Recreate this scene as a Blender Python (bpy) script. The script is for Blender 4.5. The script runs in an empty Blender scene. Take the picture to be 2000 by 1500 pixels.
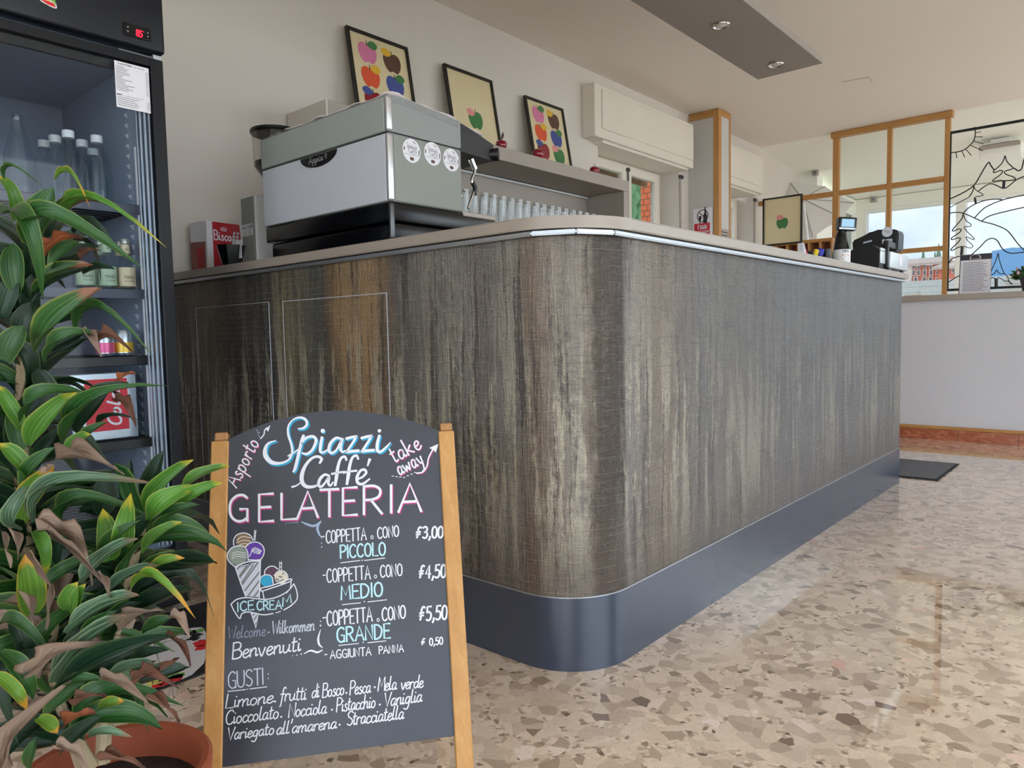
import bpy, bmesh, math, random
from mathutils import Vector, Matrix
random.seed(7)
C = bpy.context.scene
COL = C.collection
PI = math.pi
# ------------------------------------------------------------------ camera
YAW, PITCH, ROLL, FPX, CAMH = -0.71876, -0.06884, -0.020216, 1414.7, 0.92
_f = Vector((math.sin(YAW)*math.cos(PITCH), math.cos(YAW)*math.cos(PITCH), math.sin(PITCH)))
_r = Vector((math.cos(YAW), -math.sin(YAW), 0))
_u = _r.cross(_f)
CR = _r*math.cos(ROLL) + _u*math.sin(ROLL)
CU = -_r*math.sin(ROLL) + _u*math.cos(ROLL)
CF = _f
CAM = Vector((0, 0, CAMH))
cd = bpy.data.cameras.new('camera')
cd.sensor_width = 36
cd.lens = 36*FPX/2000
cd.clip_start = 0.02
cd.clip_end = 400
cam = bpy.data.objects.new('camera', cd)
COL.objects.link(cam)
m = Matrix.Identity(4)
for i in range(3):
    m[i][0], m[i][1], m[i][2], m[i][3] = CR[i], CU[i], -CF[i], CAM[i]
cam.matrix_world = m
C.camera = cam
C.view_settings.view_transform = 'Standard'
C.view_settings.look = 'None'
C.view_settings.exposure = 0.46
C.view_settings.gamma = 1
C.view_settings.use_curve_mapping = False
C.cycles.use_denoising = True
C.cycles.max_bounces = 10
C.cycles.diffuse_bounces = 5
C.cycles.glossy_bounces = 4
C.cycles.transparent_max_bounces = 40
C.cycles.sample_clamp_indirect = 6

def ray(px, py):
    return CR*((px-1000)/FPX) - CU*((py-750)/FPX) + CF
def at(px, py, ax, val):
    """point where the measured direction meets the plane x, y or z = val"""
    d = ray(px, py); k = 'xyz'.index(ax)
    return CAM + d*((val-CAM[k])/d[k])
def deep(px, py, d):
    return CAM + ray(px, py)*d

# ------------------------------------------------------------------ node helper
def lin(c):
    return tuple((v/12.92 if v <= .04045 else ((v+.055)/1.055)**2.4) for v in [x/255 for x in c])
class NT:
    def __init__(s, mat):
        s.t = mat.node_tree; s.t.nodes.clear()
    def n(s, typ, props=None, **inp):
        nd = s.t.nodes.new(typ)
        for k, v in (props or {}).items(): setattr(nd, k, v)
        for k, v in inp.items():
            key = k.replace('_', ' ')
            if k.startswith('i') and k[1:].isdigit(): key = int(k[1:])
            sk = nd.inputs[key]
            if hasattr(v, 'is_output'): s.t.links.new(v, sk)
            else:
                if isinstance(v, tuple) and len(v) == 3 and sk.type == 'RGBA': v = v+(1,)
                sk.default_value = v
        return nd
    def math(s, op, a, b=0.0, c=0.0, clamp=False):
        nd = s.n('ShaderNodeMath', dict(operation=op, use_clamp=clamp), i0=a, i1=b, i2=c); return nd.outputs[0]
    def mix(s, f, a, b, mode='MIX'):
        nd = s.t.nodes.new('ShaderNodeMix'); nd.data_type = 'RGBA'; nd.blend_type = mode
        for k, v in ((0, f), (6, a), (7, b)):
            if hasattr(v, 'is_output'): s.t.links.new(v, nd.inputs[k])
            else: nd.inputs[k].default_value = v if k == 0 else (tuple(v)+(1,) if len(v) == 3 else v)
        return nd.outputs[2]
    def ramp(s, f, stops, interp='LINEAR'):
        nd = s.t.nodes.new('ShaderNodeValToRGB'); e = nd.color_ramp; e.interpolation = interp
        while len(e.elements) < len(stops): e.elements.new(1)
        for el, (p, c) in zip(e.elements, sorted(stops, key=lambda q: q[0])):
            el.position = p; el.color = (c, c, c, 1) if not isinstance(c, tuple) else c+(1,)
        s.t.links.new(f, nd.inputs[0]); return nd.outputs[0]
    def map(s, vec, scale=(1, 1, 1), loc=(0, 0, 0), rot=(0, 0, 0)):
        return s.n('ShaderNodeMapping', None, Vector=vec, Scale=scale, Location=loc, Rotation=rot).outputs[0]
    def noise(s, vec, scale=1., detail=2., rough=.5, dist=0.):
        return s.n('ShaderNodeTexNoise', None, Vector=vec, Scale=scale, Detail=detail, Roughness=rough, Distortion=dist).outputs[0]
    def uv(s): return s.n('ShaderNodeTexCoord').outputs['UV']
    def obj(s): return s.n('ShaderNodeTexCoord').outputs['Object']
    def pos(s): return s.n('ShaderNodeNewGeometry').outputs['Position']
    def bump(s, h, st=.3, dist=.01): return s.n('ShaderNodeBump', None, Height=h, Strength=st, Distance=dist).outputs[0]
    def out(s, sh): s.n('ShaderNodeOutputMaterial', None, Surface=sh)
    def pbr(s, **k):
        sh = s.n('ShaderNodeBsdfPrincipled', None, **k).outputs[0]; s.out(sh); return sh
MATS = {}
def newmat(name):
    mt = bpy.data.materials.new(name); mt.use_nodes = True; MATS[name] = mt
    return mt, NT(mt)
def pm(name, rgb, rough=.5, metal=0., spec=.5, var=.05, scale=6., emit=None, es=0., coat=0., bump=0., bscale=200.):
    """plain procedural surface: faint noise in colour, optional fine relief"""
    mt, t = newmat(name); c = lin(rgb)
    nz = t.noise(t.obj(), scale, 3.)
    col = t.mix(nz, tuple(v*(1-var) for v in c), tuple(min(1, v*(1+var)) for v in c))
    k = dict(Base_Color=col, Roughness=rough, Metallic=metal, Specular_IOR_Level=spec, Coat_Weight=coat)
    if emit: k.update(Emission_Color=lin(emit), Emission_Strength=es)
    if bump: k['Normal'] = t.bump(t.noise(t.obj(), bscale, 2.), bump, .002)
    t.pbr(**k); return mt
def glassmat(name, tint=(.97, .98, .98), base=.05, gain=.6, rough=.02):
    mt, t = newmat(name)
    lw = t.n('ShaderNodeLayerWeight', None, Blend=.35).outputs['Facing']
    f = t.math('MULTIPLY_ADD', t.math('POWER', lw, 3.), gain, base, True)
    tr = t.n('ShaderNodeBsdfTransparent', None, Color=tint).outputs[0]
    gl = t.n('ShaderNodeBsdfGlossy', None, Roughness=rough).outputs[0]
    t.out(t.n('ShaderNodeMixShader', None, i0=f, i1=tr, i2=gl).outputs[0]); return mt

# ------------------------------------------------------------------ world: bright broken cloud
w = bpy.data.worlds.new('sky'); C.world = w; w.use_nodes = True
wt = NT(w)
g = wt.n('ShaderNodeTexCoord').outputs['Generated']
cl = wt.noise(wt.map(g, (1.6, 1.6, 4.2), (3.1, 1.7, .35)), 1.7, 6., .55, .3)
cm = wt.ramp(cl, [(.42, 0.), (.66, 1.)])
sky = wt.mix(cm, (.50, .60, .74), (1.0, 1.0, 1.0))
wt.n('ShaderNodeOutputWorld', None, Surface=wt.n('ShaderNodeBackground', None, Color=sky, Strength=5.6).outputs[0])
# ------------------------------------------------------------------ mesh helpers
def box(bm, lo, hi, bev=0., seg=1, rotz=0., M=None):
    lo, hi = Vector(lo), Vector(hi)
    c = (lo+hi)/2; d = hi-lo
    mt = Matrix.Translation(c) @ Matrix.Rotation(rotz, 4, 'Z') @ Matrix.Diagonal((abs(d.x), abs(d.y), abs(d.z), 1))
    if M is not None: mt = M @ mt
    r = bmesh.ops.create_cube(bm, size=1., matrix=mt)
    if bev:
        es = list({e for v in r['verts'] for e in v.link_edges})
        bmesh.ops.bevel(bm, geom=es, offset=bev, segments=seg, affect='EDGES', profile=.5)
def lathe(bm, prof, c=(0, 0, 0), n=24, M=None, cap=True):
    c = Vector(c); rings = []
    for r, z in prof:
        ring = []
        for i in range(n):
            a = 2*PI*i/n
            p = Vector((r*math.cos(a), r*math.sin(a), z))
            if M is not None: p = M @ p
            ring.append(bm.verts.new(p+c))
        rings.append(ring)
    for a, b in zip(rings, rings[1:]):
        for i in range(n):
            bm.faces.new((a[i], a[(i+1) % n], b[(i+1) % n], b[i]))
    if cap:
        bm.faces.new(rings[0][::-1]); bm.faces.new(rings[-1])
def tube(bm, pts, r, n=8, closed=False):
    pts = [Vector(p) for p in pts]; rings = []
    rr = r if isinstance(r, (list, tuple)) else [r]*len(pts)
    prev = None
    for i, p in enumerate(pts):
        if closed: d = pts[(i+1) % len(pts)]-pts[i-1]
        else: d = pts[min(i+1, len(pts)-1)]-pts[max(i-1, 0)]
        d.normalize()
        a = prev if prev is not None else (Vector((0, 0, 1)) if abs(d.z) < .9 else Vector((1, 0, 0)))
        s = d.cross(a)
        if s.length < 1e-6: s = d.orthogonal()
        s.normalize(); b = s.cross(d).normalized(); prev = b
        rings.append([bm.verts.new(p+(s*math.cos(2*PI*k/n)+b*math.sin(2*PI*k/n))*rr[i]) for k in range(n)])
    pr = list(zip(rings, rings[1:]))
    if closed: pr.append((rings[-1], rings[0]))
    for a, b in pr:
        for k in range(n): bm.faces.new((a[k], b[k], b[(k+1) % n], a[(k+1) % n]))
    if not closed:
        bm.faces.new(rings[0]); bm.faces.new(rings[-1][::-1])
def prism(bm, pts, off):
    a = [bm.verts.new(Vector(p)) for p in pts]; b = [bm.verts.new(Vector(p)+Vector(off)) for p in pts]
    n = len(a)
    for i in range(n): bm.faces.new((a[i], a[(i+1) % n], b[(i+1) % n], b[i]))
    bm.faces.new(a[::-1]); bm.faces.new(b)
def poly(bm, pts):
    return bm.faces.new([bm.verts.new(Vector(p)) for p in pts])
def smooth_pts(pts, k=4, closed=False):
    P = [Vector(p) for p in pts]; out = []; n = len(P)
    for i in range(n if closed else n-1):
        p1, p2 = P[i], P[(i+1) % n]
        p0 = P[i-1] if (closed or i) else p1*2-p2
        p3 = P[(i+2) % n] if (closed or i+2 < n) else p2*2-p1
        for j in range(k):
            t = j/k
            out.append(.5*((2*p1)+(p2-p0)*t+(2*p0-5*p1+4*p2-p3)*t*t+(3*p1-p0-3*p2+p3)*t*t*t))
    if not closed: out.append(P[-1])
    return out

# ------------------------------------------------------------------ object helpers
def tag(o, label=None, cat=None, group=None, kind=None):
    if label: o['label'] = label
    if cat: o['category'] = cat
    if group: o['group'] = group
    if kind: o['kind'] = kind
    return o
def link(o, parent=None):
    COL.objects.link(o)
    if parent is not None:
        o.parent = parent
        r = parent
        off = Vector(parent['_o']) if '_o' in parent else Vector((0, 0, 0))
        o.matrix_parent_inverse = Matrix.Translation(-off)
    return o
def obj(name, bm, mat, parent=None, smooth=False, label=None):
    me = bpy.data.meshes.new(name)
    bmesh.ops.recalc_face_normals(bm, faces=bm.faces)
    bm.to_mesh(me); bm.free()
    me.materials.append(MATS[mat] if isinstance(mat, str) else mat)
    if smooth:
        for p in me.polygons: p.use_smooth = True
        if smooth != 'all':
            try: me.set_sharp_from_angle(angle=math.radians(38))
            except Exception: pass
    o = bpy.data.objects.new(name, me)
    if parent is not None and parent.type == 'EMPTY': parent_off(o, parent)
    elif parent is not None:
        COL.objects.link(o); o.parent = parent
    else: COL.objects.link(o)
    if label: o['label'] = label
    return o
EOFF = {}
def parent_off(o, parent):
    COL.objects.link(o); o.parent = parent
    o.matrix_parent_inverse = Matrix.Translation(-EOFF[parent.name])
def thing(name, label, cat, loc=(0, 0, 0), group=None, kind=None):
    o = bpy.data.objects.new(name, None); COL.objects.link(o)
    o.location = loc; o.empty_display_size = .05
    EOFF[o.name] = Vector(loc)
    return tag(o, label, cat, group, kind)
def dup(root, loc, rotz=0., label=None, group=None, scale=None):
    r = root.copy(); COL.objects.link(r); r.location = loc; r.rotation_euler = (0, 0, rotz)
    if scale: r.scale = scale
    if label: r['label'] = label
    if group: r['group'] = group
    for ch in list(root.children):
        c = ch.copy(); COL.objects.link(c); c.parent = r; c.matrix_parent_inverse = ch.matrix_parent_inverse.copy()
        for gch in ch.children:
            d = gch.copy(); COL.objects.link(d); d.parent = c
    return r
B = bmesh.new
def bx(name, lo, hi, mat, parent=None, bev=0., seg=1, **k):
    bm = B(); box(bm, lo, hi, bev, seg); return obj(name, bm, mat, parent, smooth=bev > 0 and seg > 1, **k)
# ------------------------------------------------------------------ materials
pm('wall_paint', (213, 205, 196), .75, var=.03, scale=1.5, bump=.12, bscale=60)
pm('ceiling_paint', (232, 222, 212), .8, var=.02, scale=1.2)
pm('low_wall_paint', (205, 204, 208), .7, var=.03, scale=2)
pm('veranda_paint', (240, 238, 228), .7, var=.02)
pm('white_frame', (224, 216, 203), .4, var=.04, scale=3)
pm('white_pvc', (236, 236, 230), .35, var=.02)
pm('taupe_laminate', (160, 149, 138), .38, var=.05, scale=9)
pm('grey_laminate', (166, 155, 145), .5, var=.03)
pm('grey_panel', (198, 194, 190), .45, var=.04, scale=2)
pm('canopy_grey', (150, 142, 134), .5, var=.03)
pm('aluminium', (184, 187, 191), .42, .85, var=.05, scale=30)
pm('chrome', (225, 225, 225), .1, 1.)
pm('steel_dark', (90, 90, 92), .3, .9)
pm('black_plastic', (14, 15, 18), .38, var=.1)
pm('black_gloss', (9, 10, 13), .24, spec=.35, var=.1)
pm('black_frame', (28, 25, 23), .45, var=.2, scale=20)
pm('fridge_black', (13, 16, 23), .36, spec=.3, var=.1)
pm('fridge_inner', (150, 161, 178), .6, var=.05)
pm('gasket', (150, 158, 168), .35, .5)
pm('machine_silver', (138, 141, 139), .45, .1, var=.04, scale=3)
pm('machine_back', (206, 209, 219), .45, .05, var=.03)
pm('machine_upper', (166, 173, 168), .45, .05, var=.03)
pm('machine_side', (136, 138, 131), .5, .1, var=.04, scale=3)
pm('machine_trim', (208, 211, 214), .25, .75)
pm('black_side', (30, 28, 29), .5)
pm('white_plastic', (226, 228, 230), .35)
pm('paper', (228, 226, 232), .7, var=.02)
pm('cream_print', (216, 200, 160), .6, var=.03)
pm('ink', (40, 38, 44), .7)
pm('ink_grey', (120, 118, 130), .7)
pm('print_pink', (212, 122, 158), .6); pm('print_brown', (92, 62, 50), .6)
pm('print_red', (214, 84, 48), .6); pm('print_blue', (66, 78, 142), .6)
pm('print_green', (62, 118, 66), .6); pm('print_yellow', (224, 176, 52), .6)
pm('print_rose', (222, 140, 140), .6)
pm('apple_red', (140, 18, 40), .12, coat=.5)
pm('cloth', (222, 208, 208), .9, var=.06, scale=25, bump=.2, bscale=120)
pm('red_card', (178, 26, 40), .5)
pm('red_sign', (196, 34, 48), .4)
pm('photo_brown', (140, 84, 76), .6, var=.5, scale=18)
pm('bean_brown', (42, 26, 20), .6, var=.5, scale=90)
pm('blue_pen', (20, 30, 170), .4); pm('yellow_pen', (226, 200, 30), .4); pm('red_pen', (205, 28, 44), .4)
pm('silver_box', (196, 204, 208), .4, .35)
pm('lcd', (150, 190, 214), .3, emit=(120, 165, 200), es=.35)
pm('led_red', (230, 20, 40), .4, emit=(255, 20, 45), es=2.2)
pm('wire_black', (34, 33, 33), .5, .3)
pm('terracotta', (150, 74, 46), .55, var=.22, scale=12, bump=.1, bscale=90)
pm('soil', (46, 34, 26), .95, var=.5, scale=40, bump=.8, bscale=120)
pm('cane', (150, 132, 104), .8, var=.4, scale=60, bump=.4, bscale=140)
pm('mat_black', (24, 24, 28), .8)
pm('mat_white', (214, 212, 216), .85, bump=.2, bscale=300)
pm('mat_red', (214, 40, 44), .8); pm('mat_green', (120, 180, 84), .8); pm('mat_yellow', (222, 210, 110), .8)
pm('rail_grey', (74, 80, 94), .5)
pm('floor_mat_grey', (98, 100, 104), .85, var=.15, scale=60)
pm('hedge_green', (130, 178, 128), .8, var=.3, scale=9)
pm('brick_orange', (226, 120, 74), .8, var=.2, scale=14)
pm('mortar', (170, 150, 136), .9)
pm('bamboo', (200, 168, 134), .7, var=.2, scale=40)
pm('far_red', (224, 132, 112), .8, var=.06, scale=.6); pm('far_trim', (238, 226, 216), .8); pm('far_roof', (206, 188, 178), .9, var=.08, scale=.5)
pm('far_glass', (120, 112, 120), .3)
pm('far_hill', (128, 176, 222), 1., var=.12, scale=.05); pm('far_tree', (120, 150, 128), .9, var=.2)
pm('fence_white', (222, 222, 220), .7, var=.04); pm('terrace', (214, 210, 200), .8)
pm('ground_pale_bounce', (206, 202, 190), .95, var=.2, scale=.2)  # paled so the ground bounces daylight up to the ceiling
pm('parasol_white', (232, 230, 226), .8, var=.02); pm('seam_grey', (150, 146, 142), .8)
pm('chalk_white', (226, 228, 236), .85); pm('chalk_faint', (150, 158, 178), .85); pm('chalk_mid', (196, 202, 214), .85)
pm('chalk_blue', (54, 160, 200), .85); pm('chalk_aqua', (186, 226, 236), .85); pm('chalk_magenta', (190, 60, 130), .85)
pm('chalk_purple', (98, 62, 160), .85); pm('chalk_brown', (136, 112, 88), .85); pm('chalk_plum', (92, 66, 84), .85)
pm('chalk_olive', (140, 150, 140), .85); pm('chalk_cream', (222, 214, 196), .85); pm('chalk_line', (120, 118, 120), .85); pm('chalk_pale', (160, 176, 204), .85)
pm('door_brown', (74, 46, 36), .5, var=.2, scale=8)
pm('label_tan', (206, 192, 160), .6); pm('label_green', (166, 186, 160), .6); pm('can_yellow', (226, 184, 70), .3, .3); pm('can_pink', (216, 96, 140), .3, .3); pm('can_silver', (190, 200, 208), .25, .8)
pm('cola_red', (206, 40, 56), .4); pm('cap_white', (222, 226, 228), .4); pm('cap_metal', (190, 196, 190), .3, .7)
pm('cone_black', (10, 14, 16), .2)
pm('lamp_glass', (220, 214, 206), .2, .3)
pm('bark_green', (60, 96, 52), .8, var=.3, scale=30); pm('petal_pink', (222, 170, 188), .7)
pm('grey_pot', (56, 56, 66), .6)
pm('kick_blue', (53, 64, 81), .25, .05, 0.8, var=.06, scale=4)
glassmat('window_glass', (.97, .985, .98), .03, .5)
glassmat('sky_dimming_glass', (.445, .45, .45), .02, .4)  # tint added to dim the sky behind the visible panes
glassmat('door_glass', (.93, .95, .97), .008, .2)
glassmat('bottle_glass', (.92, .95, .96), .02, .45, .05)
glassmat('tumbler_glass', (.95, .96, .96), .08, .9, .06)
glassmat('hopper_plastic', (.88, .86, .84), .06, .5, .05)
glassmat('clear_plastic', (.92, .93, .95), .12, .5, .05)

# oak trim
def wood(name, c1, c2, sc=(30, 30, 2.)):
    mt, t = newmat(name)
    p = t.map(t.obj(), sc)
    n1 = t.noise(p, 1.5, 4., .6, .6)
    col = t.mix(t.ramp(n1, [(.3, 0.), (.7, 1.)]), lin(c1), lin(c2))
    fine = t.noise(t.map(t.obj(), (sc[0]*6, sc[1]*6, sc[2]*2)), 2., 2.)
    col = t.mix(t.math('MULTIPLY', fine, .35), col, lin((110, 70, 30)))
    t.pbr(Base_Color=col, Roughness=.45, Normal=t.bump(fine, .12, .002))
wood('oak', (186, 132, 72), (204, 152, 90))
wood('oak_x', (182, 128, 68), (202, 150, 88), (2., 30, 30))
wood('sign_wood', (190, 136, 72), (212, 160, 96), (22, 22, 1.6))
wood('sign_cap', (160, 112, 66), (186, 138, 88), (22, 22, 9))
wood('rack_dark', (112, 52, 24), (140, 68, 32), (10, 10, 3))

# polished terrazzo: broken stone in a pale binder, all flat under the polish
mt, t = newmat('terrazzo')
P0 = t.pos()
wob = t.n('ShaderNodeTexNoise', None, Vector=P0, Scale=9., Detail=3.).outputs['Color']
vec = t.n('ShaderNodeVectorMath', dict(operation='MULTIPLY_ADD'), i0=wob, i1=(.055, .055, 0), i2=P0).outputs[0]
def vor(sc, feat='F1', v=vec): return t.n('ShaderNodeTexVoronoi', dict(feature=feat, voronoi_dimensions='2D'), Vector=v, Scale=sc, Randomness=1.)
big = vor(28.); edge = vor(28., 'DISTANCE_TO_EDGE').outputs['Distance']
sep = t.n('ShaderNodeSeparateColor', None, Color=big.outputs['Color'])
r1, r2, r3 = sep.outputs
stone = t.ramp(r1, [(0., lin((214, 198, 182))), (.30, lin((206, 190, 172))), (.50, lin((194, 177, 160))), (.68, lin((186, 169, 152))), (.84, lin((175, 157, 140))), (.92, lin((162, 144, 127))), (.955, lin((142, 124, 107))), (.972, lin((108, 91, 77))), (.98, lin((206, 164, 144))), (1., lin((226, 216, 208)))])
inner = t.noise(P0, 85., 5., .7, .6)
stone = t.mix(t.math('MULTIPLY', t.ramp(inner, [(.52, 0.), (.72, 1.)]), .30), stone, lin((120, 102, 86)))
binder = t.mix(t.noise(P0, 40., 3.), lin((222, 206, 188)), lin((208, 191, 172)))
th = t.math('MULTIPLY_ADD', t.math('POWER', r2, 2.), .016, .0010)
msk = t.ramp(t.math('SUBTRACT', edge, th), [(0., 0.), (.0012, 1.)])
sm = vor(88.); sme = vor(88., 'DISTANCE_TO_EDGE').outputs['Distance']
ss = t.n('ShaderNodeSeparateColor', None, Color=sm.outputs['Color'])
smc = t.ramp(ss.outputs[0], [(0., lin((210, 194, 177))), (.55, lin((196, 179, 161))), (.82, lin((168, 150, 133))), (.93, lin((126, 108, 92))), (.965, lin((98, 82, 68))), (1., lin((226, 214, 200)))])
smm = t.math('MULTIPLY', t.ramp(sme, [(.0008, 0.), (.002, 1.)]), t.math('GREATER_THAN', ss.outputs[1], .30))
fines = t.mix(smm, binder, smc)
keep = t.math('MULTIPLY', msk, t.math('GREATER_THAN', r3, .30))
col = t.mix(keep, fines, stone)
crack = t.noise(P0, 34., 5., .72, 1.6)
cmask = t.ramp(crack, [(.488, 0.), (.5, 1.), (.512, 0.)])
col = t.mix(t.math('MULTIPLY', cmask, .35), col, lin((104, 88, 74)))
speck = t.ramp(t.noise(P0, 160., 3., .7), [(.62, 0.), (.7, 1.)])
col = t.mix(t.math('MULTIPLY', speck, .3), col, lin((110, 94, 80)))
cloud = t.noise(P0, .8, 2.)
col = t.mix(t.ramp(cloud, [(.3, .14), (.7, 0.)]), col, lin((128, 112, 96)))
rg = t.math('MULTIPLY_ADD', t.noise(P0, 3., 3.), .04, .025)
col = t.mix(1., col, (1.34, 1.29, 1.25), 'MULTIPLY')
t.pbr(Base_Color=col, Roughness=rg, Specular_IOR_Level=.8, Coat_Weight=.7, Coat_Roughness=.02, Coat_IOR=1.6)

# marble skirting
mt, t = newmat('marble_red')
n1 = t.noise(t.map(t.obj(), (3, 3, 6)), 4., 6., .65, 1.5)
t.pbr(Base_Color=t.ramp(n1, [(.3, lin((130, 66, 42))), (.5, lin((170, 96, 66))), (.7, lin((196, 130, 98)))]), Roughness=.25)

# counter wallpaper: weathered streaks printed on a woven vinyl
mt, t = newmat('counter_paper')
UVL = 5.376
uv = t.uv(); sx = t.n('ShaderNodeSeparateXYZ', None, Vector=uv); U, V = sx.outputs[0], sx.outputs[1]
def cc(a, k=1.38): return tuple(min(1, v*k) for v in lin(a))
stops = [(.02, (58, 50, 40)), (.10, (62, 52, 42)), (.24, (104, 84, 60)), (.38, (96, 80, 58)), (.50, (44, 40, 36)), (.70, (48, 43, 37)), (.80, (40, 36, 32)), (.90, (116, 102, 74)),
 (1.06, (88, 84, 70)), (1.14, (64, 66, 62)), (1.20, (100, 80, 56)), (1.26, (150, 122, 86)), (1.42, (154, 124, 88)), (1.50, (120, 100, 76)), (1.56, (88, 84, 80)), (1.68, (114, 109, 102)), (1.80, (134, 130, 122)),
 (1.92, (108, 102, 98)), (2.04, (130, 125, 118)), (2.11, (112, 96, 80)), (2.17, (136, 126, 114)), (2.22, (128, 122, 114)), (2.265, (124, 112, 98)), (2.275, (64, 51, 38)), (2.34, (56, 44, 33)), (2.382, (36, 30, 26)), (2.392, (120, 116, 112)),
 (2.60, (124, 110, 94)), (2.85, (112, 108, 104)), (3.1, (124, 116, 102)), (3.6, (110, 108, 106)), (5.37, (106, 106, 106))]
jit = t.math('MULTIPLY_ADD', t.noise(t.map(uv, (7, 2.4, 1)), 1.4, 5., .65), .16, -.08)
jit = t.math('MULTIPLY', jit, t.ramp(t.math('ABSOLUTE', t.math('SUBTRACT', U, 2.385)), [(.0, 0.), (.12, 1.)]))
un = t.math('DIVIDE', t.math('ADD', U, jit), UVL)
base = t.ramp(un, [(p/UVL, cc(c)) for p, c in stops])
warp = t.math('MULTIPLY_ADD', t.noise(t.map(uv, (3, 5, 1), (5, 5, 0)), 1., 3.), .03, -.015)
uw = t.n('ShaderNodeCombineXYZ', None, X=t.math('ADD', U, warp), Y=V, Z=0.).outputs[0]
st1 = t.noise(t.map(uw, (19, 1.3, 1), (3, 1, 0)), 1., 6., .66, .2)
st2 = t.noise(t.map(uw, (24, 1.0, 1), (9, 4, 0)), 1., 6., .68, .2)
thin = t.noise(t.map(uv, (75, 1.6, 1), (1, 8, 0)), 1., 4., .6)
brk = t.noise(t.map(uv, (60, 42, 1)), 1., 6., .78)
blot = t.noise(t.map(uv, (7, 6, 1), (2, 7, 0)), 1., 6., .7)
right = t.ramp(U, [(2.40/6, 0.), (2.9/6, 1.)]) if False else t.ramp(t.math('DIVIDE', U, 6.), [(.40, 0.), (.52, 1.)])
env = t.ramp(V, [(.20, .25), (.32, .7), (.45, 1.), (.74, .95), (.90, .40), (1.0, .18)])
s1 = t.math('ADD', st1, t.math('MULTIPLY_ADD', brk, .30, -.15))
pale = t.math('MULTIPLY', t.ramp(s1, [(.50, 0.), (.56, 1.)]), env)
strip = t.ramp(t.math('DIVIDE', U, 6.), [(2.255/6, 1.), (2.29/6, .22), (2.383/6, .22), (2.392/6, 1.)])
pale = t.math('MULTIPLY', pale, strip)
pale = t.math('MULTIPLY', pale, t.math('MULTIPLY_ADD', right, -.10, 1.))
c2 = t.mix(t.math('MULTIPLY', pale, .80), base, cc((178, 170, 150)))
s2 = t.math('ADD', st2, t.math('MULTIPLY_ADD', brk, .26, -.13))
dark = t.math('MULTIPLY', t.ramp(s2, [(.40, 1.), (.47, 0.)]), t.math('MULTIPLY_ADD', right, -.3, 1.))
c2 = t.mix(t.math('MULTIPLY', dark, .74), c2, cc((48, 43, 40)))
c2 = t.mix(t.math('MULTIPLY', t.ramp(thin, [(.56, 0.), (.68, 1.)]), .28), c2, cc((54, 46, 40)))
c2 = t.mix(t.math('MULTIPLY', t.ramp(blot, [(.52, 0.), (.64, 1.)]), .38), c2, cc((64, 59, 54)))
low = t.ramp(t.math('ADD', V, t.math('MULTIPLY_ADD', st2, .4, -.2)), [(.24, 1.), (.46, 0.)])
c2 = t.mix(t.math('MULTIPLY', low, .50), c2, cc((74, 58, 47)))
c2 = t.mix(t.math('MULTIPLY', t.math('MULTIPLY', right, t.ramp(V, [(.25, .40), (.8, .85)])), .62), c2, cc((66, 71, 80)))  # bluish window sheen on the right face, painted into the colour
grain = t.noise(t.map(uv, (460, 420, 1)), 1., 2., .6)
c2 = t.mix(t.ramp(grain, [(.40, .50), (.58, 0.)]), c2, cc((36, 32, 30)))
wv = t.ramp(t.noise(t.map(uv, (150, 9, 1)), 1., 2., .5), [(.46, 0.), (.6, 1.)])
bk_ = t.t.nodes.new('ShaderNodeTexBrick'); bk_.offset = .37; bk_.offset_frequency = 2; t.t.links.new(t.map(uv, (1, 1, 1)), bk_.inputs['Vector'])
for k_, v_ in (('Scale', 1.), ('Mortar Size', .0022), ('Mortar Smooth', .6), ('Brick Width', .10), ('Row Height', .0215), ('Bias', 0.)): bk_.inputs[k_].default_value = v_
wh = t.math('MULTIPLY', bk_.outputs['Fac'], t.ramp(t.noise(t.map(uv, (16, 60, 1)), 1., 2., .5), [(.44, 0.), (.54, 1.)]))
wf = t.ramp(t.noise(t.map(uv, (40, 210, 1), (2, 2, 0)), 1., 1., .4), [(.54, 0.), (.62, 1.)])
hh = t.math('MULTIPLY_ADD', wh, 1.1, t.math('MULTIPLY_ADD', wv, .55, t.math('MULTIPLY_ADD', wf, .5, t.math('MULTIPLY', grain, .5))))
c2 = t.mix(t.math('MULTIPLY', wh, .22), c2, cc((150, 148, 142)))
c2 = t.mix(t.math('MULTIPLY', t.math('SUBTRACT', 1., wv), .16), c2, cc((40, 36, 33)))
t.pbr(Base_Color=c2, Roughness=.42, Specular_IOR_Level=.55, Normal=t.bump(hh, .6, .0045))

# chalkboard
mt, t = newmat('slate')
n1 = t.noise(t.obj(), 5., 4.); n2 = t.noise(t.obj(), 420., 2.)
cb = t.mix(n1, lin((35, 39, 52)), lin((45, 50, 65)))
t.pbr(Base_Color=cb, Roughness=.42, Specular_IOR_Level=.75, Normal=t.bump(n2, .25, .001))

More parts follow.
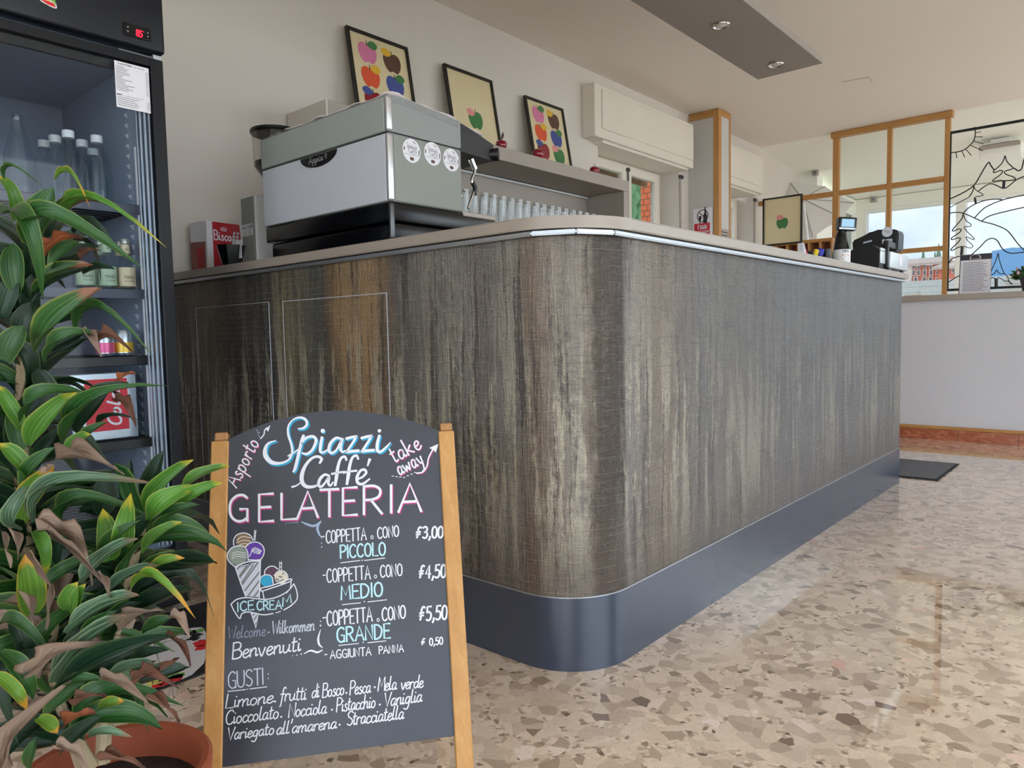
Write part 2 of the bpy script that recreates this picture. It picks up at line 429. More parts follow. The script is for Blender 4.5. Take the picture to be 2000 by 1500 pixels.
# leaves: stripes run along the blade (uv: u across, v along)
def leafmat(name, c1, c2, edge, tip, tipv=1.2, rough=.36, tw=.12):
    mt, t = newmat(name)
    s = t.n('ShaderNodeSeparateXYZ', None, Vector=t.uv()); u, v = s.outputs[0], s.outputs[1]
    rnd = t.n('ShaderNodeObjectInfo').outputs['Random']
    st = t.noise(t.map(t.uv(), (16, .7, 1)), 1., 2., .5)
    col = t.mix(t.ramp(st, [(.36, 0.), (.64, 1.)]), lin(c1), lin(c2))
    col = t.mix(t.math('MULTIPLY', rnd, .35), col, lin(tuple(x*.55 for x in c1)))
    au = t.math('ABSOLUTE', t.math('MULTIPLY_ADD', u, 2., -1.))
    col = t.mix(t.ramp(au, [(.86, 0.), (.99, .8)]), col, lin(edge))
    vv = t.math('ADD', v, t.math('MULTIPLY_ADD', t.noise(t.uv(), 5., 3.), .3, -.15))
    col = t.mix(t.ramp(vv, [(max(0, tipv-tw), 0.), (min(1, tipv), 1.)]) if tipv <= 1 else 0., col, lin(tip))
    tr = t.n('ShaderNodeBsdfTranslucent', None, Color=col).outputs[0]
    h = t.noise(t.map(t.uv(), (22, .6, 1)), 1., 2.)
    sh = t.n('ShaderNodeBsdfPrincipled', None, Base_Color=col, Roughness=rough, Specular_IOR_Level=.45, Normal=t.bump(h, .3, .004)).outputs[0]
    t.out(t.n('ShaderNodeMixShader', None, i0=.18, i1=sh, i2=tr).outputs[0])
leafmat('leaf_green', (34, 72, 34), (64, 112, 52), (128, 152, 74), (120, 96, 60))
leafmat('leaf_dark', (22, 46, 30), (38, 70, 44), (70, 96, 58), (100, 80, 60))
leafmat('leaf_bright', (66, 116, 40), (106, 158, 62), (160, 176, 84), (196, 180, 60), .97)
leafmat('leaf_yellow', (88, 132, 44), (126, 170, 62), (214, 170, 60), (206, 150, 50), .92)
leafmat('leaf_striped', (50, 90, 62), (132, 162, 130), (170, 190, 150), (140, 110, 90), .97)
leafmat('leaf_tipped', (40, 78, 38), (70, 116, 54), (150, 160, 80), (150, 104, 80), .86)
leafmat('leaf_dry', (150, 126, 108), (182, 158, 142), (120, 92, 76), (120, 92, 76), 1.2, .75)
leafmat('leaf_brown', (104, 70, 56), (148, 104, 84), (80, 52, 42), (84, 56, 46), .95, .7)
leafmat('leaf_rust', (150, 78, 46), (186, 112, 64), (110, 60, 40), (96, 54, 38), .95, .7)
# ------------------------------------------------------------------ the room
XW, XR, YB, YP, ZC = -3.35, 3.4, -3.0, 8.15, 2.97
def struct(name, bm, mat, parent=None, smooth=False):
    o = obj(name, bm, mat, parent, smooth)
    if parent is None: o['kind'] = 'structure'
    return o
def wall_with(bm, ax, lo, hi, holes):
    """wall slab lo..hi with rectangular openings [(a0,a1,z0,z1)] along the other axis"""
    k = 1 if ax == 'x' else 0
    cur = lo[k]
    for a0, a1, z0, z1 in sorted(holes):
        def seg(s0, s1, zz0, zz1):
            if s1-s0 < 1e-4 or zz1-zz0 < 1e-4: return
            l, h = list(lo), list(hi); l[k], h[k], l[2], h[2] = s0, s1, zz0, zz1
            box(bm, l, h)
        seg(cur, a0, lo[2], hi[2]); seg(a0, a1, lo[2], z0); seg(a0, a1, z1, hi[2]); cur = a1
    l = list(lo); l[k] = cur; box(bm, l, hi)

bm = B(); box(bm, (XW-.3, YB-.2, -.12), (XR+.2, 11.2, 0)); struct('floor', bm, 'terrazzo')
bm = B(); box(bm, (XW-.3, YB-.2, ZC), (XR+.2, 8.19, ZC+.2)); struct('ceiling', bm, 'ceiling_paint')
def zsl(y): return ZC+.002-(y-8.19)*(ZC+.002-2.69)/3.01
bm = B()
for xa_, xb_, ya_, yb_ in ((XW-.3, .3, 8.19, 11.2), (3.2, XR+.2, 8.19, 11.2), (.3, 3.2, 8.19, 8.5), (.3, 3.2, 10.9, 11.2)):
    prism(bm, [(xa_, ya_, zsl(ya_)), (xa_, yb_, zsl(yb_)), (xa_, yb_, ZC+.2), (xa_, ya_, ZC+.2)], (xb_-xa_, 0, 0))
struct('ceiling_back', bm, 'veranda_paint')
sk_ = bpy.data.objects.new('added_skylight', None); COL.objects.link(sk_); sk_['kind'] = 'structure'; sk_.location = (1.75, 9.7, ZC+.1); EOFF[sk_.name] = Vector(sk_.location)  # unseen skylight, added to brighten the veranda
bm = B(); box(bm, (.3, 8.5, ZC+.12), (3.2, 10.9, ZC+.125)); obj('pane', bm, 'window_glass', sk_)
for xx in (.3, 1.24, 2.2, 3.14):
    bm = B(); box(bm, (xx, 8.5, ZC+.08), (xx+.06, 10.9, ZC+.119)); obj('glazing_bar', bm, 'white_pvc', sk_)

# windows on the left wall -------------------------------------------------
W1 = (4.93, at(1325, 340, 'x', XW).y, .95, 2.46)
XF = at(1293, 360, 'y', W1[1]).x                       # plane of the sashes, deep in the reveal
XF = max(XF, XW-.34)
W2 = (6.95, at(1472, 400, 'x', XW).y, .95, 2.44)
bm = B(); wall_with(bm, 'x', (XW-.24, YB-.2, 0), (XW, 9.4, ZC), [W1, W2]); struct('wall_left', bm, 'wall_paint')
def frame_yz(bm, x0, x1, y0, y1, z0, z1, w):
    box(bm, (x0, y0, z0), (x1, y0+w, z1), .004); box(bm, (x0, y1-w, z0), (x1, y1, z1), .004)
    box(bm, (x0, y0+w, z1-w), (x1, y1-w, z1), .004); box(bm, (x0, y0+w, z0), (x1, y1-w, z0+w), .004)
def sash_window(name, y0, y1, z0, z1, split, xf):
    wn = bpy.data.objects.new(name, None); COL.objects.link(wn); wn['kind'] = 'structure'
    wn.location = (xf, (y0+y1)/2, z0); EOFF[wn.name] = Vector(wn.location)
    bm = B(); frame_yz(bm, xf-.08, xf-.02, y0, y1, z0, z1, .05); obj('window_frame', bm, 'white_frame', wn)
    for a, b in ((y0+.05, split), (split, y1-.05)):
        bm = B(); frame_yz(bm, xf-.055, xf, a, b, z0+.05, z1-.05, .075); s = obj('sash', bm, 'white_frame', wn)
        bm = B(); box(bm, (xf-.034, a+.07, z0+.12), (xf-.03, b-.07, z1-.12)); obj('pane', bm, 'sky_dimming_glass', s)
    bm = B(); tube(bm, [(xf+.012, split, z1-.07), (xf+.012, split, z0+.1)], .007); box(bm, (xf, split-.02, z1-.1), (xf+.02, split+.02, z1-.075)); obj('bolt', bm, 'steel_dark', wn)
    return wn
sp1 = at(1225, 345, 'x', XF).y
sash_window('window_1', W1[0]-.02, W1[1], W1[2], 2.445, sp1, XF)
sash_window('window_2', W2[0], W2[1], W2[2], 2.40, W2[0]+.42, XF)
# roller shutter boxes above them
def shutter_box(name, y0, y1, z0, z1):
    wn = bpy.data.objects.new(name, None); COL.objects.link(wn); wn['kind'] = 'structure'
    wn.location = (XW, y0, z0); EOFF[wn.name] = Vector(wn.location)
    x1 = XW+.12
    bm = B(); box(bm, (XW, y0, z0), (x1, y1, z1), .004); obj('casing', bm, 'white_frame', wn)
    bm = B(); box(bm, (x1-.004, y0+.09, z0+.07), (x1+.012, y1-.02, z1-.035), .004); obj('cover_panel', bm, 'white_frame', wn)
    bm = B(); box(bm, (XW-.235, y0+.15, z0-.02), (x1-.03, y1-.06, z0)); obj('soffit', bm, 'white_frame', wn)
    return wn
x1 = XW+.12
a, b_, c_ = at(1161, 160, 'x', x1), at(1340, 237, 'x', x1), at(1338, 324, 'x', x1)
shutter_box('trim_1', a.y, 6.33, c_.z, a.z)
a2, b2 = at(1429, 282, 'x', x1), at(1490, 379, 'x', x1)
shutter_box('trim_2', 6.62, b2.y, b2.z, a2.z)
# roller strap guides beside the openings
for nm, px in (('strap_guide', 1331), ('strap_guide', 1476)):
    p = at(px, 345 if px < 1400 else 390, 'x', XW+.02)
    t_ = thing(nm, 'grey shutter strap in a thin guide beside the near window' if px < 1400 else 'grey shutter strap in a thin guide beside the far window', 'strap', (XW+.01, p.y, .95))
    bm = B(); box(bm, (XW+.001, p.y-.014, 1.0), (XW+.012, p.y+.014, p.z)); obj('strap', bm, 'grey_laminate', t_)
    bm = B(); box(bm, (XW+.001, p.y-.03, p.z-.02), (XW+.03, p.y+.03, p.z+.015), .006); obj('guide', bm, 'steel_dark', t_)

# low wall with its ledge and skirting --------------------------------------
YL = 6.63
bm = B(); box(bm, (-2.3, YL, 0), (XR, YL+.62, 1.118)); struct('wall_low', bm, 'low_wall_paint')
bm = B(); box(bm, (-2.32, YL-.03, 1.118), (XR, YL+.64, 1.164), .004); struct('trim_3', bm, 'taupe_laminate')
sk = bpy.data.objects.new('baseboard_low', None); COL.objects.link(sk); sk['kind'] = 'structure'; sk.location = (-2.3, YL, 0); EOFF[sk.name] = Vector(sk.location)
x = -2.3
while x < 2.0:
    bm = B(); box(bm, (x+.001, YL-.016, 0), (x+.398, YL-.001, .085), .002); obj('tile', bm, 'marble_red', sk); x += .4
bm = B(); box(bm, (-2.3, YL-.022, .085), (2.1, YL-.001, .112), .004); obj('strip', bm, 'oak_x', sk)

# pillar between the windows
pl = bpy.data.objects.new('wall_pillar', None); COL.objects.link(pl); pl['kind'] = 'structure'
q0 = at(1403, 211, 'z', ZC); PX, PY = q0.x, q0.y                      # its near right edge
PY2 = at(1426, 226, 'x', PX).y
pl.location = (PX, PY, 0); EOFF[pl.name] = Vector(pl.location)
bm = B(); box(bm, (XW, PY, 0), (PX, PY2, ZC-.003)); obj('core', bm, 'grey_panel', pl)
wd = .048
bm = B()
box(bm, (PX-wd, PY-.008, 0), (PX+.008, PY+.012, ZC-.003), .003)
obj('corner_trim', bm, 'oak', pl)
bm = B(); box(bm, (PX-.012, PY+.0121, 0), (PX+.0081, PY+.05, ZC-.003), .003); obj('corner_trim', bm, 'oak', pl)
bm = B(); box(bm, (PX-.02, PY2-.025, 0), (PX+.007, PY2+.004, ZC-.003), .002); obj('corner_trim', bm, 'oak', pl)
bm = B(); box(bm, (XW+.01, PY-.0075, ZC-.07), (PX-wd, PY+.01, ZC-.003), .003); obj('top_trim', bm, 'oak_x', pl)
bm = B(); box(bm, (PX-.01, PY+.05, ZC-.06), (PX+.0075, PY2-.025, ZC-.003), .003); obj('top_trim', bm, 'oak_x', pl)

# glazed oak partition at the far end ----------------------------------------
pt = bpy.data.objects.new('window_3', None); COL.objects.link(pt); pt['kind'] = 'structure'
xl0, xl1 = at(1628, 300, 'y', YP).x, at(1640, 300, 'y', YP).x
xm0, xm1 = at(1733.5, 300, 'y', YP).x, at(1742.5, 300, 'y', YP).x
xr0, xr1 = at(1845.5, 300, 'y', YP).x, at(1856, 300, 'y', YP).x
pt.location = (xl0, YP, 0); EOFF[pt.name] = Vector(pt.location)
zr1, zr2 = at(1736, 364, 'y', YP).z, at(1800, 488, 'y', YP).z
T0, T1 = YP-.025, YP+.03
for a, b_ in ((xl0, xl1), (xm0, xm1), (xr0, xr1)):
    bm = B(); box(bm, (a, T0, 0), (b_, T1, ZC-.06), .003); obj('post', bm, 'oak', pt)
bm = B(); box(bm, (xl0-.02, T0-.012, ZC-.06), (xr1+.02, T1+.01, ZC-.002), .003); obj('top_rail', bm, 'oak_x', pt)
for a, b_, z, h in ((XW+.01, xl0, zr1, .026), (xl1, xm0, zr1, .026), (xm1, xr0, zr1, .026), (xl1, xm0, zr2, .022), (xm1, xr0, zr2, .022)):
    bm = B(); box(bm, (a, T0+.005, z-h), (b_, T1-.005, z+h), .003); obj('rail', bm, 'oak_x', pt)
for a, b_ in ((xl1, xm0), (xm1, xr0)):
    for z0, z1 in ((zr1+.026, ZC-.06), (zr2+.022, zr1-.026), (.9, zr2-.022)):
        bm = B(); box(bm, (a, YP-.002, z0), (b_, YP+.002, z1)); obj('pane', bm, 'window_glass', pt)

# veranda behind it -----------------------------------------------------------
XV = -3.126
bm = B(); box(bm, (XW-.42, 9.4, 0), (XV, 9.6, 2.86)); struct('wall_back', bm, 'veranda_paint')
bm = B(); wall_with(bm, 'x', (XV-.15, 9.6, 0), (XV, 11.2, 2.7), [(10.35, 10.93, 1.1, 2.52)]); struct('wall_veranda_left', bm, 'veranda_paint')
bm = B(); wall_with(bm, 'y', (XV-.15, 11., 0), (XR+.2, 11.15, 2.7), [(-3.02, 3.2, 1.12, 2.55)]); struct('wall_veranda', bm, 'veranda_paint')
wv = bpy.data.objects.new('window_4', None); COL.objects.link(wv); wv['kind'] = 'structure'; wv.location = (-3.02, 11, 1.12); EOFF[wv.name] = Vector(wv.location)
edges = [-3.02, -2.715, -1.845, -.90, .05, 1.0, 1.95, 3.2]
bm = B()
box(bm, (-3.02, 11.0, 2.50), (3.2, 11.08, 2.55), .004); box(bm, (-3.02, 11.0, 1.12), (3.2, 11.08, 1.17), .004)
obj('window_frame', bm, 'white_pvc', wv)
for i, e in enumerate(edges):
    hw = .03 if i == 1 else .058
    a = e if i == 0 else e-hw
    b_ = e+.045 if i == 0 else (e if i == len(edges)-1 else e+hw)
    bm = B(); box(bm, (a, 10.995, 1.17), (b_, 11.075, 2.50), .004); obj('mullion', bm, 'white_pvc', wv)
for a, b_ in zip(edges, edges[1:]):
    bm = B(); box(bm, (a+.02, 11.035, 1.17), (b_-.02, 11.04, 2.50)); obj('pane', bm, 'sky_dimming_glass', wv)
wv2 = bpy.data.objects.new('window_5', None); COL.objects.link(wv2); wv2['kind'] = 'structure'; wv2.location = (XV, 10.6, 1.1); EOFF[wv2.name] = Vector(wv2.location)
bm = B(); frame_yz(bm, XV-.06, XV-.005, 10.35, 10.93, 1.1, 2.52, .04); obj('window_frame', bm, 'white_pvc', wv2)
bm = B(); box(bm, (XV-.035, 10.39, 1.14), (XV-.03, 10.89, 2.48)); obj('pane', bm, 'sky_dimming_glass', wv2)

# right and rear walls, unseen, with window openings sized to light the room --------------------
hr = [(-1.5, 2.8, .1, 2.8), (4.3, 9.1, .1, 2.8), (9.65, 10.95, .3, 2.65)]
bm = B(); wall_with(bm, 'x', (XR, YB-.2, 0), (XR+.2, 11.2, ZC), hr); struct('wall_right', bm, 'wall_paint')
hb = [(-1.2, 3.1, .1, 2.4)]
bm = B(); wall_with(bm, 'y', (XW-.3, YB-.2, 0), (XR+.2, YB, ZC), hb); struct('wall_rear', bm, 'wall_paint')
def plain_window(name, ax, pos, a0, a1, z0, z1, n):
    wn = bpy.data.objects.new(name, None); COL.objects.link(wn); wn['kind'] = 'structure'
    wn.location = (pos, a0, z0) if ax == 'x' else (a0, pos, z0); EOFF[wn.name] = Vector(wn.location)
    def bb(s0, s1, q0, q1, th, mat, nm):
        bm = B()
        if ax == 'x': box(bm, (pos-th, s0, q0), (pos+th, s1, q1))
        else: box(bm, (s0, pos-th, q0), (s1, pos+th, q1))
        obj(nm, bm, mat, wn)
    bb(a0, a1, z0, z0+.06, .04, 'white_pvc', 'window_frame'); bb(a0, a1, z1-.06, z1, .04, 'white_pvc', 'window_frame')
    for i in range(n+1):
        c = a0+(a1-a0)*i/n; bb(max(a0, c-.04), min(a1, c+.04), z0+.06, z1-.06, .04, 'white_pvc', 'mullion')
    for i in range(n):
        bb(a0+(a1-a0)*i/n+.04, a0+(a1-a0)*(i+1)/n-.04, z0+.06, z1-.06, .003, 'window_glass', 'pane')
plain_window('window_6', 'x', XR+.1, *hr[0], 4); plain_window('window_7', 'x', XR+.1, *hr[1], 4); plain_window('added_veranda_window', 'x', XR+.1, *hr[2], 2); plain_window('window_8', 'y', YB-.1, *hb[0], 5)  # the veranda side window is added, out of view, to brighten the veranda
dr = bpy.data.objects.new('door_1', None); COL.objects.link(dr); dr['kind'] = 'structure'; dr.location = (XR, 3.4, 0); EOFF[dr.name] = Vector(dr.location)
bm = B(); box(bm, (XR-.03, 3.0, 0), (XR-.002, 3.9, 2.3), .004); obj('door_leaf', bm, 'door_brown', dr)
bm = B(); box(bm, (XR-.05, 2.92, 0), (XR-.002, 3.0, 2.38), .004); box(bm, (XR-.05, 3.9, 0), (XR-.002, 3.98, 2.38), .004); box(bm, (XR-.05, 3.0, 2.3), (XR-.002, 3.9, 2.38), .004); obj('door_frame', bm, 'door_brown', dr)

# daylight portals: they only guide sampling of the sky through the openings
def portal(loc, rot, sx, sy):
    ld = bpy.data.lights.new('sky_portal', 'AREA'); ld.shape = 'RECTANGLE'; ld.size, ld.size_y = sx, sy; ld.cycles.is_portal = True
    lo = bpy.data.objects.new('sky_portal', ld); lo.location = loc; lo.rotation_euler = rot; COL.objects.link(lo)
portal((XR+.25, .65, 1.45), (0, PI/2, 0), 2.7, 4.3); portal((XR+.25, 6.7, 1.45), (0, PI/2, 0), 2.7, 4.8); portal((XR+.25, 10.3, 1.7), (0, PI/2, 0), 1.8, 1.3)
portal((.95, YB-.25, 1.25), (PI/2, 0, 0), 4.3, 2.3); portal((.09, 11.2, 1.83), (-PI/2, 0, 0), 6.2, 1.43)
portal((XW-.45, (W1[0]+W1[1])/2, 1.7), (0, -PI/2, 0), 1.5, W1[1]-W1[0]); portal((XW-.45, (W2[0]+W2[1])/2, 1.7), (0, -PI/2, 0), 1.5, W2[1]-W2[0])

portal((1.75, 9.7, ZC+.25), (0, 0, 0), 2.9, 2.4)
# a shallow hatch outline on the ceiling
bm = B(); tube(bm, [at(1645, 160, 'z', ZC-.001), at(1697, 150, 'z', ZC-.001), at(1703, 159, 'z', ZC-.001)], .003, 6); struct('trim_4', bm, 'grey_laminate')

# ------------------------------------------------------------------ outside
bm = B(); box(bm, (-160, -60, -1.2), (120, 240, -1.0)); struct('ground', bm, 'ground_pale_bounce')
bm = B(); box(bm, (-9, 11.3, -1.0), (9, 17, .05)); struct('terrace', bm, 'terrace')
# white slatted rail along the terrace
fe = thing('terrace_fence', 'pale slatted fence outside the veranda below the red building', 'fence', (-3, 16, .05))
zt = at(1800, 551, 'y', 16.).z
for i in range(9):
    z = zt-.03-i*.115
    bm = B(); box(bm, (-7.5, 16, z-.0565), (-1.3, 16.03, z+.0565), .006); obj('slat', bm, 'fence_white', fe)
for xx in (-7.4, -5.4, -3.4, -1.4):
    bm = B(); box(bm, (xx-.04, 16.03, .05), (xx+.04, 16.09, zt+.03), .004); obj('post', bm, 'fence_white', fe)
zt2 = at(1960, 538, 'y', 15.5).z
f2 = thing('terrace_wall', 'cream boarded terrace wall outside, below the blue hill', 'wall', (1, 15.5, .05))
for i in range(8):
    z = zt2-i*.16
    bm = B(); box(bm, (-1.9, 15.5, z-.156), (6, 15.6, z), .004); obj('board', bm, 'terrace', f2)

# red palazzo
YF_ = 60.
def A6(px, py): return at(px, py, 'y', YF_)
bd = thing('palazzo', 'distant red building with white window surrounds seen through the far window', 'building', (-11, YF_, -1))
x0, x1b = A6(1771, 530).x, A6(1846, 530).x
zr_, ze = A6(1800, 519).z, A6(1800, 506).z
bm = B(); box(bm, (x0-1.5, YF_, -1), (x1b, YF_+9, zr_)); obj('wall', bm, 'far_red', bd)
bm = B(); prism(bm, [(x0-2, YF_-.3, zr_), (x1b+.1, YF_-.3, zr_), (x1b+.1, YF_+2.5, ze+.1), (x0-2, YF_+2.5, ze+.1)], (0, 0, .18)); obj('roof', bm, 'far_roof', bd)
x2 = A6(1873, 530).x
zr3 = A6(1858, 530).z
bm = B(); box(bm, (x1b, YF_-2.5, -1), (x2+.4, YF_+6, zr3)); obj('wing', bm, 'far_red', bd)
bm = B(); prism(bm, [(x1b-.3, YF_-2.8, zr3), (x2+.7, YF_-2.8, zr3), (x2+.7, YF_+3, A6(1860, 507).z), (x1b-.3, YF_+3, A6(1860, 507).z)], (0, 0, .18)); obj('roof', bm, 'far_roof', bd)
bm = B(); box(bm, (x0-.2, YF_-.12, -1), (x0+.35, YF_, zr_)); obj('quoin', bm, 'far_trim', bd)
def far_window(px, py, w, h, y, arch=False):
    p = at(px, py, 'y', y); fw, fh = w*.46, h*.46
    bm = B(); box(bm, (p.x-fw/2, y-.1, p.z-fh/2), (p.x+fw/2, y, p.z+fh/2)); f = obj('window', bm, 'far_trim', bd)
    bm = B(); box(bm, (p.x-fw*.27, y-.14, p.z-fh*.36), (p.x+fw*.27, y-.1, p.z+fh*.36)); obj('pane', bm, 'far_glass', f)
for px in (1785, 1794.5, 1806.5, 1819): far_window(px, 522.5, .5, .5, YF_); far_window(px, 533, .56, .95, YF_)
for px in (1789, 1806, 1818): far_window(px, 546.5, .72, .95, YF_)
for px in (1831, 1836.5): far_window(px, 533, .42, .7, YF_-.001)
for px in (1862, 1868): far_window(px, 529, .42, .7, YF_-2.5)
for px in (1832, 1839): far_window(px, 547, .6, .9, YF_-.001)
# hill and trees
bm = B()
pts = []
for i in range(41):
    xx = -30+i*4.0
    pts.append((xx, 210, 17.6+1.1*math.sin(i*.5)+.7*math.sin(i*1.3+1)))
pr_ = [Vector((-30, 210, -1))]+[Vector(p) for p in pts]+[Vector((130, 210, -1))]
hx = at(1937, 495, 'y', 210.)
sh_ = hx.x+30
pr_ = [p+Vector((sh_, 0, 0)) for p in pr_]
for p in pr_[1:-1]: p.z += hx.z-17.6
prism(bm, pr_, (0, 30, 0)); o = obj('hill', bm, 'far_hill'); o['kind'] = 'structure'
for px, py, y, s in ((1803, 505, 75., 1.0), (1833, 504, 78., 1.5), (1826, 507, 74., .8)):
    p = at(px, py, 'y', y); t_ = thing('distant_tree', {1803: 'small far tree over the left part of the red building', 1833: 'taller pointed far tree over the right part of the red building', 1826: 'lowest far tree beside the pointed one above the red roof'}[px], 'tree', (p.x, y, -1))
    bm = B()
    for k in range(7):
        r = s*(.9-.11*k); lathe(bm, [(r*.5, 0), (r*.35, .35*s), (.02, .7*s)], (p.x, y, p.z-1.6*s+k*.3*s), 7)
    obj('crown', bm, 'far_tree', t_)
    bm = B(); tube(bm, [(p.x, y, -1), (p.x, y, p.z-1.2*s)], .12, 6); obj('trunk', bm, 'cane', t_)
# outside the near window: brick pier, hedge, hanging blind
XB = XW-1.75
ypn = at(1276, 400, 'x', XB).y
xpl = at(1251, 400, 'y', ypn).x
bp = thing('brick_pier', 'orange brick pier outside the near left window', 'pier', ((XB+xpl)/2, ypn+.15, -1))
zb = at(1262, 445, 'y', ypn).z-.7
bm = B(); box(bm, (xpl+.008, ypn+.012, -1), (XB-.008, ypn+.3, 4.2)); obj('mortar_core', bm, 'mortar', bp)
LBK = (XB-xpl)
for r in range(26):
    z = zb+r*.078
    cuts = [0, .52, 1] if r % 2 == 0 else [0, .26, .78, 1]
    for c0_, c1_ in zip(cuts, cuts[1:]):
        bm = B(); box(bm, (xpl+LBK*c0_+.004, ypn-random.uniform(0, .006), z), (xpl+LBK*c1_-.004, ypn+.1, z+.068), .004); obj('brick', bm, 'brick_orange', bp)
bm = B()
hp = at(1236, 410, 'x', XB-1.2)
bmesh.ops.create_grid(bm, x_segments=40, y_segments=40, size=1.)
for v in bm.verts:
    a, b_ = v.co.x, v.co.y
    v.co = Vector((XB-1.2+.10*math.sin(a*37+b_*11)*math.cos(b_*41-a*9)+random.uniform(-.05, .05), hp.y+a*1.6, 1.4+b_*2.4))
r = bmesh.ops.extrude_face_region(bm, geom=list(bm.faces))
for e in r['geom']:
    if isinstance(e, bmesh.types.BMVert): e.co.x -= .6
o = obj('hedge', bm, 'hedge_green'); tag(o, 'pale green clipped hedge seen beside the orange brick pier', 'hedge')
bl = thing('hanging_blind', 'tan woven blind hanging outside across the top of the near window', 'blind', (XF-.2, 5.5, 2.4))
zb0 = at(1255, 364, 'x', XF-.16).z
bm = B(); box(bm, (XF-.18, W1[0]-.05, 2.452), (XW-.239, W1[1]+.05, 2.50)); obj('head_rail', bm, 'bamboo', bl)
y = W1[0]
i = 0
while y < W1[1]-.05:
    bm = B(); box(bm, (XF-.17, y, zb0), (XF-.155, min(y+.185, W1[1]), 2.45), .002); obj('blind_strip', bm, 'bamboo', bl); y += .19
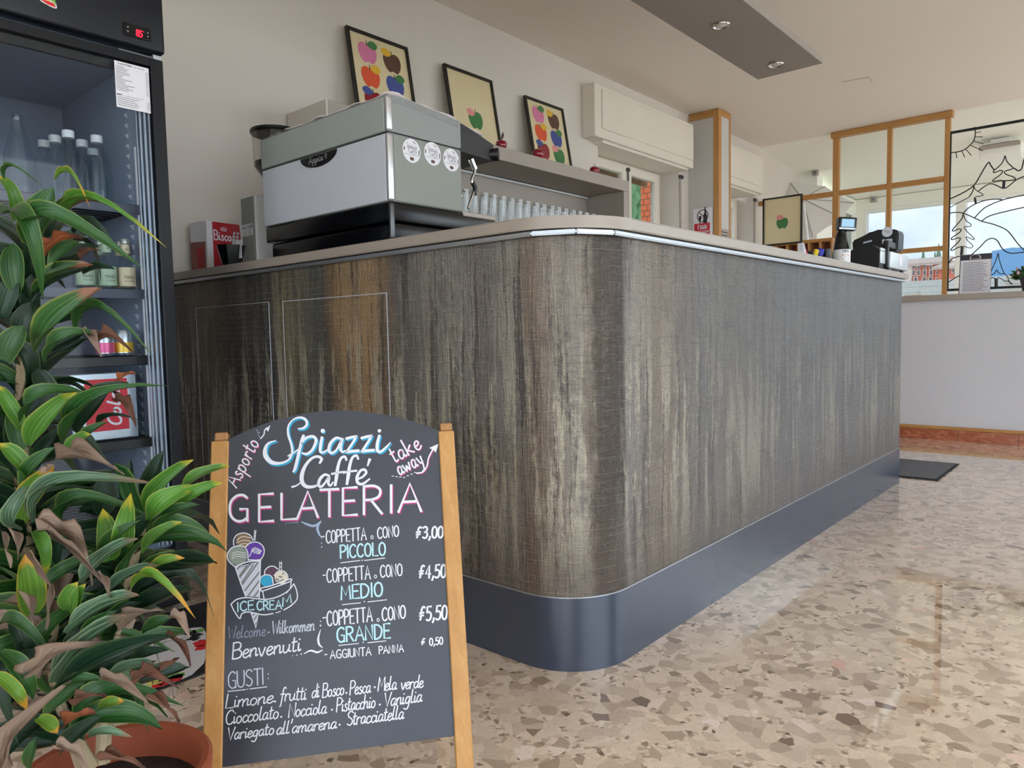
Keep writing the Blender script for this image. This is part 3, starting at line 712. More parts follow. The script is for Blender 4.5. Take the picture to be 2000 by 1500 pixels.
# ------------------------------------------------------------------ stroke lettering
# each glyph: advance | strokes (x,y pairs on a 10-high grid); '~' marks a smooth stroke
GL = {
'A': '6.4|0,0 3.2,10 6.4,0|1.2,3.5 5.2,3.6', 'B': '5.2|0,0 0,10|~0,10 3,10 4.4,8.6 4,6.2 1.6,5.3 0,5.2|~0,5.2 3,5.4 5.1,3.8 4.8,1 2.6,0 0,0',
'C': '5.4|~5.3,8.6 4.2,9.9 2.4,9.8 .6,7.8 .1,5 .6,2 2.2,.2 4.2,.2 5.4,1.5', 'D': '5.6|0,0 0,10|~0,10 2.8,9.6 5.1,7.4 5.4,4.6 4.2,1.5 2,.2 0,0',
'E': '4.6|4.6,10 0,10 0,0 4.7,0|0,5.2 3.8,5.2', 'F': '4.6|4.6,10 0,10 0,0|0,5.2 3.8,5.2',
'G': '5.8|~5.4,8.8 4.2,9.9 2.3,9.7 .6,7.8 .1,5 .6,2 2.2,.2 4,.1 5.5,1.2|5.5,0 5.5,4.6 3.3,4.6', 'I': '.6|.3,0 .3,10', 'L': '4.4|0,10 0,0 4.5,0',
'M': '6.6|0,0 .6,10 3.3,3 6,10 6.6,0', 'N': '5.4|0,0 0,10 5.2,0 5.2,10', 'O': '5.6|~2.8,10 .8,8.6 0,5 .8,1.3 2.8,0 4.8,1.3 5.6,5 4.8,8.6 2.8,10', 'P': '4.8|0,0 0,10|~0,10 3,10 4.8,8.4 4.4,6 2.4,4.9 0,4.9',
'R': '5.2|0,0 0,10|~0,10 3,10 4.7,8.5 4.3,6.2 2.4,5.2 0,5.1|2,5.1 5.2,0', 'S': '4.8|~4.7,8.8 3.4,9.9 1.4,9.7 .3,8 1,6.2 3,5 4.5,3.4 4.2,1.3 2.4,.1 .2,1.2',
'T': '5.2|0,10 5.2,10|2.6,10 2.6,0', 'U': '5.2|~0,10 .1,3 1,.6 2.6,0 4.2,.6 5.1,3 5.2,10', 'V': '5.6|0,10 2.8,0 5.6,10', 'W': '7.6|0,10 1.9,0 3.8,8 5.7,0 7.6,10', 'Z': '5|0,10 5,10 0,0 5,0', 'K': '5|0,0 0,10|4.6,10 0,4.6 5,0',
'0': '4.8|~2.4,10 .6,8.6 0,5 .6,1.3 2.4,0 4.2,1.3 4.8,5 4.2,8.6 2.4,10', '3': '4.6|~.2,9 1.6,10 3.6,9.6 4.2,7.6 3.2,5.7 1.6,5.3|~1.6,5.3 3.8,5 4.6,3 3.8,.8 2,0 .1,.9', '4': '5|3.6,0 3.6,10 0,3.2 5,3.2', '5': '4.6|4.4,10 .8,10 .4,5.6|~.4,5.6 2.2,6.2 4.2,5 4.5,2.8 3.4,.6 1.6,0 .1,.8',
'8': '4.6|~2.3,5.3 .5,6.6 .7,9 2.3,10 3.9,9 4.1,6.6 2.3,5.3 .2,3.6 .4,1 2.3,0 4.2,1 4.4,3.6 2.3,5.3',
',': '1.6|~1.2,1.4 1,0 .1,-1.8', '.': '1|~.3,.2 .6,.6', '-': '3|0,5 2.6,5.2', ':': '1.6|.5,1 .7,1.6|.5,5.6 .7,6.2', "'": '1.4|.9,11 .4,7.8', '°': '2|~1,9.6 .2,8.8 1,8 1.8,8.8 1,9.6',
'€': '5.2|~5,9.2 3.8,10 2.4,9.2 1.6,6.6 1.5,3 .6,.6|0,5.4 4,5.8|0,3.4 3.8,3.8', '*': '2|.4,4.4 1.5,3.4|1.5,4.5 .5,3.3', 'o_': '4|~2,4 .8,3.2 1,1.6 2.2,1.2 3.2,2.2 3,3.6 2,4',
' ': '4|',
'a': '4.6|~3.9,4.6 2.4,5.3 .9,4.2 .3,2 1,.3 2.4,.6 3.7,3 4,4.8|~4,4.8 3.6,2 3.9,.3 5,.9', 'b': '4|0,10 .2,0|~.2,2 1.4,4.8 3,5 3.8,3 3.2,.6 1.6,0 .2,.8', 'c': '3.8|~3.7,4.2 2.6,5.1 1,4.2 .3,2 1.2,.2 2.6,.2 3.9,1.2',
'd': '4.6|~3.8,4.2 2.4,5.1 .8,4 .3,1.8 1.2,.1 2.8,.8 3.9,3|4.4,10 3.9,2|~3.9,2 4,.3 5,.8', 'e': '4|~.4,2.4 2.4,2.8 3.6,4 2.8,5.2 1.2,4.6 .3,2.4 1,.4 2.4,.1 4.2,1.4', 'f': '3.8|~4.4,9 3.4,10 2.4,8.6 2,4 1.4,-2.6 .6,-3.8|.4,5 3.8,5.2',
'g': '4.6|~3.8,4.4 2.4,5.1 .9,4 .4,2 1.2,.3 2.8,1 3.8,3.2|~3.9,5 3.6,0 2.6,-3.2 .8,-3.8 -.4,-2.8', 'h': '4.6|.4,10 0,0|~.1,2.4 1.6,4.8 3.2,4.8 3.4,2.4 3.4,.4 4.8,.8', 'i': '2|~.5,5 .5,2 .7,.2 2,1|.8,7.2 1,7.6', 'k': '4.4|.4,10 .2,0|~3.8,5 .6,2.4|~1,2.8 2.6,1.4 4.2,.2',
'l': '2.4|~.9,10 .4,4 .6,.4 2.4,1', 'm': '6.8|.2,5 .2,0|~.2,2.6 1.6,5 2.8,4.6 2.9,0|~2.9,2.6 4.4,5 5.6,4.6 5.6,.6 7,.9', 'n': '4.6|.2,5 .2,0|~.2,2.6 1.8,5 3.3,4.8 3.4,2 3.6,.3 4.8,1', 'o': '4.4|~2.2,5 .8,4.2 .3,2.2 1.2,.2 2.6,.2 3.8,1.8 3.6,4 2.2,5', 'p': '4.4|.5,5 .1,-4.6|~.3,2.2 1.6,4.8 3.2,5 4.1,3.2 3.4,.6 1.8,0 .4,1',
'r': '3.4|.3,5 .3,0|~.3,2.8 1.4,4.8 2.6,5.1 3.4,4.4', 's': '3.4|~3,4.6 1.8,5.2 .8,4.2 1.6,3 3,1.8 2.4,.2 .9,0 .1,.8', 't': '3|~1.3,8.8 1,3 1.3,.3 3,.9|0,6 3,6.3', 'u': '4.8|~.3,5 .3,1.8 1.3,.1 2.8,.8 3.8,3|~3.9,5 3.9,1 5,.8', 'v': '4|~0,5 1.6,.2 2.4,.4 3.9,5', 'w': '6|~0,5 1.3,.2 2.9,4 4.2,.2 5.9,5', 'y': '4.2|~.2,5 1.4,1.4 2.4,1|~4,5 3.2,0 1.8,-3.6 .2,-4', 'z': '4.2|.2,5 3.8,5 .2,.1|~.2,.1 2.6,0 4.6,1.2',
'è': '4|~.4,2.4 2.4,2.8 3.6,4 2.8,5.2 1.2,4.6 .3,2.4 1,.4 2.4,.1 4.2,1.4|3.6,9 3.2,6.8', 'È': '4.6|4.6,10 0,10 0,0 4.7,0|0,5.2 3.8,5.2|1.6,13.4 3,11.4',
}
def glyph(ch):
    a = GL[ch].split('|'); st = []
    for s in a[1:]:
        if not s: continue
        sm = s[0] == '~'
        pts = [tuple(float(v) for v in p.split(',')) for p in s.lstrip('~').split()]
        st.append((sm, pts))
    return float(a[0]), st
def ribbon(bm, pts, w, mp, lift=0., closed=False):
    """flat stroke of width w along 2-D pts, laid on a surface by mp(u, v, lift)"""
    P = [Vector((p[0], p[1])) for p in pts]; n = len(P)
    if n < 2: return
    L, R = [], []
    ww = w if isinstance(w, (list, tuple)) else [w]*n
    for i in range(n):
        d = P[min(i+1, n-1)]-P[max(i-1, 0)]
        if d.length < 1e-9: d = Vector((1, 0))
        d.normalize(); s = Vector((-d.y, d.x))*ww[i]/2
        e = d*ww[i]*.3*(-1 if i == 0 else (1 if i == n-1 else 0))
        L.append(bm.verts.new(mp(*(P[i]+s+e), lift))); R.append(bm.verts.new(mp(*(P[i]-s+e), lift)))
    for i in range(n-1): bm.faces.new((L[i], L[i+1], R[i+1], R[i]))
def sm2(pts, k=4, closed=False):
    return [(p.x, p.y) for p in smooth_pts([(a, b, 0) for a, b in pts], k, closed)]
def fillpoly(bm, pts, mp, lift=0.):
    v = [bm.verts.new(mp(a, b, lift)) for a, b in pts]
    try:
        f = bm.faces.new(v); bmesh.ops.triangulate(bm, faces=[f])
    except ValueError: pass
def word(bm, text, p0, p1, h, w, mp, lift=0., slant=0., up=None, jit=0., gap=1.6):
    """lettering from baseline point p0 to p1, h = height of a capital; up = unit vector of the stems"""
    p0, p1 = Vector(p0), Vector(p1); d = p1-p0
    gs = [glyph(c) for c in text]
    adv = sum(g[0]+gap for g in gs)-gap
    ux = d/adv
    if up is None: up = Vector((ux.y, -ux.x)).normalized()        # image y runs down
    uy = Vector(up)*(h/10)
    x = 0.
    for a, st in gs:
        jx, jy = random.uniform(-jit, jit), random.uniform(-jit, jit)
        for smth, pts in st:
            q = [p0+ux*(x+px+slant*py+jx)+uy*(py+jy) for px, py in pts]
            q = [(v.x, v.y) for v in q]
            ribbon(bm, sm2(q, 3) if smth and len(q) > 2 else q, w, mp, lift)
        x += a+gap
def plane_map(o, u, v, n):
    o, u, v, n = Vector(o), Vector(u), Vector(v), Vector(n)
    return lambda a, b, l=0.: o+u*a+v*b+n*l
def solid_disc(bm, mp, r, n=24, c=(0, 0), lift=0., sy=1.):
    fillpoly(bm, [(c[0]+r*math.cos(2*PI*i/n), c[1]+r*sy*math.sin(2*PI*i/n)) for i in range(n)], mp, lift)

# ------------------------------------------------------------------ bar counter
YC, XCF, RC, YE = 1.494, -1.0745, .20, 4.685
XL = XW+.01
cxc, cyc = XCF-RC, YC+RC
def cpath(o=0., x0=XL, y1=YE, n=12, r=RC):
    cx, cy = XCF-r, YC+r
    P = [(x0, YC-o)]
    P += [(cx+(r+o)*math.sin(a), cy-(r+o)*math.cos(a)) for a in [PI/2*i/n for i in range(n+1)]]
    P.append((XCF+o, y1)); return P
def shell(bm, outer, inner, z0, z1, uvl=None):
    n = len(outer)
    def ring(P, z): return [bm.verts.new((p[0], p[1], z)) for p in P]
    ob, ot, ib, it_ = ring(outer, z0), ring(outer, z1), ring(inner, z0), ring(inner, z1)
    s = [0.]
    for a, b in zip(outer, outer[1:]): s.append(s[-1]+math.hypot(b[0]-a[0], b[1]-a[1]))
    uv = bm.loops.layers.uv.verify()
    for i in range(n-1):
        f = bm.faces.new((ob[i], ob[i+1], ot[i+1], ot[i]))
        for lp, (a, b) in zip(f.loops, ((s[i], z0), (s[i+1], z0), (s[i+1], z1), (s[i], z1))): lp[uv].uv = (a, b)
        bm.faces.new((ib[i+1], ib[i], it_[i], it_[i+1])); bm.faces.new((ot[i], ot[i+1], it_[i+1], it_[i])); bm.faces.new((ob[i+1], ob[i], ib[i], ib[i+1]))
    bm.faces.new((ob[0], ot[0], it_[0], ib[0])); bm.faces.new((ob[-1], ib[-1], it_[-1], ot[-1]))
ct = thing('bar_counter', 'long bar counter clad in dark weathered woven paper with a rounded corner', 'counter', (-1.6, 2.2, 0))
ZK, ZT, ZW0, ZW1 = .207, 1.174, 1.190, 1.222
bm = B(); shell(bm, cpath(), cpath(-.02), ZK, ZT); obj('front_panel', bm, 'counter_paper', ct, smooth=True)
bm = B(); shell(bm, cpath(.003), cpath(-.02), 0, ZK-.003); obj('kick_plate', bm, 'kick_blue', ct, smooth=True, label='dark blue grey metal kick plate')
bm = B(); shell(bm, cpath(.0045), cpath(-.01), ZK-.003, ZK); obj('kick_edge', bm, 'aluminium', ct, smooth=True)
bm = B(); box(bm, (XCF-.6, YE-.02, 0), (XCF-.021, YE, ZT)); obj('end_panel', bm, 'grey_panel', ct)
bm = B(); box(bm, (XL, YC+.3, 0), (-1.75, YC+.32, 1.0)); box(bm, (-1.75, YC+.3, 0), (-1.73, YE-.03, 1.0)); obj('back_panel', bm, 'grey_panel', ct)
def door_panel(pa, pb, zt):
    xa, xb = at(*pa, 'y', YC).x, at(*pb, 'y', YC).x
    bm = B(); shell(bm, [(xa, YC-.0012), (xb, YC-.0012)], [(xa, YC-.0002), (xb, YC-.0002)], ZK+.002, zt)
    uv = bm.loops.layers.uv.verify()
    for f in bm.faces:
        for lp in f.loops: lp[uv].uv = (lp.vert.co.x-XL, lp.vert.co.z)
    d = obj('door_panel', bm, 'counter_paper', ct)
    bm = B()
    e = .0022
    box(bm, (xa-e, YC-.0022, ZK+.003), (xa, YC-.0003, zt)); box(bm, (xb, YC-.0022, ZK+.003), (xb+e, YC-.0003, zt)); box(bm, (xa-e, YC-.0022, zt), (xb+e, YC-.0003, zt+e))
    obj('edge_strip', bm, 'chalk_mid', d)
door_panel((383, 602), (525, 592), 1.060); door_panel((553, 590), (755, 574), 1.058)

wt_ = thing('worktop', 'taupe laminate worktop running round the bar counter', 'worktop', (-1.6, 2.0, ZW0))
RW = .2
outer = cpath(.03, y1=4.70, n=16)
bm = B()
inn = [(XCF-.60, 4.70), (XCF-.60, YC+.60), (XL, YC+.60)]
prism(bm, [(p[0], p[1], ZW0) for p in outer+inn], (0, 0, ZW1-ZW0))
es = [e for e in bm.edges if abs(e.verts[0].co.z-e.verts[1].co.z) < 1e-6]
bmesh.ops.bevel(bm, geom=es, offset=.003, segments=2, affect='EDGES')
obj('top', bm, 'taupe_laminate', wt_, smooth=True)
bm = B()
prism(bm, [(p[0], p[1], ZT+.001) for p in cpath(.006, y1=4.68)+[(XCF-.58, 4.68), (XCF-.58, YC+.58), (XL, YC+.58)]], (0, 0, ZW0-ZT-.002)); obj('sub_top', bm, 'steel_dark', wt_)
P0, P1, P2 = (-1.215, YC-.022), (XCF-.2+.215*math.sin(PI/4)+.018, YC+.2-.215*math.cos(PI/4)-.018), (XCF+.022, 1.625)
ch = [(XL, YC-.022), P0, P1, P2, (XCF+.022, 4.69)]
for a, b_ in zip(ch, ch[1:]):
    d = Vector((b_[0]-a[0], b_[1]-a[1])).normalized(); nrm = Vector((d.y, -d.x))
    a2_, b2_ = Vector(a)+d*.0008, Vector(b_)-d*.0008
    bm = B(); prism(bm, [(a2_.x, a2_.y, ZT), (b2_.x, b2_.y, ZT), (b2_.x, b2_.y, ZW0-.004), (a2_.x, a2_.y, ZW0-.004)], (-nrm.x*.02, -nrm.y*.02, 0))
    bmesh.ops.bevel(bm, geom=list(bm.edges), offset=.003, segments=2, affect='EDGES')
    obj('metal_strip', bm, 'aluminium', wt_, smooth=True)

# ------------------------------------------------------------------ canopy over the counter
ZCN = 2.45
ca = at(1479.5, 157, 'z', ZCN); cb_ = at(1605, 123, 'z', ZCN)
xa, xb, ye = -1.845, -1.458, (ca.y+cb_.y)/2
cn = thing('ceiling_canopy', 'grey boxed canopy with small spotlights hanging from the ceiling above the counter', 'canopy', (-1.65, 3.2, ZCN))
bm = B(); box(bm, (xa, 1.3, ZCN), (xb, ye, ZCN+.042), .002); obj('panel', bm, 'canopy_grey', cn)
yb_ = at(1457, 48, 'x', xb-.012).y
bm = B(); box(bm, (xa+.1, 1.5, ZCN+.042), (xb-.012, yb_, ZC-.002)); obj('box', bm, 'canopy_grey', cn)
for px, py in ((1409, 48), (1516, 125)):
    p = at(px, py, 'z', ZCN)
    bm = B(); lathe(bm, [(.042, -.004), (.044, 0), (.03, .004)], (p.x, p.y, ZCN-.004), 24, cap=False); lathe(bm, [(.042, 0), (.042, .002)], (p.x, p.y, ZCN-.003), 24); s = obj('spotlight', bm, 'chrome', cn, smooth=True)
    bm = B(); lathe(bm, [(.030, 0), (.024, -.004), (.004, -.006)], (p.x, p.y, ZCN-.0035), 20); obj('lens', bm, 'lamp_glass', s, smooth=True)

# ------------------------------------------------------------------ espresso machine
X0, X1, Y0, Y1, Y2 = -2.73, -1.928, 1.60, 1.943, 2.127
ZB0, ZB1, ZM, ZS, ZH = 1.245, 1.311, 1.376, 1.604, 1.727
em = thing('espresso_machine', 'two group silver espresso machine with black base, back turned, on the worktop', 'coffee machine', (-2.33, 1.85, ZW1))
def arc_top(y):                       # lid falls towards the groups
    t_ = (y-Y0)/(Y1-Y0); return ZH+.004*math.sin(PI*min(t_*2, 1))-.021*t_*t_
bm = B(); pr_ = [(X0, Y0, ZS+.003)]+[(X0, Y0+(Y1-Y0)*i/8, arc_top(Y0+(Y1-Y0)*i/8)) for i in range(9)]+[(X0, Y1, ZS+.003)]
prism(bm, pr_, (X1-X0, 0, 0)); bmesh.ops.bevel(bm, geom=[e for e in bm.edges if e.calc_length() > .5], offset=.004, segments=2, affect='EDGES')
obj('upper_body', bm, 'machine_silver', em, smooth=True)
bx('lower_body', (X0+.002, Y0+.002, ZM), (X1-.002, Y1, ZS), 'machine_silver', em, .004, 2)
bx('back_sheet', (X0+.006, Y0-.0005, ZM+.003), (X1-.018, Y0+.004, ZS-.004), 'machine_back', em, .0015)
bx('upper_sheet', (X0+.006, Y0-.0015, ZS+.005), (X1-.018, Y0+.002, ZH-.006), 'machine_upper', em, .0015)
bx('side_sheet', (X1-.004, Y0+.024, ZM+.003), (X1+.0005, Y1-.001, ZS-.004), 'machine_side', em, .0015)
bx('seam', (X0+.006, Y0+.006, ZS-.001), (X1-.006, Y1-.004, ZS+.0035), 'black_plastic', em)
for z0, z1 in ((ZM+.001, ZS-.003), (ZS+.004, ZH-.003)):
    bm = B(); box(bm, (X1-.016, Y0-.003, z0), (X1+.003, Y0+.022, z1), .008, 3); obj('corner_trim', bm, 'machine_trim', em, smooth=True)
bm = B()
for k in range(3): tube(bm, [(X1+.0005, Y0+.02+(Y1-Y0-.03)*i/8, arc_top(Y0+.02+(Y1-Y0-.03)*i/8)-.008-.008*k) for i in range(9)], .0016, 6)
obj('rib', bm, 'machine_trim', em, smooth=True)
bx('base', (X0+.004, Y0+.004, ZB1), (X1-.001, Y2, ZM-.002), 'black_gloss', em, .006, 2)
bx('base_tray', (X0+.03, Y0+.012, ZB0), (X1-.002, Y2-.02, ZB1-.003), 'black_gloss', em, .012, 3)
bm = B(); box(bm, (X1-.014, Y0, ZB0+.004), (X1+.002, Y0+.02, ZM-.004), .007, 3); obj('corner_trim', bm, 'steel_dark', em, smooth=True)
for fx in (X0+.12, X1-.08):
    for fy in (Y0+.07, Y2-.09):
        bm = B(); lathe(bm, [(.024, ZW1), (.022, ZB0-.006), (.016, ZB0)], (fx, fy, 0), 14); obj('foot', bm, 'black_plastic', em, smooth=True)
bm = B(); prism(bm, [(X0+.05, Y1, 1.60), (X0+.05, Y2, 1.592), (X0+.05, Y2, 1.655), (X0+.05, Y1+.06, 1.69), (X0+.05, Y1, 1.704)], (X1-.004-X0-.05, 0, 0)); obj('group_hood', bm, 'black_side', em)
bm = B(); tube(bm, [(X1-.02, Y2-.01, 1.617), (X1+.012, Y2+.012, 1.617)], [.022, .026], 16); obj('steam_knob', bm, 'black_plastic', em, smooth=True)
for gx in (-2.52, -2.22):
    bm = B(); lathe(bm, [(.036, 1.535), (.036, 1.60)], (gx, Y1+.1, 0), 18); lathe(bm, [(.032, 1.50), (.038, 1.51), (.038, 1.535)], (gx, Y1+.1, 0), 18); tube(bm, [(gx, Y1+.12, 1.518), (gx, Y2+.1, 1.51)], .012, 10); obj('group_head', bm, 'chrome', em, smooth=True)
bx('drip_tray', (X0+.03, Y1+.004, ZM-.014), (X1+.001, Y2+.004, ZM+.004), 'taupe_laminate', em, .003)
pw = [at(923, 318, 'x', X1-.05), at(928, 332, 'x', X1-.05), at(922, 348, 'x', X1-.05), at(922, 358, 'x', X1-.05), at(928, 366, 'x', X1-.05), at(922, 385, 'x', X1-.05), at(914, 407, 'x', X1-.05)]
wand = em
bm = B(); tube(bm, smooth_pts(pw, 4), .0052, 8); ws = obj('steam_wand', bm, 'chrome', em, smooth=True)
bm = B(); tube(bm, [pw[3]+Vector((0, .001, .004)), pw[4], pw[4]+Vector((0, -.004, -.03))], .009, 8); obj('grip_sleeve', bm, 'black_plastic', ws, smooth=True)
bm = B(); tube(bm, [at(920, 310, 'x', X1-.05), at(928, 330, 'x', X1-.05)], .012, 8); obj('ball_joint', bm, 'chrome', ws, smooth=True)
# badge on the back
mpb = plane_map((0, Y0-.0006, 0), (1, 0, 0), (0, 0, 1), (0, -1, 0))
ba, bb_ = at(588, 312, 'y', Y0), at(659, 290, 'y', Y0)
bm = B()
hw, cx_ = (bb_.x-ba.x)/2, (ba.x+bb_.x)/2
ap = [(cx_+hw*math.cos(PI+PI*i/16), ZS-.006+.045*math.sin(PI+PI*i/16)) for i in range(17)]
prism(bm, [mpb(a, b_) for a, b_ in ap], (0, -.003, 0)); bd_ = obj('badge', bm, 'steel_dark', em)
bm = B(); word(bm, 'Appia', (cx_-.06, ZS-.032), (cx_+.03, ZS-.032), .022, .0022, mpb, .004, .12, up=(0, 1)); word(bm, 'II', (cx_+.045, ZS-.028), (cx_+.055, ZS-.028), .018, .0018, mpb, .004, up=(0, 1)); obj('badge_lettering', bm, 'chalk_mid', bd_)
# three round stickers on the side
mps = lambda c: plane_map((X1+.0012, c.y, c.z), (0, 1, 0), (0, 0, 1), (1, 0, 0))
for i, (px, py) in enumerate(((802.5, 295), (843.5, 301), (880, 313))):
    c = at(px, py, 'x', X1-.002); mp = mps(c)
    bm = B(); lathe(bm, [(.0405, 0), (.0405, .0012)], (0, 0, 0), 32, M=Matrix.Translation(mp(0, 0, -.0002)) @ Matrix.Rotation(PI/2, 4, 'Y')); st = obj('sticker', bm, 'paper', em)
    bm = B(); word(bm, 'Spiazzi', (-.024, .008), (.024, .008), .018, .0014, mp, .0016, .1, up=(0, 1)); word(bm, 'Caffè', (-.012, -.008), (.022, -.008), .018, .0014, mp, .0016, .1, up=(0, 1)); ribbon(bm, [(-.032, -.014), (.03, -.014)], .0012, mp, .0016); obj('sticker_lettering', bm, 'ink_grey', st)
    bm = B()
    fillpoly(bm, [(-.008, -.032), (.008, -.033), (.01, -.022), (.004, -.024), (0, -.02), (-.005, -.023), (-.009, -.021)], mp, .0016)
    fillpoly(bm, [(-.036, -.004), (-.031, 0), (-.033, .012), (-.036, .008)], mp, .0016); fillpoly(bm, [(.031, -.012), (.035, -.01), (.036, .006), (.032, .008)], mp, .0016); fillpoly(bm, [(.0, .034), (.012, .031), (.022, .024), (.014, .026), (.006, .031)], mp, .0016)
    obj('sticker_motif', bm, 'print_brown', st)
# folded cloth lying on the lid
bm = B()
nx, ny = 34, 16
gv = []
for i in range(nx+1):
    row = []
    for j in range(ny+1):
        x = X0+.16+(X1-.02-X0-.16)*i/nx; y = Y0+.012+(Y2-.05-Y0)*j/ny
        zt = arc_top(min(y, Y1)) if y < Y1 else arc_top(Y1)-(y-Y1)*.22
        z = zt+.007+.006*math.sin(i*1.7+j*.3)*math.sin(j*1.1)+.007*max(0, math.sin(i*.55+1))*(1 if j < 3 else .4)
        edge = max(0, 1-j/2.)
        row.append(bm.verts.new((x, y+.004*math.sin(i*.9), z-edge*.004)))
    gv.append(row)
for i in range(nx):
    for j in range(ny): bm.faces.new((gv[i][j], gv[i+1][j], gv[i+1][j+1], gv[i][j+1]))
r = bmesh.ops.extrude_face_region(bm, geom=list(bm.faces))
for e in r['geom']:
    if isinstance(e, bmesh.types.BMVert): e.co.z += .004
o = obj('bar_cloth', bm, 'cloth', smooth='all'); tag(o, 'pale pink cloth laid over the lid of the espresso machine', 'cloth')

# ------------------------------------------------------------------ coffee grinder
gr = thing('coffee_grinder', 'grey coffee grinder with a clear bean hopper left of the espresso machine', 'grinder', (-2.96, 1.78, ZW1))
gx1 = at(499, 440, 'y', 1.66).x; gx0 = gx1-.115
gz = at(499, 378, 'y', 1.66).z
bm = B(); box(bm, (gx0, 1.66, ZW1), (gx1, 1.88, gz), .01, 3); obj('body', bm, 'white_plastic', gr, smooth=True)
bx('side_panel', (gx0+.008, 1.655, ZW1+.005), (gx1-.003, 1.661, gz-.008), 'machine_silver', gr, .002)  # greyer sheet puts the unlit face's shade into the colour
bm = B(); lathe(bm, [(.045, gz), (.052, gz+.008), (.052, gz+.016), (.036, gz+.022)], (gx1-.03, 1.77, 0), 24); obj('collar', bm, 'chrome', gr, smooth=True)
hc = (gx1+.012, 1.77, 0)
ht = at(480, 264, 'y', 1.70).z
bm = B(); lathe(bm, [(.03, gz+.02), (.036, gz+.04), (.098, gz+.125), (.102, ht-.012)], hc, 28, cap=False); hp_ = obj('hopper', bm, 'hopper_plastic', gr, smooth=True)
bm = B(); lathe(bm, [(.027, gz+.024), (.034, gz+.045), (.092, gz+.125), (.094, gz+.145), (.02, gz+.15)], hc, 28); obj('beans', bm, 'bean_brown', hp_, smooth=True)
bm = B(); lathe(bm, [(.105, ht-.014), (.11, ht-.006), (.108, ht+.004), (.09, ht+.008)], hc, 28); obj('hopper_lid', bm, 'black_plastic', gr, smooth=True)
mpg = plane_map((gx0+.016, 1.6545, 0), (1, 0, 0), (0, 0, 1), (0, -1, 0))
zl0, zl1 = at(488, 460, 'y', 1.655).z, at(488, 437, 'y', 1.655).z
bm = B(); box(bm, (gx0+.01, 1.653, zl0), (gx1-.012, 1.6545, zl1)); lb = obj('maker_plate', bm, 'paper', gr)
bm = B(); word(bm, 'MAZZER', (0, zl0+.03), (.086, zl0+.03), .013, .0028, mpg, .0018, up=(0, 1)); word(bm, 'LUIGI', (.01, zl0+.017), (.074, zl0+.017), .006, .0012, mpg, .0018, up=(0, 1)); word(bm, 'MAZZER', (.01, zl0+.005), (.074, zl0+.005), .006, .0012, mpg, .0018, up=(0, 1)); obj('plate_lettering', bm, 'ink', lb)

# ------------------------------------------------------------------ biscuit box and cone cup
kb = thing('biscuit_box', 'red and white biscuit carton at the left end of the worktop', 'box', (-3.13, 1.7, ZW1))
c0 = at(404, 470, 'y', 1.57); c0.z = ZW1
ztop = at(404, 430, 'y', 1.57).z
yaw = math.radians(97)
uR = Vector((math.cos(yaw), math.sin(yaw), 0)); uL = Vector((-math.sin(yaw), math.cos(yaw), 0))
wR, wL = .19, .125
zb_ = ZW1
bm = B(); prism(bm, [c0, c0+uR*wR, c0+uR*wR+uL*wL, c0+uL*wL], (0, 0, ztop-ZW1)); obj('carton', bm, 'paper', kb)
H_ = ztop-ZW1
nR = Vector((uR.y, -uR.x, 0)); nL = Vector((-uL.y, uL.x, 0))
mpr = plane_map(c0, uR, (0, 0, 1), nR); mpl = plane_map(c0, uL, (0, 0, 1), nL)
bm = B(); prism(bm, [mpr(.03, .001, .0002), mpr(wR-.002, .001, .0002), mpr(wR-.02, H_-.001, .0002), mpr(.03, H_-.001, .0002)], nR*.0008); rf = obj('red_panel', bm, 'red_card', kb)
bm = B()
word(bm, 'Biscoff', (.036, H_*.65), (wR-.028, H_*.65), .042, .0062, mpr, .0016, up=(0, 1), gap=1.2)
ribbon(bm, sm2([(.07, H_*.86), (.078, H_*.9), (.095, H_*.9), (.103, H_*.86), (.095, H_*.835), (.078, H_*.835), (.07, H_*.86)], 3), .002, mpr, .0016); word(bm, 'lotus', (.077, H_*.85), (.097, H_*.85), .012, .0016, mpr, .0016, up=(0, 1))
obj('box_lettering', bm, 'paper', rf)
bm = B(); prism(bm, [mpl(.012, .002, .0002), mpl(wL-.002, .002, .0002), mpl(wL-.002, H_*.62, .0002), mpl(.012, H_*.6, .0002)], nL*.0008); obj('side_picture', bm, 'photo_brown', kb)
bm = B()
for a in (.03, .055): prism(bm, [mpl(a, .02, .001), mpl(a+.02, .02, .001), mpl(a+.02, H_*.5, .001), mpl(a, H_*.5, .001)], nL*.0006)
obj('side_print', bm, 'red_card', kb)
cpt = thing('cone_cup', 'black tapered cup holding white sachets in front of the biscuit carton', 'cup', (0, 0, 0))
cc_ = at(452, 500, 'y', 1.555)
dep_ = (cc_-CAM).dot(CF); r1_, r0_ = 26/FPX*dep_*1.08, 17/FPX*dep_
zc1 = at(452, 480, 'y', 1.555).z
cpt.location = (cc_.x, 1.555, ZW1); EOFF[cpt.name] = Vector(cpt.location)
bm = B(); lathe(bm, [(r0_, ZW1), (r1_, zc1), (r1_-.006, zc1), (r0_-.004, ZW1+.01)], (cc_.x, 1.555, 0), 8); obj('shell', bm, 'cone_black', cpt)
for k, (dx, dz, rz) in enumerate(((.03, .03, .3), (.045, .026, .5), (.02, .012, -.2))):
    bm = B(); box(bm, (-.022, -.001, -.05), (.022, .001, dz), 0, M=Matrix.Translation((cc_.x+dx, 1.555+.01*k, zc1-.005)) @ Matrix.Rotation(.25-.2*k, 4, 'Y')); obj('sachet', bm, 'paper', cpt)
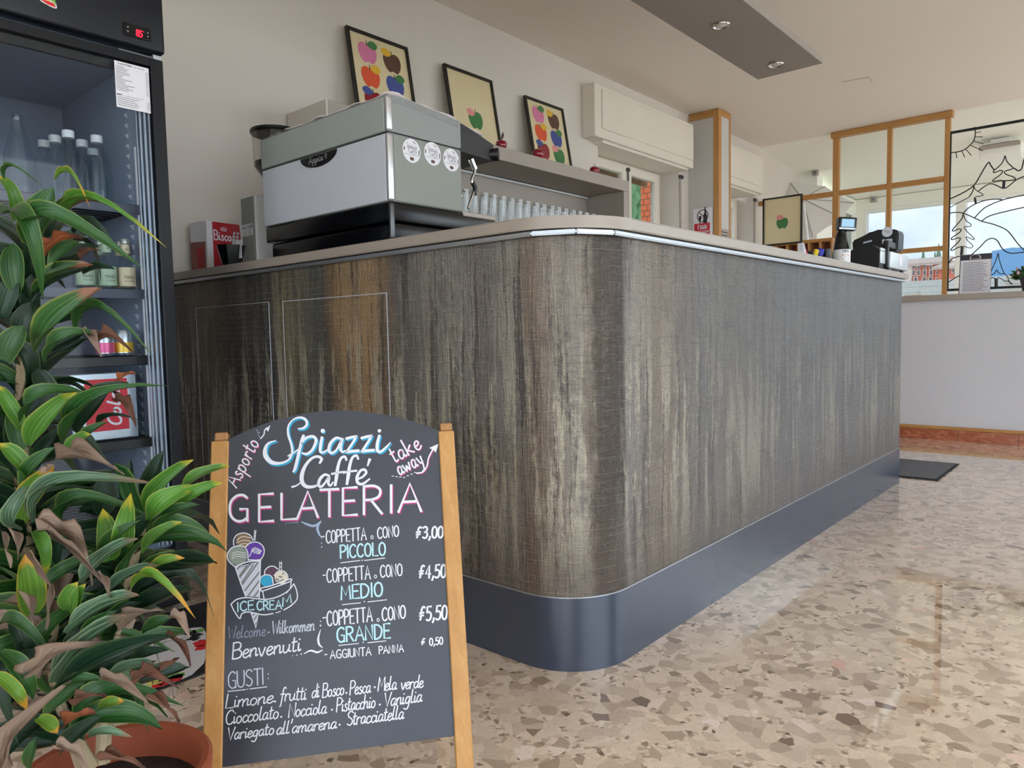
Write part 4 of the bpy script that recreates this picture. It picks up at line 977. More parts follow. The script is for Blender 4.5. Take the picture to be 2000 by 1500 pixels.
# ------------------------------------------------------------------ back shelf, glasses, pictures
XS = -3.0
zs1 = at(1229, 354, 'x', XS).z; zs0 = at(1218.5, 372.5, 'x', XS).z
ysL, ysR = at(640, 190, 'x', XS).y, at(1229, 354, 'x', XS).y
ysi = at(1218.5, 372.5, 'x', XS).y
sh = thing('back_shelf', 'taupe open shelf unit along the left wall behind the counter', 'shelf', (-3.17, 3.5, 1.1))
bx('shelf_board', (XW+.012, ysL, zs0), (XS, ysR, zs1), 'grey_laminate', sh, .002)
bx('side_panel', (XW+.012, ysi, 1.1), (XS, ysR, zs0-.001), 'grey_laminate', sh, .002)
bx('side_panel', (XW+.012, ysL, 1.1), (XS, ysL+.075, zs0-.001), 'grey_laminate', sh, .002)
ZG = 1.60
bx('end_panel', (XW+.012, ysL-.012, 1.1), (XS+.001, ysL-.0005, zs1+.001), 'wall_paint', sh, .002)
bx('lower_board', (XW+.012, ysL+.076, ZG-.03), (XS-.004, ysi-.001, ZG), 'grey_laminate', sh, .002)
bx('back_board', (XW+.002, ysL+.076, ZG+.001), (XW+.011, ysi-.001, zs0-.001), 'grey_laminate', sh)
bm = B(); tube(bm, [(XW+.022, ysL+.1, zs0-.012), (XW+.022, ysi-.01, zs0-.012)], .008, 8); obj('light_strip', bm, 'white_plastic', sh)
bx('base_cabinet', (XW+.012, ysL, 0), (XS-.002, ysR, 1.0), 'grey_laminate', sh, .003)
bx('cabinet_link', (XW+.03, ysL+.01, 1.0), (XS-.02, ysR-.01, 1.099), 'grey_panel', sh)
bx('middle_panel', (XW+.03, ysL+.08, 1.1), (XS-.02, ysi-.005, ZG-.031), 'grey_panel', sh)
# tumblers, upside down, in three rows
gt = at(1000, 383, 'x', -3.05).z
hg = .178
def tumbler(loc):
    t_ = thing('tumbler', 'clear tumbler standing upside down in the rows on the back shelf', 'glass', loc, 'tumblers upside down on the back shelf')
    x, y, z = loc
    bm = B(); lathe(bm, [(.033, 0), (.033, .002), (.027, hg-.012), (.028, hg-.004), (.024, hg), (.018, hg-.001), (.017, hg-.008), (.024, hg-.016), (.031, .002)], loc, 14, cap=False); obj('wall', bm, 'tumbler_glass', t_, smooth=True)
    bm = B(); lathe(bm, [(.026, hg-.02), (.027, hg-.014), (.0, hg-.0135)], loc, 14, cap=False); obj('base', bm, 'clear_plastic', t_, smooth=True)
    return t_
g0 = None
for r in range(3):
    for k in range(20):
        loc = (XS-.05-.1*r, 3.10+.082*k+.02*r+random.uniform(-.006, .006), ZG+.001)
        if loc[1] > ysi-.05: continue
        if g0 is None: g0 = tumbler(loc)
        else: dup(g0, loc, 0)
# pictures
def apple(bm_get, mp, cx, cy, s, body, leaf, tilt, lk):
    pass
def picture(name, label, TL, TR, zb, xq, face, motif, parent=None):
    """framed print leaning on the wall; TL/TR measured top corners"""
    return None
def frame_at(label, o, u, h, w, n, motif, lean=.05):
    """o bottom-left corner, u unit along the width, h height, w width, n unit out of the picture"""
    o, u, n = Vector(o), Vector(u), Vector(n)
    v = (Vector((0, 0, 1))-n*lean).normalized(); n2 = u.cross(v).normalized()
    if n2.dot(n) < 0: n2 = -n2
    t_ = thing('framed_print', label, 'picture', o+u*w/2)
    mp = plane_map(o, u, v, n2)
    fw, ft = .017, .02
    bm = B()
    def slab(a0, a1, b0, b1, d0, d1):
        prism(bm, [mp(a0, b0, d0), mp(a1, b0, d0), mp(a1, b1, d0), mp(a0, b1, d0)], n2*(d1-d0))
    slab(0, w, h-fw, h, 0, ft); slab(0, w, 0, fw, 0, ft); slab(0, fw, fw, h-fw, 0, ft); slab(w-fw, w, fw, h-fw, 0, ft)
    obj('frame', bm, 'black_frame', t_)
    bm = B(); slab(fw, w-fw, fw, h-fw, .003, .009); pr = obj('print', bm, 'cream_print', t_)
    for kind, cx, cy, s, mat in motif:
        bm = B()
        if kind == 'a':      # apple outline
            q = [(-.0, .40), (.22, .47), (.46, .36), (.55, .05), (.45, -.3), (.24, -.52), (.06, -.46), (-.06, -.46), (-.24, -.52), (-.45, -.3), (-.55, .05), (-.46, .36), (-.22, .47)]
            q = sm2([(cx*w+a*s*w, cy*h+b_*s*w) for a, b_ in q], 3, True)
        elif kind == 'l':    # leaf to the right
            q = sm2([(cx*w+a*s*w, cy*h+b_*s*w) for a, b_ in ((0, 0), (.16, .2), (.4, .26), (.62, .1), (.5, -.12), (.26, -.16))], 3, True)
        elif kind == 'm':    # leaf to the left
            q = sm2([(cx*w-a*s*w, cy*h+b_*s*w) for a, b_ in ((0, 0), (.16, .2), (.4, .26), (.62, .1), (.5, -.12), (.26, -.16))], 3, True)
        elif kind == 's':
            ribbon(bm, [(cx*w, cy*h), (cx*w+.01*s*w, cy*h+.22*s*w)], .05*s*w, mp, .0105); obj('print_shape', bm, mat, pr); continue
        fillpoly(bm, q, mp, .0100 if kind == 'a' else .0103); obj('print_shape', bm, mat, pr)
    return t_
def six(rows):
    m_ = []
    cols = [('print_pink', 'print_green', 'l'), ('print_brown', 'print_yellow', 'm'), ('print_red', 'print_yellow', 'l'), ('print_blue', 'print_green', 'l'), ('apple_red', 'print_blue', 'm'), ('print_green', 'print_rose', 'm')]
    for i in range(6):
        cx, cy = (.30 if i % 2 == 0 else .70), rows-(i//2)*.255-(.02 if i % 2 else 0)
        b_, l_, k = cols[i]
        m_ += [('a', cx, cy, .27, b_), (k, cx+(.01 if k == 'l' else 0), cy+.085, .27, l_), ('s', cx, cy+.075, .27, 'black_frame')]
    return m_
one = [('a', .52, .42, .27, 'print_green'), ('m', .52, .49, .27, 'print_rose'), ('s', .53, .50, .27, 'print_brown')]
zsb = zs1+.002
def leaning(label, TL, TR, motif):
    a, b_ = at(*TL, 'x', XW+.03), at(*TR, 'x', XW+.03)
    h = (a.z+b_.z)/2-zsb
    L = .09
    o = (XW+.03+L, a.y, zsb)
    return frame_at(label, o, (0, 1, 0), math.hypot(h, L), b_.y-a.y, (1, 0, 0), motif, L/h)
leaning('black framed print of six coloured apples behind the espresso machine', (672, 50), (792, 97), six(.79))
leaning('black framed print of one green apple with a pink leaf above the espresso machine', (863, 125), (957, 160), one)
leaning('black framed print of six coloured apples standing right of the red apple ornament', (1021, 187), (1096, 215), six(.79))
# red apple ornaments on the shelf top
def ornament(label, px, py, x, s, leaf=False):
    p = at(px, py, 'x', x); z = zs1+.001
    c = (x, p.y, z)
    t_ = thing('apple_ornament', label, 'ornament', c)
    bm = B(); lathe(bm, [(s*a, s*b_) for a, b_ in ((.3, .0), (.62, .10), (.92, .5), (1., .95), (.86, 1.4), (.5, 1.62), (.18, 1.56), (.04, 1.42))], c, 20); obj('body', bm, 'apple_red', t_, smooth=True)
    bm = B(); tube(bm, [(x, p.y, z+1.42*s), (x, p.y+.1*s, z+1.95*s), (x, p.y+.3*s, z+2.2*s)], .06*s, 6); st = obj('stalk', bm, 'print_brown', t_)
    if leaf:
        bm = B(); L = [Vector((x, p.y+a*s, z+b_*s)) for a, b_ in ((.1, 1.8), (.0, 2.3), (.2, 2.8), (.6, 3.2), (.7, 2.6), (.5, 2.1))]; prism(bm, L, (.06*s, 0, 0)); obj('leaf', bm, 'leaf_brown', t_)
ornament('red glass apple ornament with a leaf between the single apple print and the right print', 979, 285, XS-.06, .036, True)
ornament('red glass apple ornament in front of the rightmost print on the shelf', 1051, 305, XS-.05, .04)
ornament('red glass apple ornament alone near the right end of the shelf', 1161, 330, XS-.07, .038)

# ------------------------------------------------------------------ drinks cooler
FX, FY0, FY1 = -2.44, .40, 1.095
fr = thing('drinks_cooler', 'tall black glass door drinks cooler left of the counter', 'cooler', (-2.82, .75, 0))
bxs = [((-3.30, FY1-.03, .02), (FX-.045, FY1, 2.28)), ((-3.30, FY0, .02), (FX-.045, FY0+.03, 2.28)), ((-3.30, FY0+.03, .02), (-3.27, FY1-.03, 2.28)), ((-3.27, FY0+.03, 2.25), (FX-.045, FY1-.03, 2.28)), ((-3.27, FY0+.03, .02), (FX-.045, FY1-.03, .16))]
bm = B()
for lo, hi in bxs: box(bm, lo, hi)
obj('cabinet', bm, 'fridge_black', fr)
bm = B()
box(bm, (-3.268, FY1-.044, .16), (FX-.05, FY1-.031, 1.86)); box(bm, (-3.268, FY0+.031, .16), (FX-.05, FY0+.044, 1.86)); box(bm, (-3.268, FY0+.044, .16), (-3.255, FY1-.044, 1.86)); box(bm, (-3.255, FY0+.044, 1.845), (FX-.05, FY1-.044, 1.858)); box(bm, (-3.255, FY0+.044, .161), (FX-.05, FY1-.044, .175))
obj('lining', bm, 'fridge_inner', fr)
zh = at(322, 108, 'x', FX+.01).z
bm = B(); box(bm, (FX-.044, FY0, zh), (FX+.012, FY1+.004, 2.28), .012, 3); obj('header', bm, 'fridge_black', fr, smooth=True)
bm = B(); box(bm, (FX-.044, FY0, .03), (FX-.004, FY1, .165), .004); obj('plinth', bm, 'black_plastic', fr)
for k in range(3):
    bm = B(); box(bm, (FX-.004, FY0+.1, .05+.03*k), (FX-.001, FY1-.05, .054+.03*k)); obj('vent_slot', bm, 'steel_dark', fr)
zd1 = at(310, 117, 'x', FX).z; zd0 = .175
zg1 = at(297, 131, 'x', FX).z; yg1 = at(298, 200, 'x', FX).y
bm = B()
for lo, hi in (((FX-.036, yg1, zd0), (FX, FY1-.002, zd1)), ((FX-.036, FY0+.002, zd0), (FX, FY0+.04, zd1)), ((FX-.036, FY0+.04, zg1), (FX, yg1, zd1)), ((FX-.036, FY0+.04, zd0), (FX, yg1, zd0+.05))): box(bm, lo, hi, .002)
dd = obj('door', bm, 'fridge_black', fr)
bm = B(); box(bm, (FX-.012, FY0+.036, zd0+.046), (FX-.008, yg1+.004, zg1+.004)); obj('glass', bm, 'door_glass', dd)
bm = B(); box(bm, (FX-.034, FY0+.04, zg1-.028), (FX-.02, yg1, zg1-.001)); box(bm, (FX-.034, FY0+.04, zd0+.05), (FX-.02, FY0+.066, zg1)); obj('inner_frame', bm, 'black_plastic', dd)
bm = B(); tube(bm, [(FX-.02, FY1-.13, zd1+.008), (FX-.02, FY1+.0, zd1+.008)], .004, 6); box(bm, (FX-.03, FY1-.03, zd1+.001), (FX-.005, FY1-.004, zh-.002)); obj('hinge', bm, 'aluminium', dd)
for k, (dy, wd_) in enumerate(((.004, .006), (.017, .008), (.032, .007), (.045, .004))):
    bm = B(); box(bm, (FX-.034+.002*k, yg1-dy-wd_, zd0+.06), (FX-.015, yg1-dy, zg1-.03), .0015); obj('gasket_rib', bm, 'gasket', dd)
bm = B(); tube(bm, [(FX-.09, FY1-.06, .3), (FX-.09, FY1-.06, 1.56)], .011, 10); obj('light_tube', bm, 'white_plastic', fr, smooth=True)
# shelf standards with their saw teeth
XRL = FX-.20
bm = B(); box(bm, (XRL-.02, FY1-.047, .25), (XRL+.02, FY1-.0445, 1.75)); rl = obj('shelf_rail', bm, 'fridge_inner', fr)
tm = None
for k in range(42):
    z = .30+.034*k
    bm = B(); prism(bm, [(XRL-.014, FY1-.05, z), (XRL+.012, FY1-.05, z), (XRL+.012, FY1-.05, z-.017)], (0, .002, 0)); o = obj('rail_tooth', bm, 'cap_white', rl)
SHZ = [1.372, at(230, 566, 'x', -2.6).z, at(230, 694, 'x', -2.6).z, .60, .34]
for z in SHZ:
    bm = B()
    for k in range(14): tube(bm, [(FX-.09-.045*k, FY0+.05, z-.006), (FX-.09-.045*k, FY1-.05, z-.006)], .003, 5)
    for yy in (FY0+.06, .75, FY1-.06): tube(bm, [(FX-.08, yy, z-.012), (-3.24, yy, z-.012)], .004, 5)
    s_ = obj('wire_shelf', bm, 'black_plastic', fr)
    bm = B(); box(bm, (FX-.084, FY0+.05, z-.034), (FX-.078, FY1-.05, z-.002), .002); obj('price_rail', bm, 'rail_grey' if z > 1 else 'black_plastic', s_)
# temperature display, sticker
dp = [at(240, 42, 'x', FX+.013), at(295, 80, 'x', FX+.013)]
bm = B(); box(bm, (FX+.0125, dp[0].y, dp[1].z-.004), (FX+.0155, dp[1].y, dp[0].z), .001); pn = obj('temperature_panel', bm, 'black_gloss', fr)
mpf = plane_map((FX+.0157, 0, 0), (0, 1, 0), (0, 0, 1), (1, 0, 0))
bm = B(); c = at(271, 66, 'x', FX+.013); word(bm, '85', (c.y-.0085, c.z-.009), (c.y+.0085, c.z-.009), .019, .0034, mpf, .0003, .04, up=(0, 1)); word(bm, '°', (c.y+.011, c.z+.002), (c.y+.014, c.z+.002), .008, .001, mpf, .0003, up=(0, 1)); obj('red_digits', bm, 'led_red', pn, label='red lit temperature digits')
bm = B()
for px, py in ((249, 53), (249, 61), (288, 65), (288, 72)):
    c = at(px, py, 'x', FX+.013); box(bm, (FX+.0152, c.y-.0016, c.z-.0014), (FX+.0162, c.y+.0016, c.z+.0014))
obj('button', bm, 'chalk_mid', pn)
sp = at(92, 0, 'x', FX+.013)
mpk = plane_map((FX+.0127, sp.y, sp.z), (0, 1, 0), (0, 0, 1), (1, 0, 0))
bm = B(); fillpoly(bm, sm2([(-.03, .05), (-.024, 0), (0, -.014), (.024, -.016), (.02, .01), (.024, .05), (0, .07)], 4, True), mpk, .0004); o = obj('header_sticker', bm, 'paper', fr)
for mat, pts in (('mat_red', [(-.018, -.004), (0, -.012), (.022, -.015), (.016, -.004), (0, -.002)]), ('mat_green', [(.004, .004), (.016, -.002), (.022, -.012), (.02, .012), (.01, .02)]), ('mat_yellow', [(-.008, .0), (.004, -.004), (.012, .006), (.004, .016), (-.008, .014)])):
    bm = B(); fillpoly(bm, pts, mpk, .0008); obj('sticker_print', bm, mat, o)
# price list taped inside the door glass
pa, pb = at(223, 117, 'x', FX-.006), at(295, 226, 'x', FX-.006)
pz1 = at(223, 117, 'x', FX-.006).z; pz0 = at(228, 208, 'x', FX-.006).z
pl_ = thing('price_list', 'white printed price list taped at the top right of the cooler door', 'notice', (FX-.005, (pa.y+pb.y)/2, pz0))
bm = B(); box(bm, (FX-.0072, pa.y, pz0), (FX-.0066, pb.y, pz1)); s_ = obj('sheet', bm, 'paper', pl_)
mpp = plane_map((FX-.0066, pa.y, pz0), (0, 1, 0), (0, 0, 1), (1, 0, 0))
W_, H_ = pb.y-pa.y, pz1-pz0
bm = B(); word(bm, 'CAFFETTERIA', (W_*.1, H_*.935), (W_*.5, H_*.935), .0042, .0009, mpp, .0005, up=(0, 1)); word(bm, 'HOT DRINKS'.replace('K', 'K').replace('H', 'I'), (W_*.56, H_*.935), (W_*.85, H_*.935), .003, .0005, mpp, .0005, up=(0, 1))
random.seed(3)
for i in range(14):
    y = H_*(.885-.0385*i); ribbon(bm, [(W_*.03, y), (W_*random.uniform(.2, .55), y)], .0012, mpp, .0005); ribbon(bm, [(W_*.9, y), (W_*.98, y)], .0012, mpp, .0005)
word(bm, 'BIBITE', (W_*.03, H_*.265), (W_*.18, H_*.265), .004, .0009, mpp, .0005, up=(0, 1)); ribbon(bm, [(W_*.24, H_*.27), (W_*.8, H_*.27)], .0008, mpp, .0005)
for i in range(5):
    y = H_*(.225-.042*i); ribbon(bm, [(W_*.03, y), (W_*random.uniform(.4, .7), y)], .0012, mpp, .0005); ribbon(bm, [(W_*.9, y), (W_*.98, y)], .0012, mpp, .0005)
obj('print_lines', bm, 'ink', s_)
# bottles and cans inside
def bottle(name, label, cat, prof, capr, caph, mat, capmat, loc, group, labels=(), n=20):
    t_ = thing(name, label, cat, loc, group)
    bm = B(); lathe(bm, prof, loc, n); obj('body', bm, mat, t_, smooth=True)
    top = prof[-1][1]
    bm = B(); lathe(bm, [(capr, top-caph), (capr, top+.002), (capr*.9, top+.004)], loc, n); obj('cap', bm, capmat, t_, smooth=True)
    for z0, z1, r0, r1, lm, txt in labels:
        bm = B(); lathe(bm, [(r0+.0006, z0), (r1+.0006, z1)], loc, n, cap=False); lo_ = obj('paper_label', bm, lm, t_, smooth=True)
        if txt:
            bm = B()
            cy = lambda a, b_, l=0.: Vector((loc[0]+(r0+.001+l)*math.cos(a/r0), loc[1]+(r0+.001+l)*math.sin(a/r0), loc[2]+b_))
            for tx, zz, hh, ww in txt: word(bm, tx, (-ww/2, zz), (ww/2, zz), hh, hh*.16, cy, .0004, up=(0, 1))
            obj('label_lettering', bm, 'ink', lo_)
    return t_
zA = SHZ[0]
cap1, bot1 = at(186, 264, 'x', -2.6), at(195, 386, 'x', -2.6)
hb = cap1.z-zA-.004
wprof = [(.030, 0), (.040, .006), (.041, hb*.45), (.036, hb*.62), (.018, hb*.86), (.0145, hb*.93), (.0145, hb-.001)]
wl = 'white capped water bottle on the top cooler shelf, '
spots = [(195, -2.60, 'rightmost of the front row'), (140, -2.60, 'second from the right in front'), (166, -2.69, 'right one of the second row'), (114, -2.69, 'left one of the second row'), (186, -2.785, 'at the very back right'), (92, -2.78, 'leftmost capped one at the back')]
b0 = None
for px, x, wl2 in spots:
    y = at(px, 380, 'x', x).y
    if b0 is None: b0 = bottle('water_bottle', wl+wl2, 'bottle', wprof, .0175, .02, 'bottle_glass', 'cap_white', (x, y, zA), 'water bottles on the top cooler shelf')
    else: dup(b0, (x, y, zA), 0, wl+wl2)
# the far left one has no cap in view
bottle('water_bottle', 'tall clear bottle without a visible cap at the left of the top cooler shelf', 'bottle', [(.034, 0), (.042, .006), (.042, hb*.5), (.02, hb*.9), (.014, hb*1.0), (.014, hb*1.08)], .013, .01, 'bottle_glass', 'clear_plastic', (-2.59, at(42, 370, 'x', -2.59).y, zA), 'water bottles on the top cooler shelf')
zB = SHZ[1]
ht_ = at(230, 466, 'x', -2.56).z-zB
tp = [(.022, 0), (.0265, .004), (.0265, ht_*.46), (.022, ht_*.56), (.0135, ht_*.70), (.0125, ht_*.97)]
tl = [(ht_*.06, ht_*.42, .0265, .0265, None, None)]
def tonic(loc, lm, label):
    return bottle('tonic_bottle', label, 'bottle', tp, .0145, .012, 'bottle_glass', 'cap_metal', loc, 'tonic bottles on the second cooler shelf',
      [(ht_*.05, ht_*.42, .0265, .0265, lm, [('TONICA', ht_*.2, .0075, .034), ('FIORI', ht_*.13, .0045, .026)]), (ht_*.70, ht_*.88, .0135, .013, lm, [('1724', ht_*.77, .005, .012)] if False else [('TONICA', ht_*.77, .0035, .014)])])
tonic((-2.55, at(249, 566, 'x', -2.55).y, zB), 'label_tan', 'tonic bottle with a tan label, rightmost on the second cooler shelf')
tonic((-2.55, at(212, 566, 'x', -2.55).y, zB), 'label_green', 'tonic bottle with a pale green label, left of the tan labelled one')
tonic((-2.63, at(238, 562, 'x', -2.63).y, zB), 'label_tan', 'tonic bottle with a tan label standing in the second row')
tonic((-2.63, at(200, 562, 'x', -2.63).y, zB), 'label_green', 'tonic bottle with a pale green label standing in the second row')
tonic((-2.56, at(168, 562, 'x', -2.56).y, zB), 'label_green', 'tonic bottle partly behind the plant, leftmost on the second cooler shelf')
zD = SHZ[2]
hc_ = at(243, 645, 'x', -2.57).z-zD
for px, mat, lab in ((243, 'can_yellow', 'silver can with a yellow lower half on the third cooler shelf'), (206, 'can_pink', 'silver can with a pink lower half on the third cooler shelf')):
    y = at(px, 690, 'x', -2.57).y
    t_ = thing('drink_can', lab, 'can', (-2.57, y, zD))
    bm = B(); lathe(bm, [(.022, 0), (.029, .008), (.029, hc_-.012), (.0245, hc_-.002), (.0235, hc_), (.0225, hc_-.003)], (-2.57, y, zD), 22); obj('body', bm, 'can_silver', t_, smooth=True)
    bm = B(); lathe(bm, [(.0293, .01), (.0293, hc_*.52)], (-2.57, y, zD), 22, cap=False); obj('printed_band', bm, mat, t_, smooth=True)
# multipack lower down
zE = SHZ[3]
yk = at(268, 780, 'x', -2.56).y
t_ = thing('soda_pack', 'red and grey soft drink carton on a lower cooler shelf', 'carton', (-2.68, yk-.08, zE))
bm = B(); box(bm, (-2.75, yk-.2, zE), (-2.56, yk, zE+.22), .003); obj('carton', bm, 'can_silver', t_)
bm = B(); box(bm, (-2.5598, yk-.16, zE+.03), (-2.559, yk-.03, zE+.2)); rp = obj('red_panel', bm, 'cola_red', t_)
mpc = plane_map((-2.5588, yk-.055, zE+.045), (0, 0, 1), (0, -1, 0), (1, 0, 0)); bm = B(); word(bm, 'Cola', (0, 0), (.11, 0), .04, .007, mpc, .0004, .2, up=(0, 1)); obj('pack_lettering', bm, 'paper', rp)

# ------------------------------------------------------------------ mats
bmx = thing('cooler_mat', 'black rubber mat with a white rose printed panel in front of the cooler', 'mat', (-2.2, .8, 0))
A0, A1 = at(372, 1187, 'z', .004), at(395, 1312, 'z', .004)
xm1_ = A1.x+.012
bm = B(); box(bm, (FX-.02, .12, .001), (xm1_, 1.22, .006), .002); obj('rubber_mat', bm, 'mat_black', bmx)
mpm = plane_map((0, 0, .0062), (1, 0, 0), (0, 1, 0), (0, 0, 1))
def fm(px, py): p = at(px, py, 'z', .0065); return (p.x, p.y)
bm = B()
pp = [fm(395, 1225), fm(376, 1226), fm(350, 1232), fm(320, 1242), fm(200, 1290), fm(220, 1350), fm(312, 1342), fm(355, 1327), fm(375, 1318), fm(398, 1296), fm(412, 1250)]
fillpoly(bm, pp, mpm, .0003); wp = obj('rose_panel', bm, 'mat_white', bmx)
random.seed(11)
def blob(px, py, r, mat, sy=.55):
    x, y = fm(px, py); bm = B()
    q = [(x+r*(1+.25*math.sin(i*2.3+px))*math.cos(2*PI*i/12), y+r*(1+.3*math.cos(i*1.9+py))*math.sin(2*PI*i/12)) for i in range(12)]
    fillpoly(bm, q, mpm, .0006); obj('rose_print', bm, mat, wp)
for px, py, r, mat in ((360, 1230, .016, 'mat_red'), (372, 1236, .02, 'mat_black'), (378, 1247, .018, 'mat_black'), (388, 1232, .016, 'mat_green'), (392, 1256, .024, 'mat_red'), (395, 1265, .02, 'mat_red'), (386, 1240, .014, 'mat_black'), (288, 1327, .02, 'mat_yellow'), (300, 1334, .018, 'mat_yellow'), (306, 1340, .014, 'mat_red'), (322, 1334, .014, 'mat_red'), (338, 1327, .022, 'mat_red'), (345, 1321, .016, 'mat_green'), (352, 1318, .014, 'mat_green'), (330, 1322, .014, 'mat_green'), (318, 1328, .010, 'mat_white')): blob(px, py, r, mat)
bm = B()
x, y = fm(335, 1258)
ribbon(bm, [(x+.03*math.cos(a/3), y+.028*math.sin(a/3)) for a in range(3, 18)], .003, mpm, .0006)
for k in range(16):
    x, y = fm(random.uniform(362, 394), random.uniform(1228, 1250)); a = random.uniform(0, 6)
    ribbon(bm, [(x, y), (x+.02*math.cos(a), y+.02*math.sin(a))], .0025, mpm, .0008)
for k in range(14):
    x, y = fm(random.uniform(285, 350), random.uniform(1320, 1338)); a = random.uniform(0, 6)
    ribbon(bm, [(x, y), (x+.02*math.cos(a), y+.02*math.sin(a))], .002, mpm, .0008)
o = obj('rose_outline', bm, 'ink', wp); o['kind'] = 'stuff'
# ribbed grey mat past the end of the counter
gm = thing('ribbed_mat', 'dark grey ribbed doormat on the floor past the end of the counter', 'mat', (-1.25, 5.2, 0))
bm = B(); box(bm, (-1.68, 4.84, .0008), (-.9, 5.50, .006), .002); obj('backing', bm, 'mat_black', gm)
for k in range(24):
    bm = B(); y = 4.862+.0262*k; box(bm, (-1.66, y, .0062), (-.915, y+.016, .0105), .002); obj('rib', bm, 'floor_mat_grey', gm)

# ------------------------------------------------------------------ things past the counter
# signs on the pillar
sg = thing('no_alcohol_sign', 'white and red no alcohol notice on the pillar', 'sign', (PX-.2, PY-.01, 1.5))
ys_ = PY-.0085
mpsn = plane_map((0, ys_, 0), (1, 0, 0), (0, 0, 1), (0, -1, 0))
def sp_(px, py): p = at(px, py, 'y', ys_); return (p.x, p.z)
s0, s1_ = sp_(1354, 411), sp_(1392, 404)
zb_s = 1.55
bm = B(); box(bm, (s0[0], ys_-.001, zb_s), (s1_[0], ys_, s1_[1])); sht = obj('sheet', bm, 'paper', sg)
r0_, r1_ = sp_(1356, 437), sp_(1386.5, 434)
bm = B(); fillpoly(bm, [(r0_[0], zb_s+.02), (r1_[0], zb_s+.02), (r1_[0], r1_[1]), (r0_[0], r1_[1])], mpsn, .0014); rdp = obj('red_panel', bm, 'red_sign', sht)
bm = B(); wdt = r1_[0]-r0_[0]; word(bm, 'È VIETATO', (r0_[0]+wdt*.25, r1_[1]-.055), (r0_[0]+wdt*.78, r1_[1]-.055), .034, .006, mpsn, .0018, up=(0, 1))
ribbon(bm, [(r0_[0]+.01, r1_[1]-.075), (r1_[0]-.005, r1_[1]-.075)], .004, mpsn, .0018)
for k, (a, b_) in enumerate(((.08, .9), (.3, .75))): ribbon(bm, [(r0_[0]+wdt*a, r1_[1]-.088-.016*k), (r0_[0]+wdt*b_, r1_[1]-.088-.016*k)], .006, mpsn, .0018)
obj('sign_lettering', bm, 'paper', rdp)
cc2 = sp_(1372.5, 421.5); rr = (sp_(1383, 421)[0]-sp_(1362, 422)[0])/2
bm = B(); ribbon(bm, [(cc2[0]+rr*math.cos(2*PI*i/28), cc2[1]+rr*math.sin(2*PI*i/28)) for i in range(29)], .009, mpsn, .0016); ribbon(bm, [(cc2[0]-rr*.72, cc2[1]+rr*.7), (cc2[0]+rr*.72, cc2[1]-rr*.7)], .008, mpsn, .0020); obj('ban_ring', bm, 'print_brown', sht)
bm = B(); a, b_ = cc2; fillpoly(bm, [(a+.005, b_-.07), (a+.045, b_-.07), (a+.045, b_+.0), (a+.032, b_+.025), (a+.03, b_+.08), (a+.02, b_+.08), (a+.018, b_+.025), (a+.005, b_)], mpsn, .0018); fillpoly(bm, [(a-.04, b_+.0), (a-.012, b_+.0), (a-.012, b_-.03), (a-.022, b_-.04), (a-.022, b_-.07), (a-.03, b_-.07), (a-.03, b_-.04), (a-.04, b_-.03)], mpsn, .0018); obj('bottle_symbol', bm, 'ink', sht)
xs2 = PX+.0012
sg2 = thing('pillar_notice', 'small grey printed notice on the right face of the pillar', 'sign', (xs2, PY+.1, 1.6))
def sx_(px, py): p = at(px, py, 'x', xs2); return (p.y, p.z)
n0, n1 = sx_(1404, 443), sx_(1423, 465)
bm = B(); box(bm, (xs2-.001, n0[0], n1[1]), (xs2+.001, n1[0], n0[1]-.01), 0); ns = obj('plate', bm, 'grey_laminate', sg2)
mpn = plane_map((xs2+.0012, 0, 0), (0, 1, 0), (0, 0, 1), (1, 0, 0)); bm = B()
for k in range(4): ribbon(bm, [(n0[0]+.02, n0[1]-.04-.03*k), (n1[0]-.03, n0[1]-.04-.03*k)], .009, mpn, .0004)
ribbon(bm, [(n0[0]+.004, n1[1]), (n0[0]+.004, n0[1]-.01)], .006, mpn, .0004)
obj('notice_lines', bm, 'ink', ns)

# pigeonhole rack below the partition
rk = thing('key_rack', 'wooden pigeonhole rack fixed below the oak partition', 'rack', (-2.9, 8.0, 1.5))
zr_t = at(1628, 463.5, 'y', 7.98).z
xra, xrb = XW+.02, at(1626, 470, 'y', 7.98).x
zr_b = zr_t-.45
bx('back', (xra, 8.10, zr_b), (xrb, 8.115, zr_t), 'rack_dark', rk)
bx('top_board', (xra, 7.98, zr_t-.035), (xrb, 8.0995, zr_t), 'oak_x', rk, .002)
bx('bottom_board', (xra, 7.98, zr_b), (xrb, 8.0995, zr_b+.02), 'oak_x', rk, .002)
bx('middle_board', (xra, 7.985, (zr_t+zr_b)/2-.008), (xrb, 8.0995, (zr_t+zr_b)/2+.008), 'oak_x', rk, .002)
n_ = 7
for i in range(n_+1):
    x = xra+(xrb-.022-xra)*i/n_; bx('divider', (x, 7.982, zr_b+.02), (x+.022, 8.0995, zr_t-.036), 'oak', rk, .002)
# print hanging in front of it
pa, pb = at(1489, 389, 'y', 7.93), at(1566.5, 377.5, 'y', 7.93)
pzb = at(1523, 478, 'y', 7.93).z
frame_at('black framed print of a green apple lying tilted, hung at the wooden rack', (pa.x, 7.955, pzb), (1, 0, 0), (pa.z+pb.z)/2-pzb, pb.x-pa.x, (0, -1, 0),
  [('a', .50, .45, .27, 'print_green'), ('m', .54, .56, .30, 'print_rose')], .0)
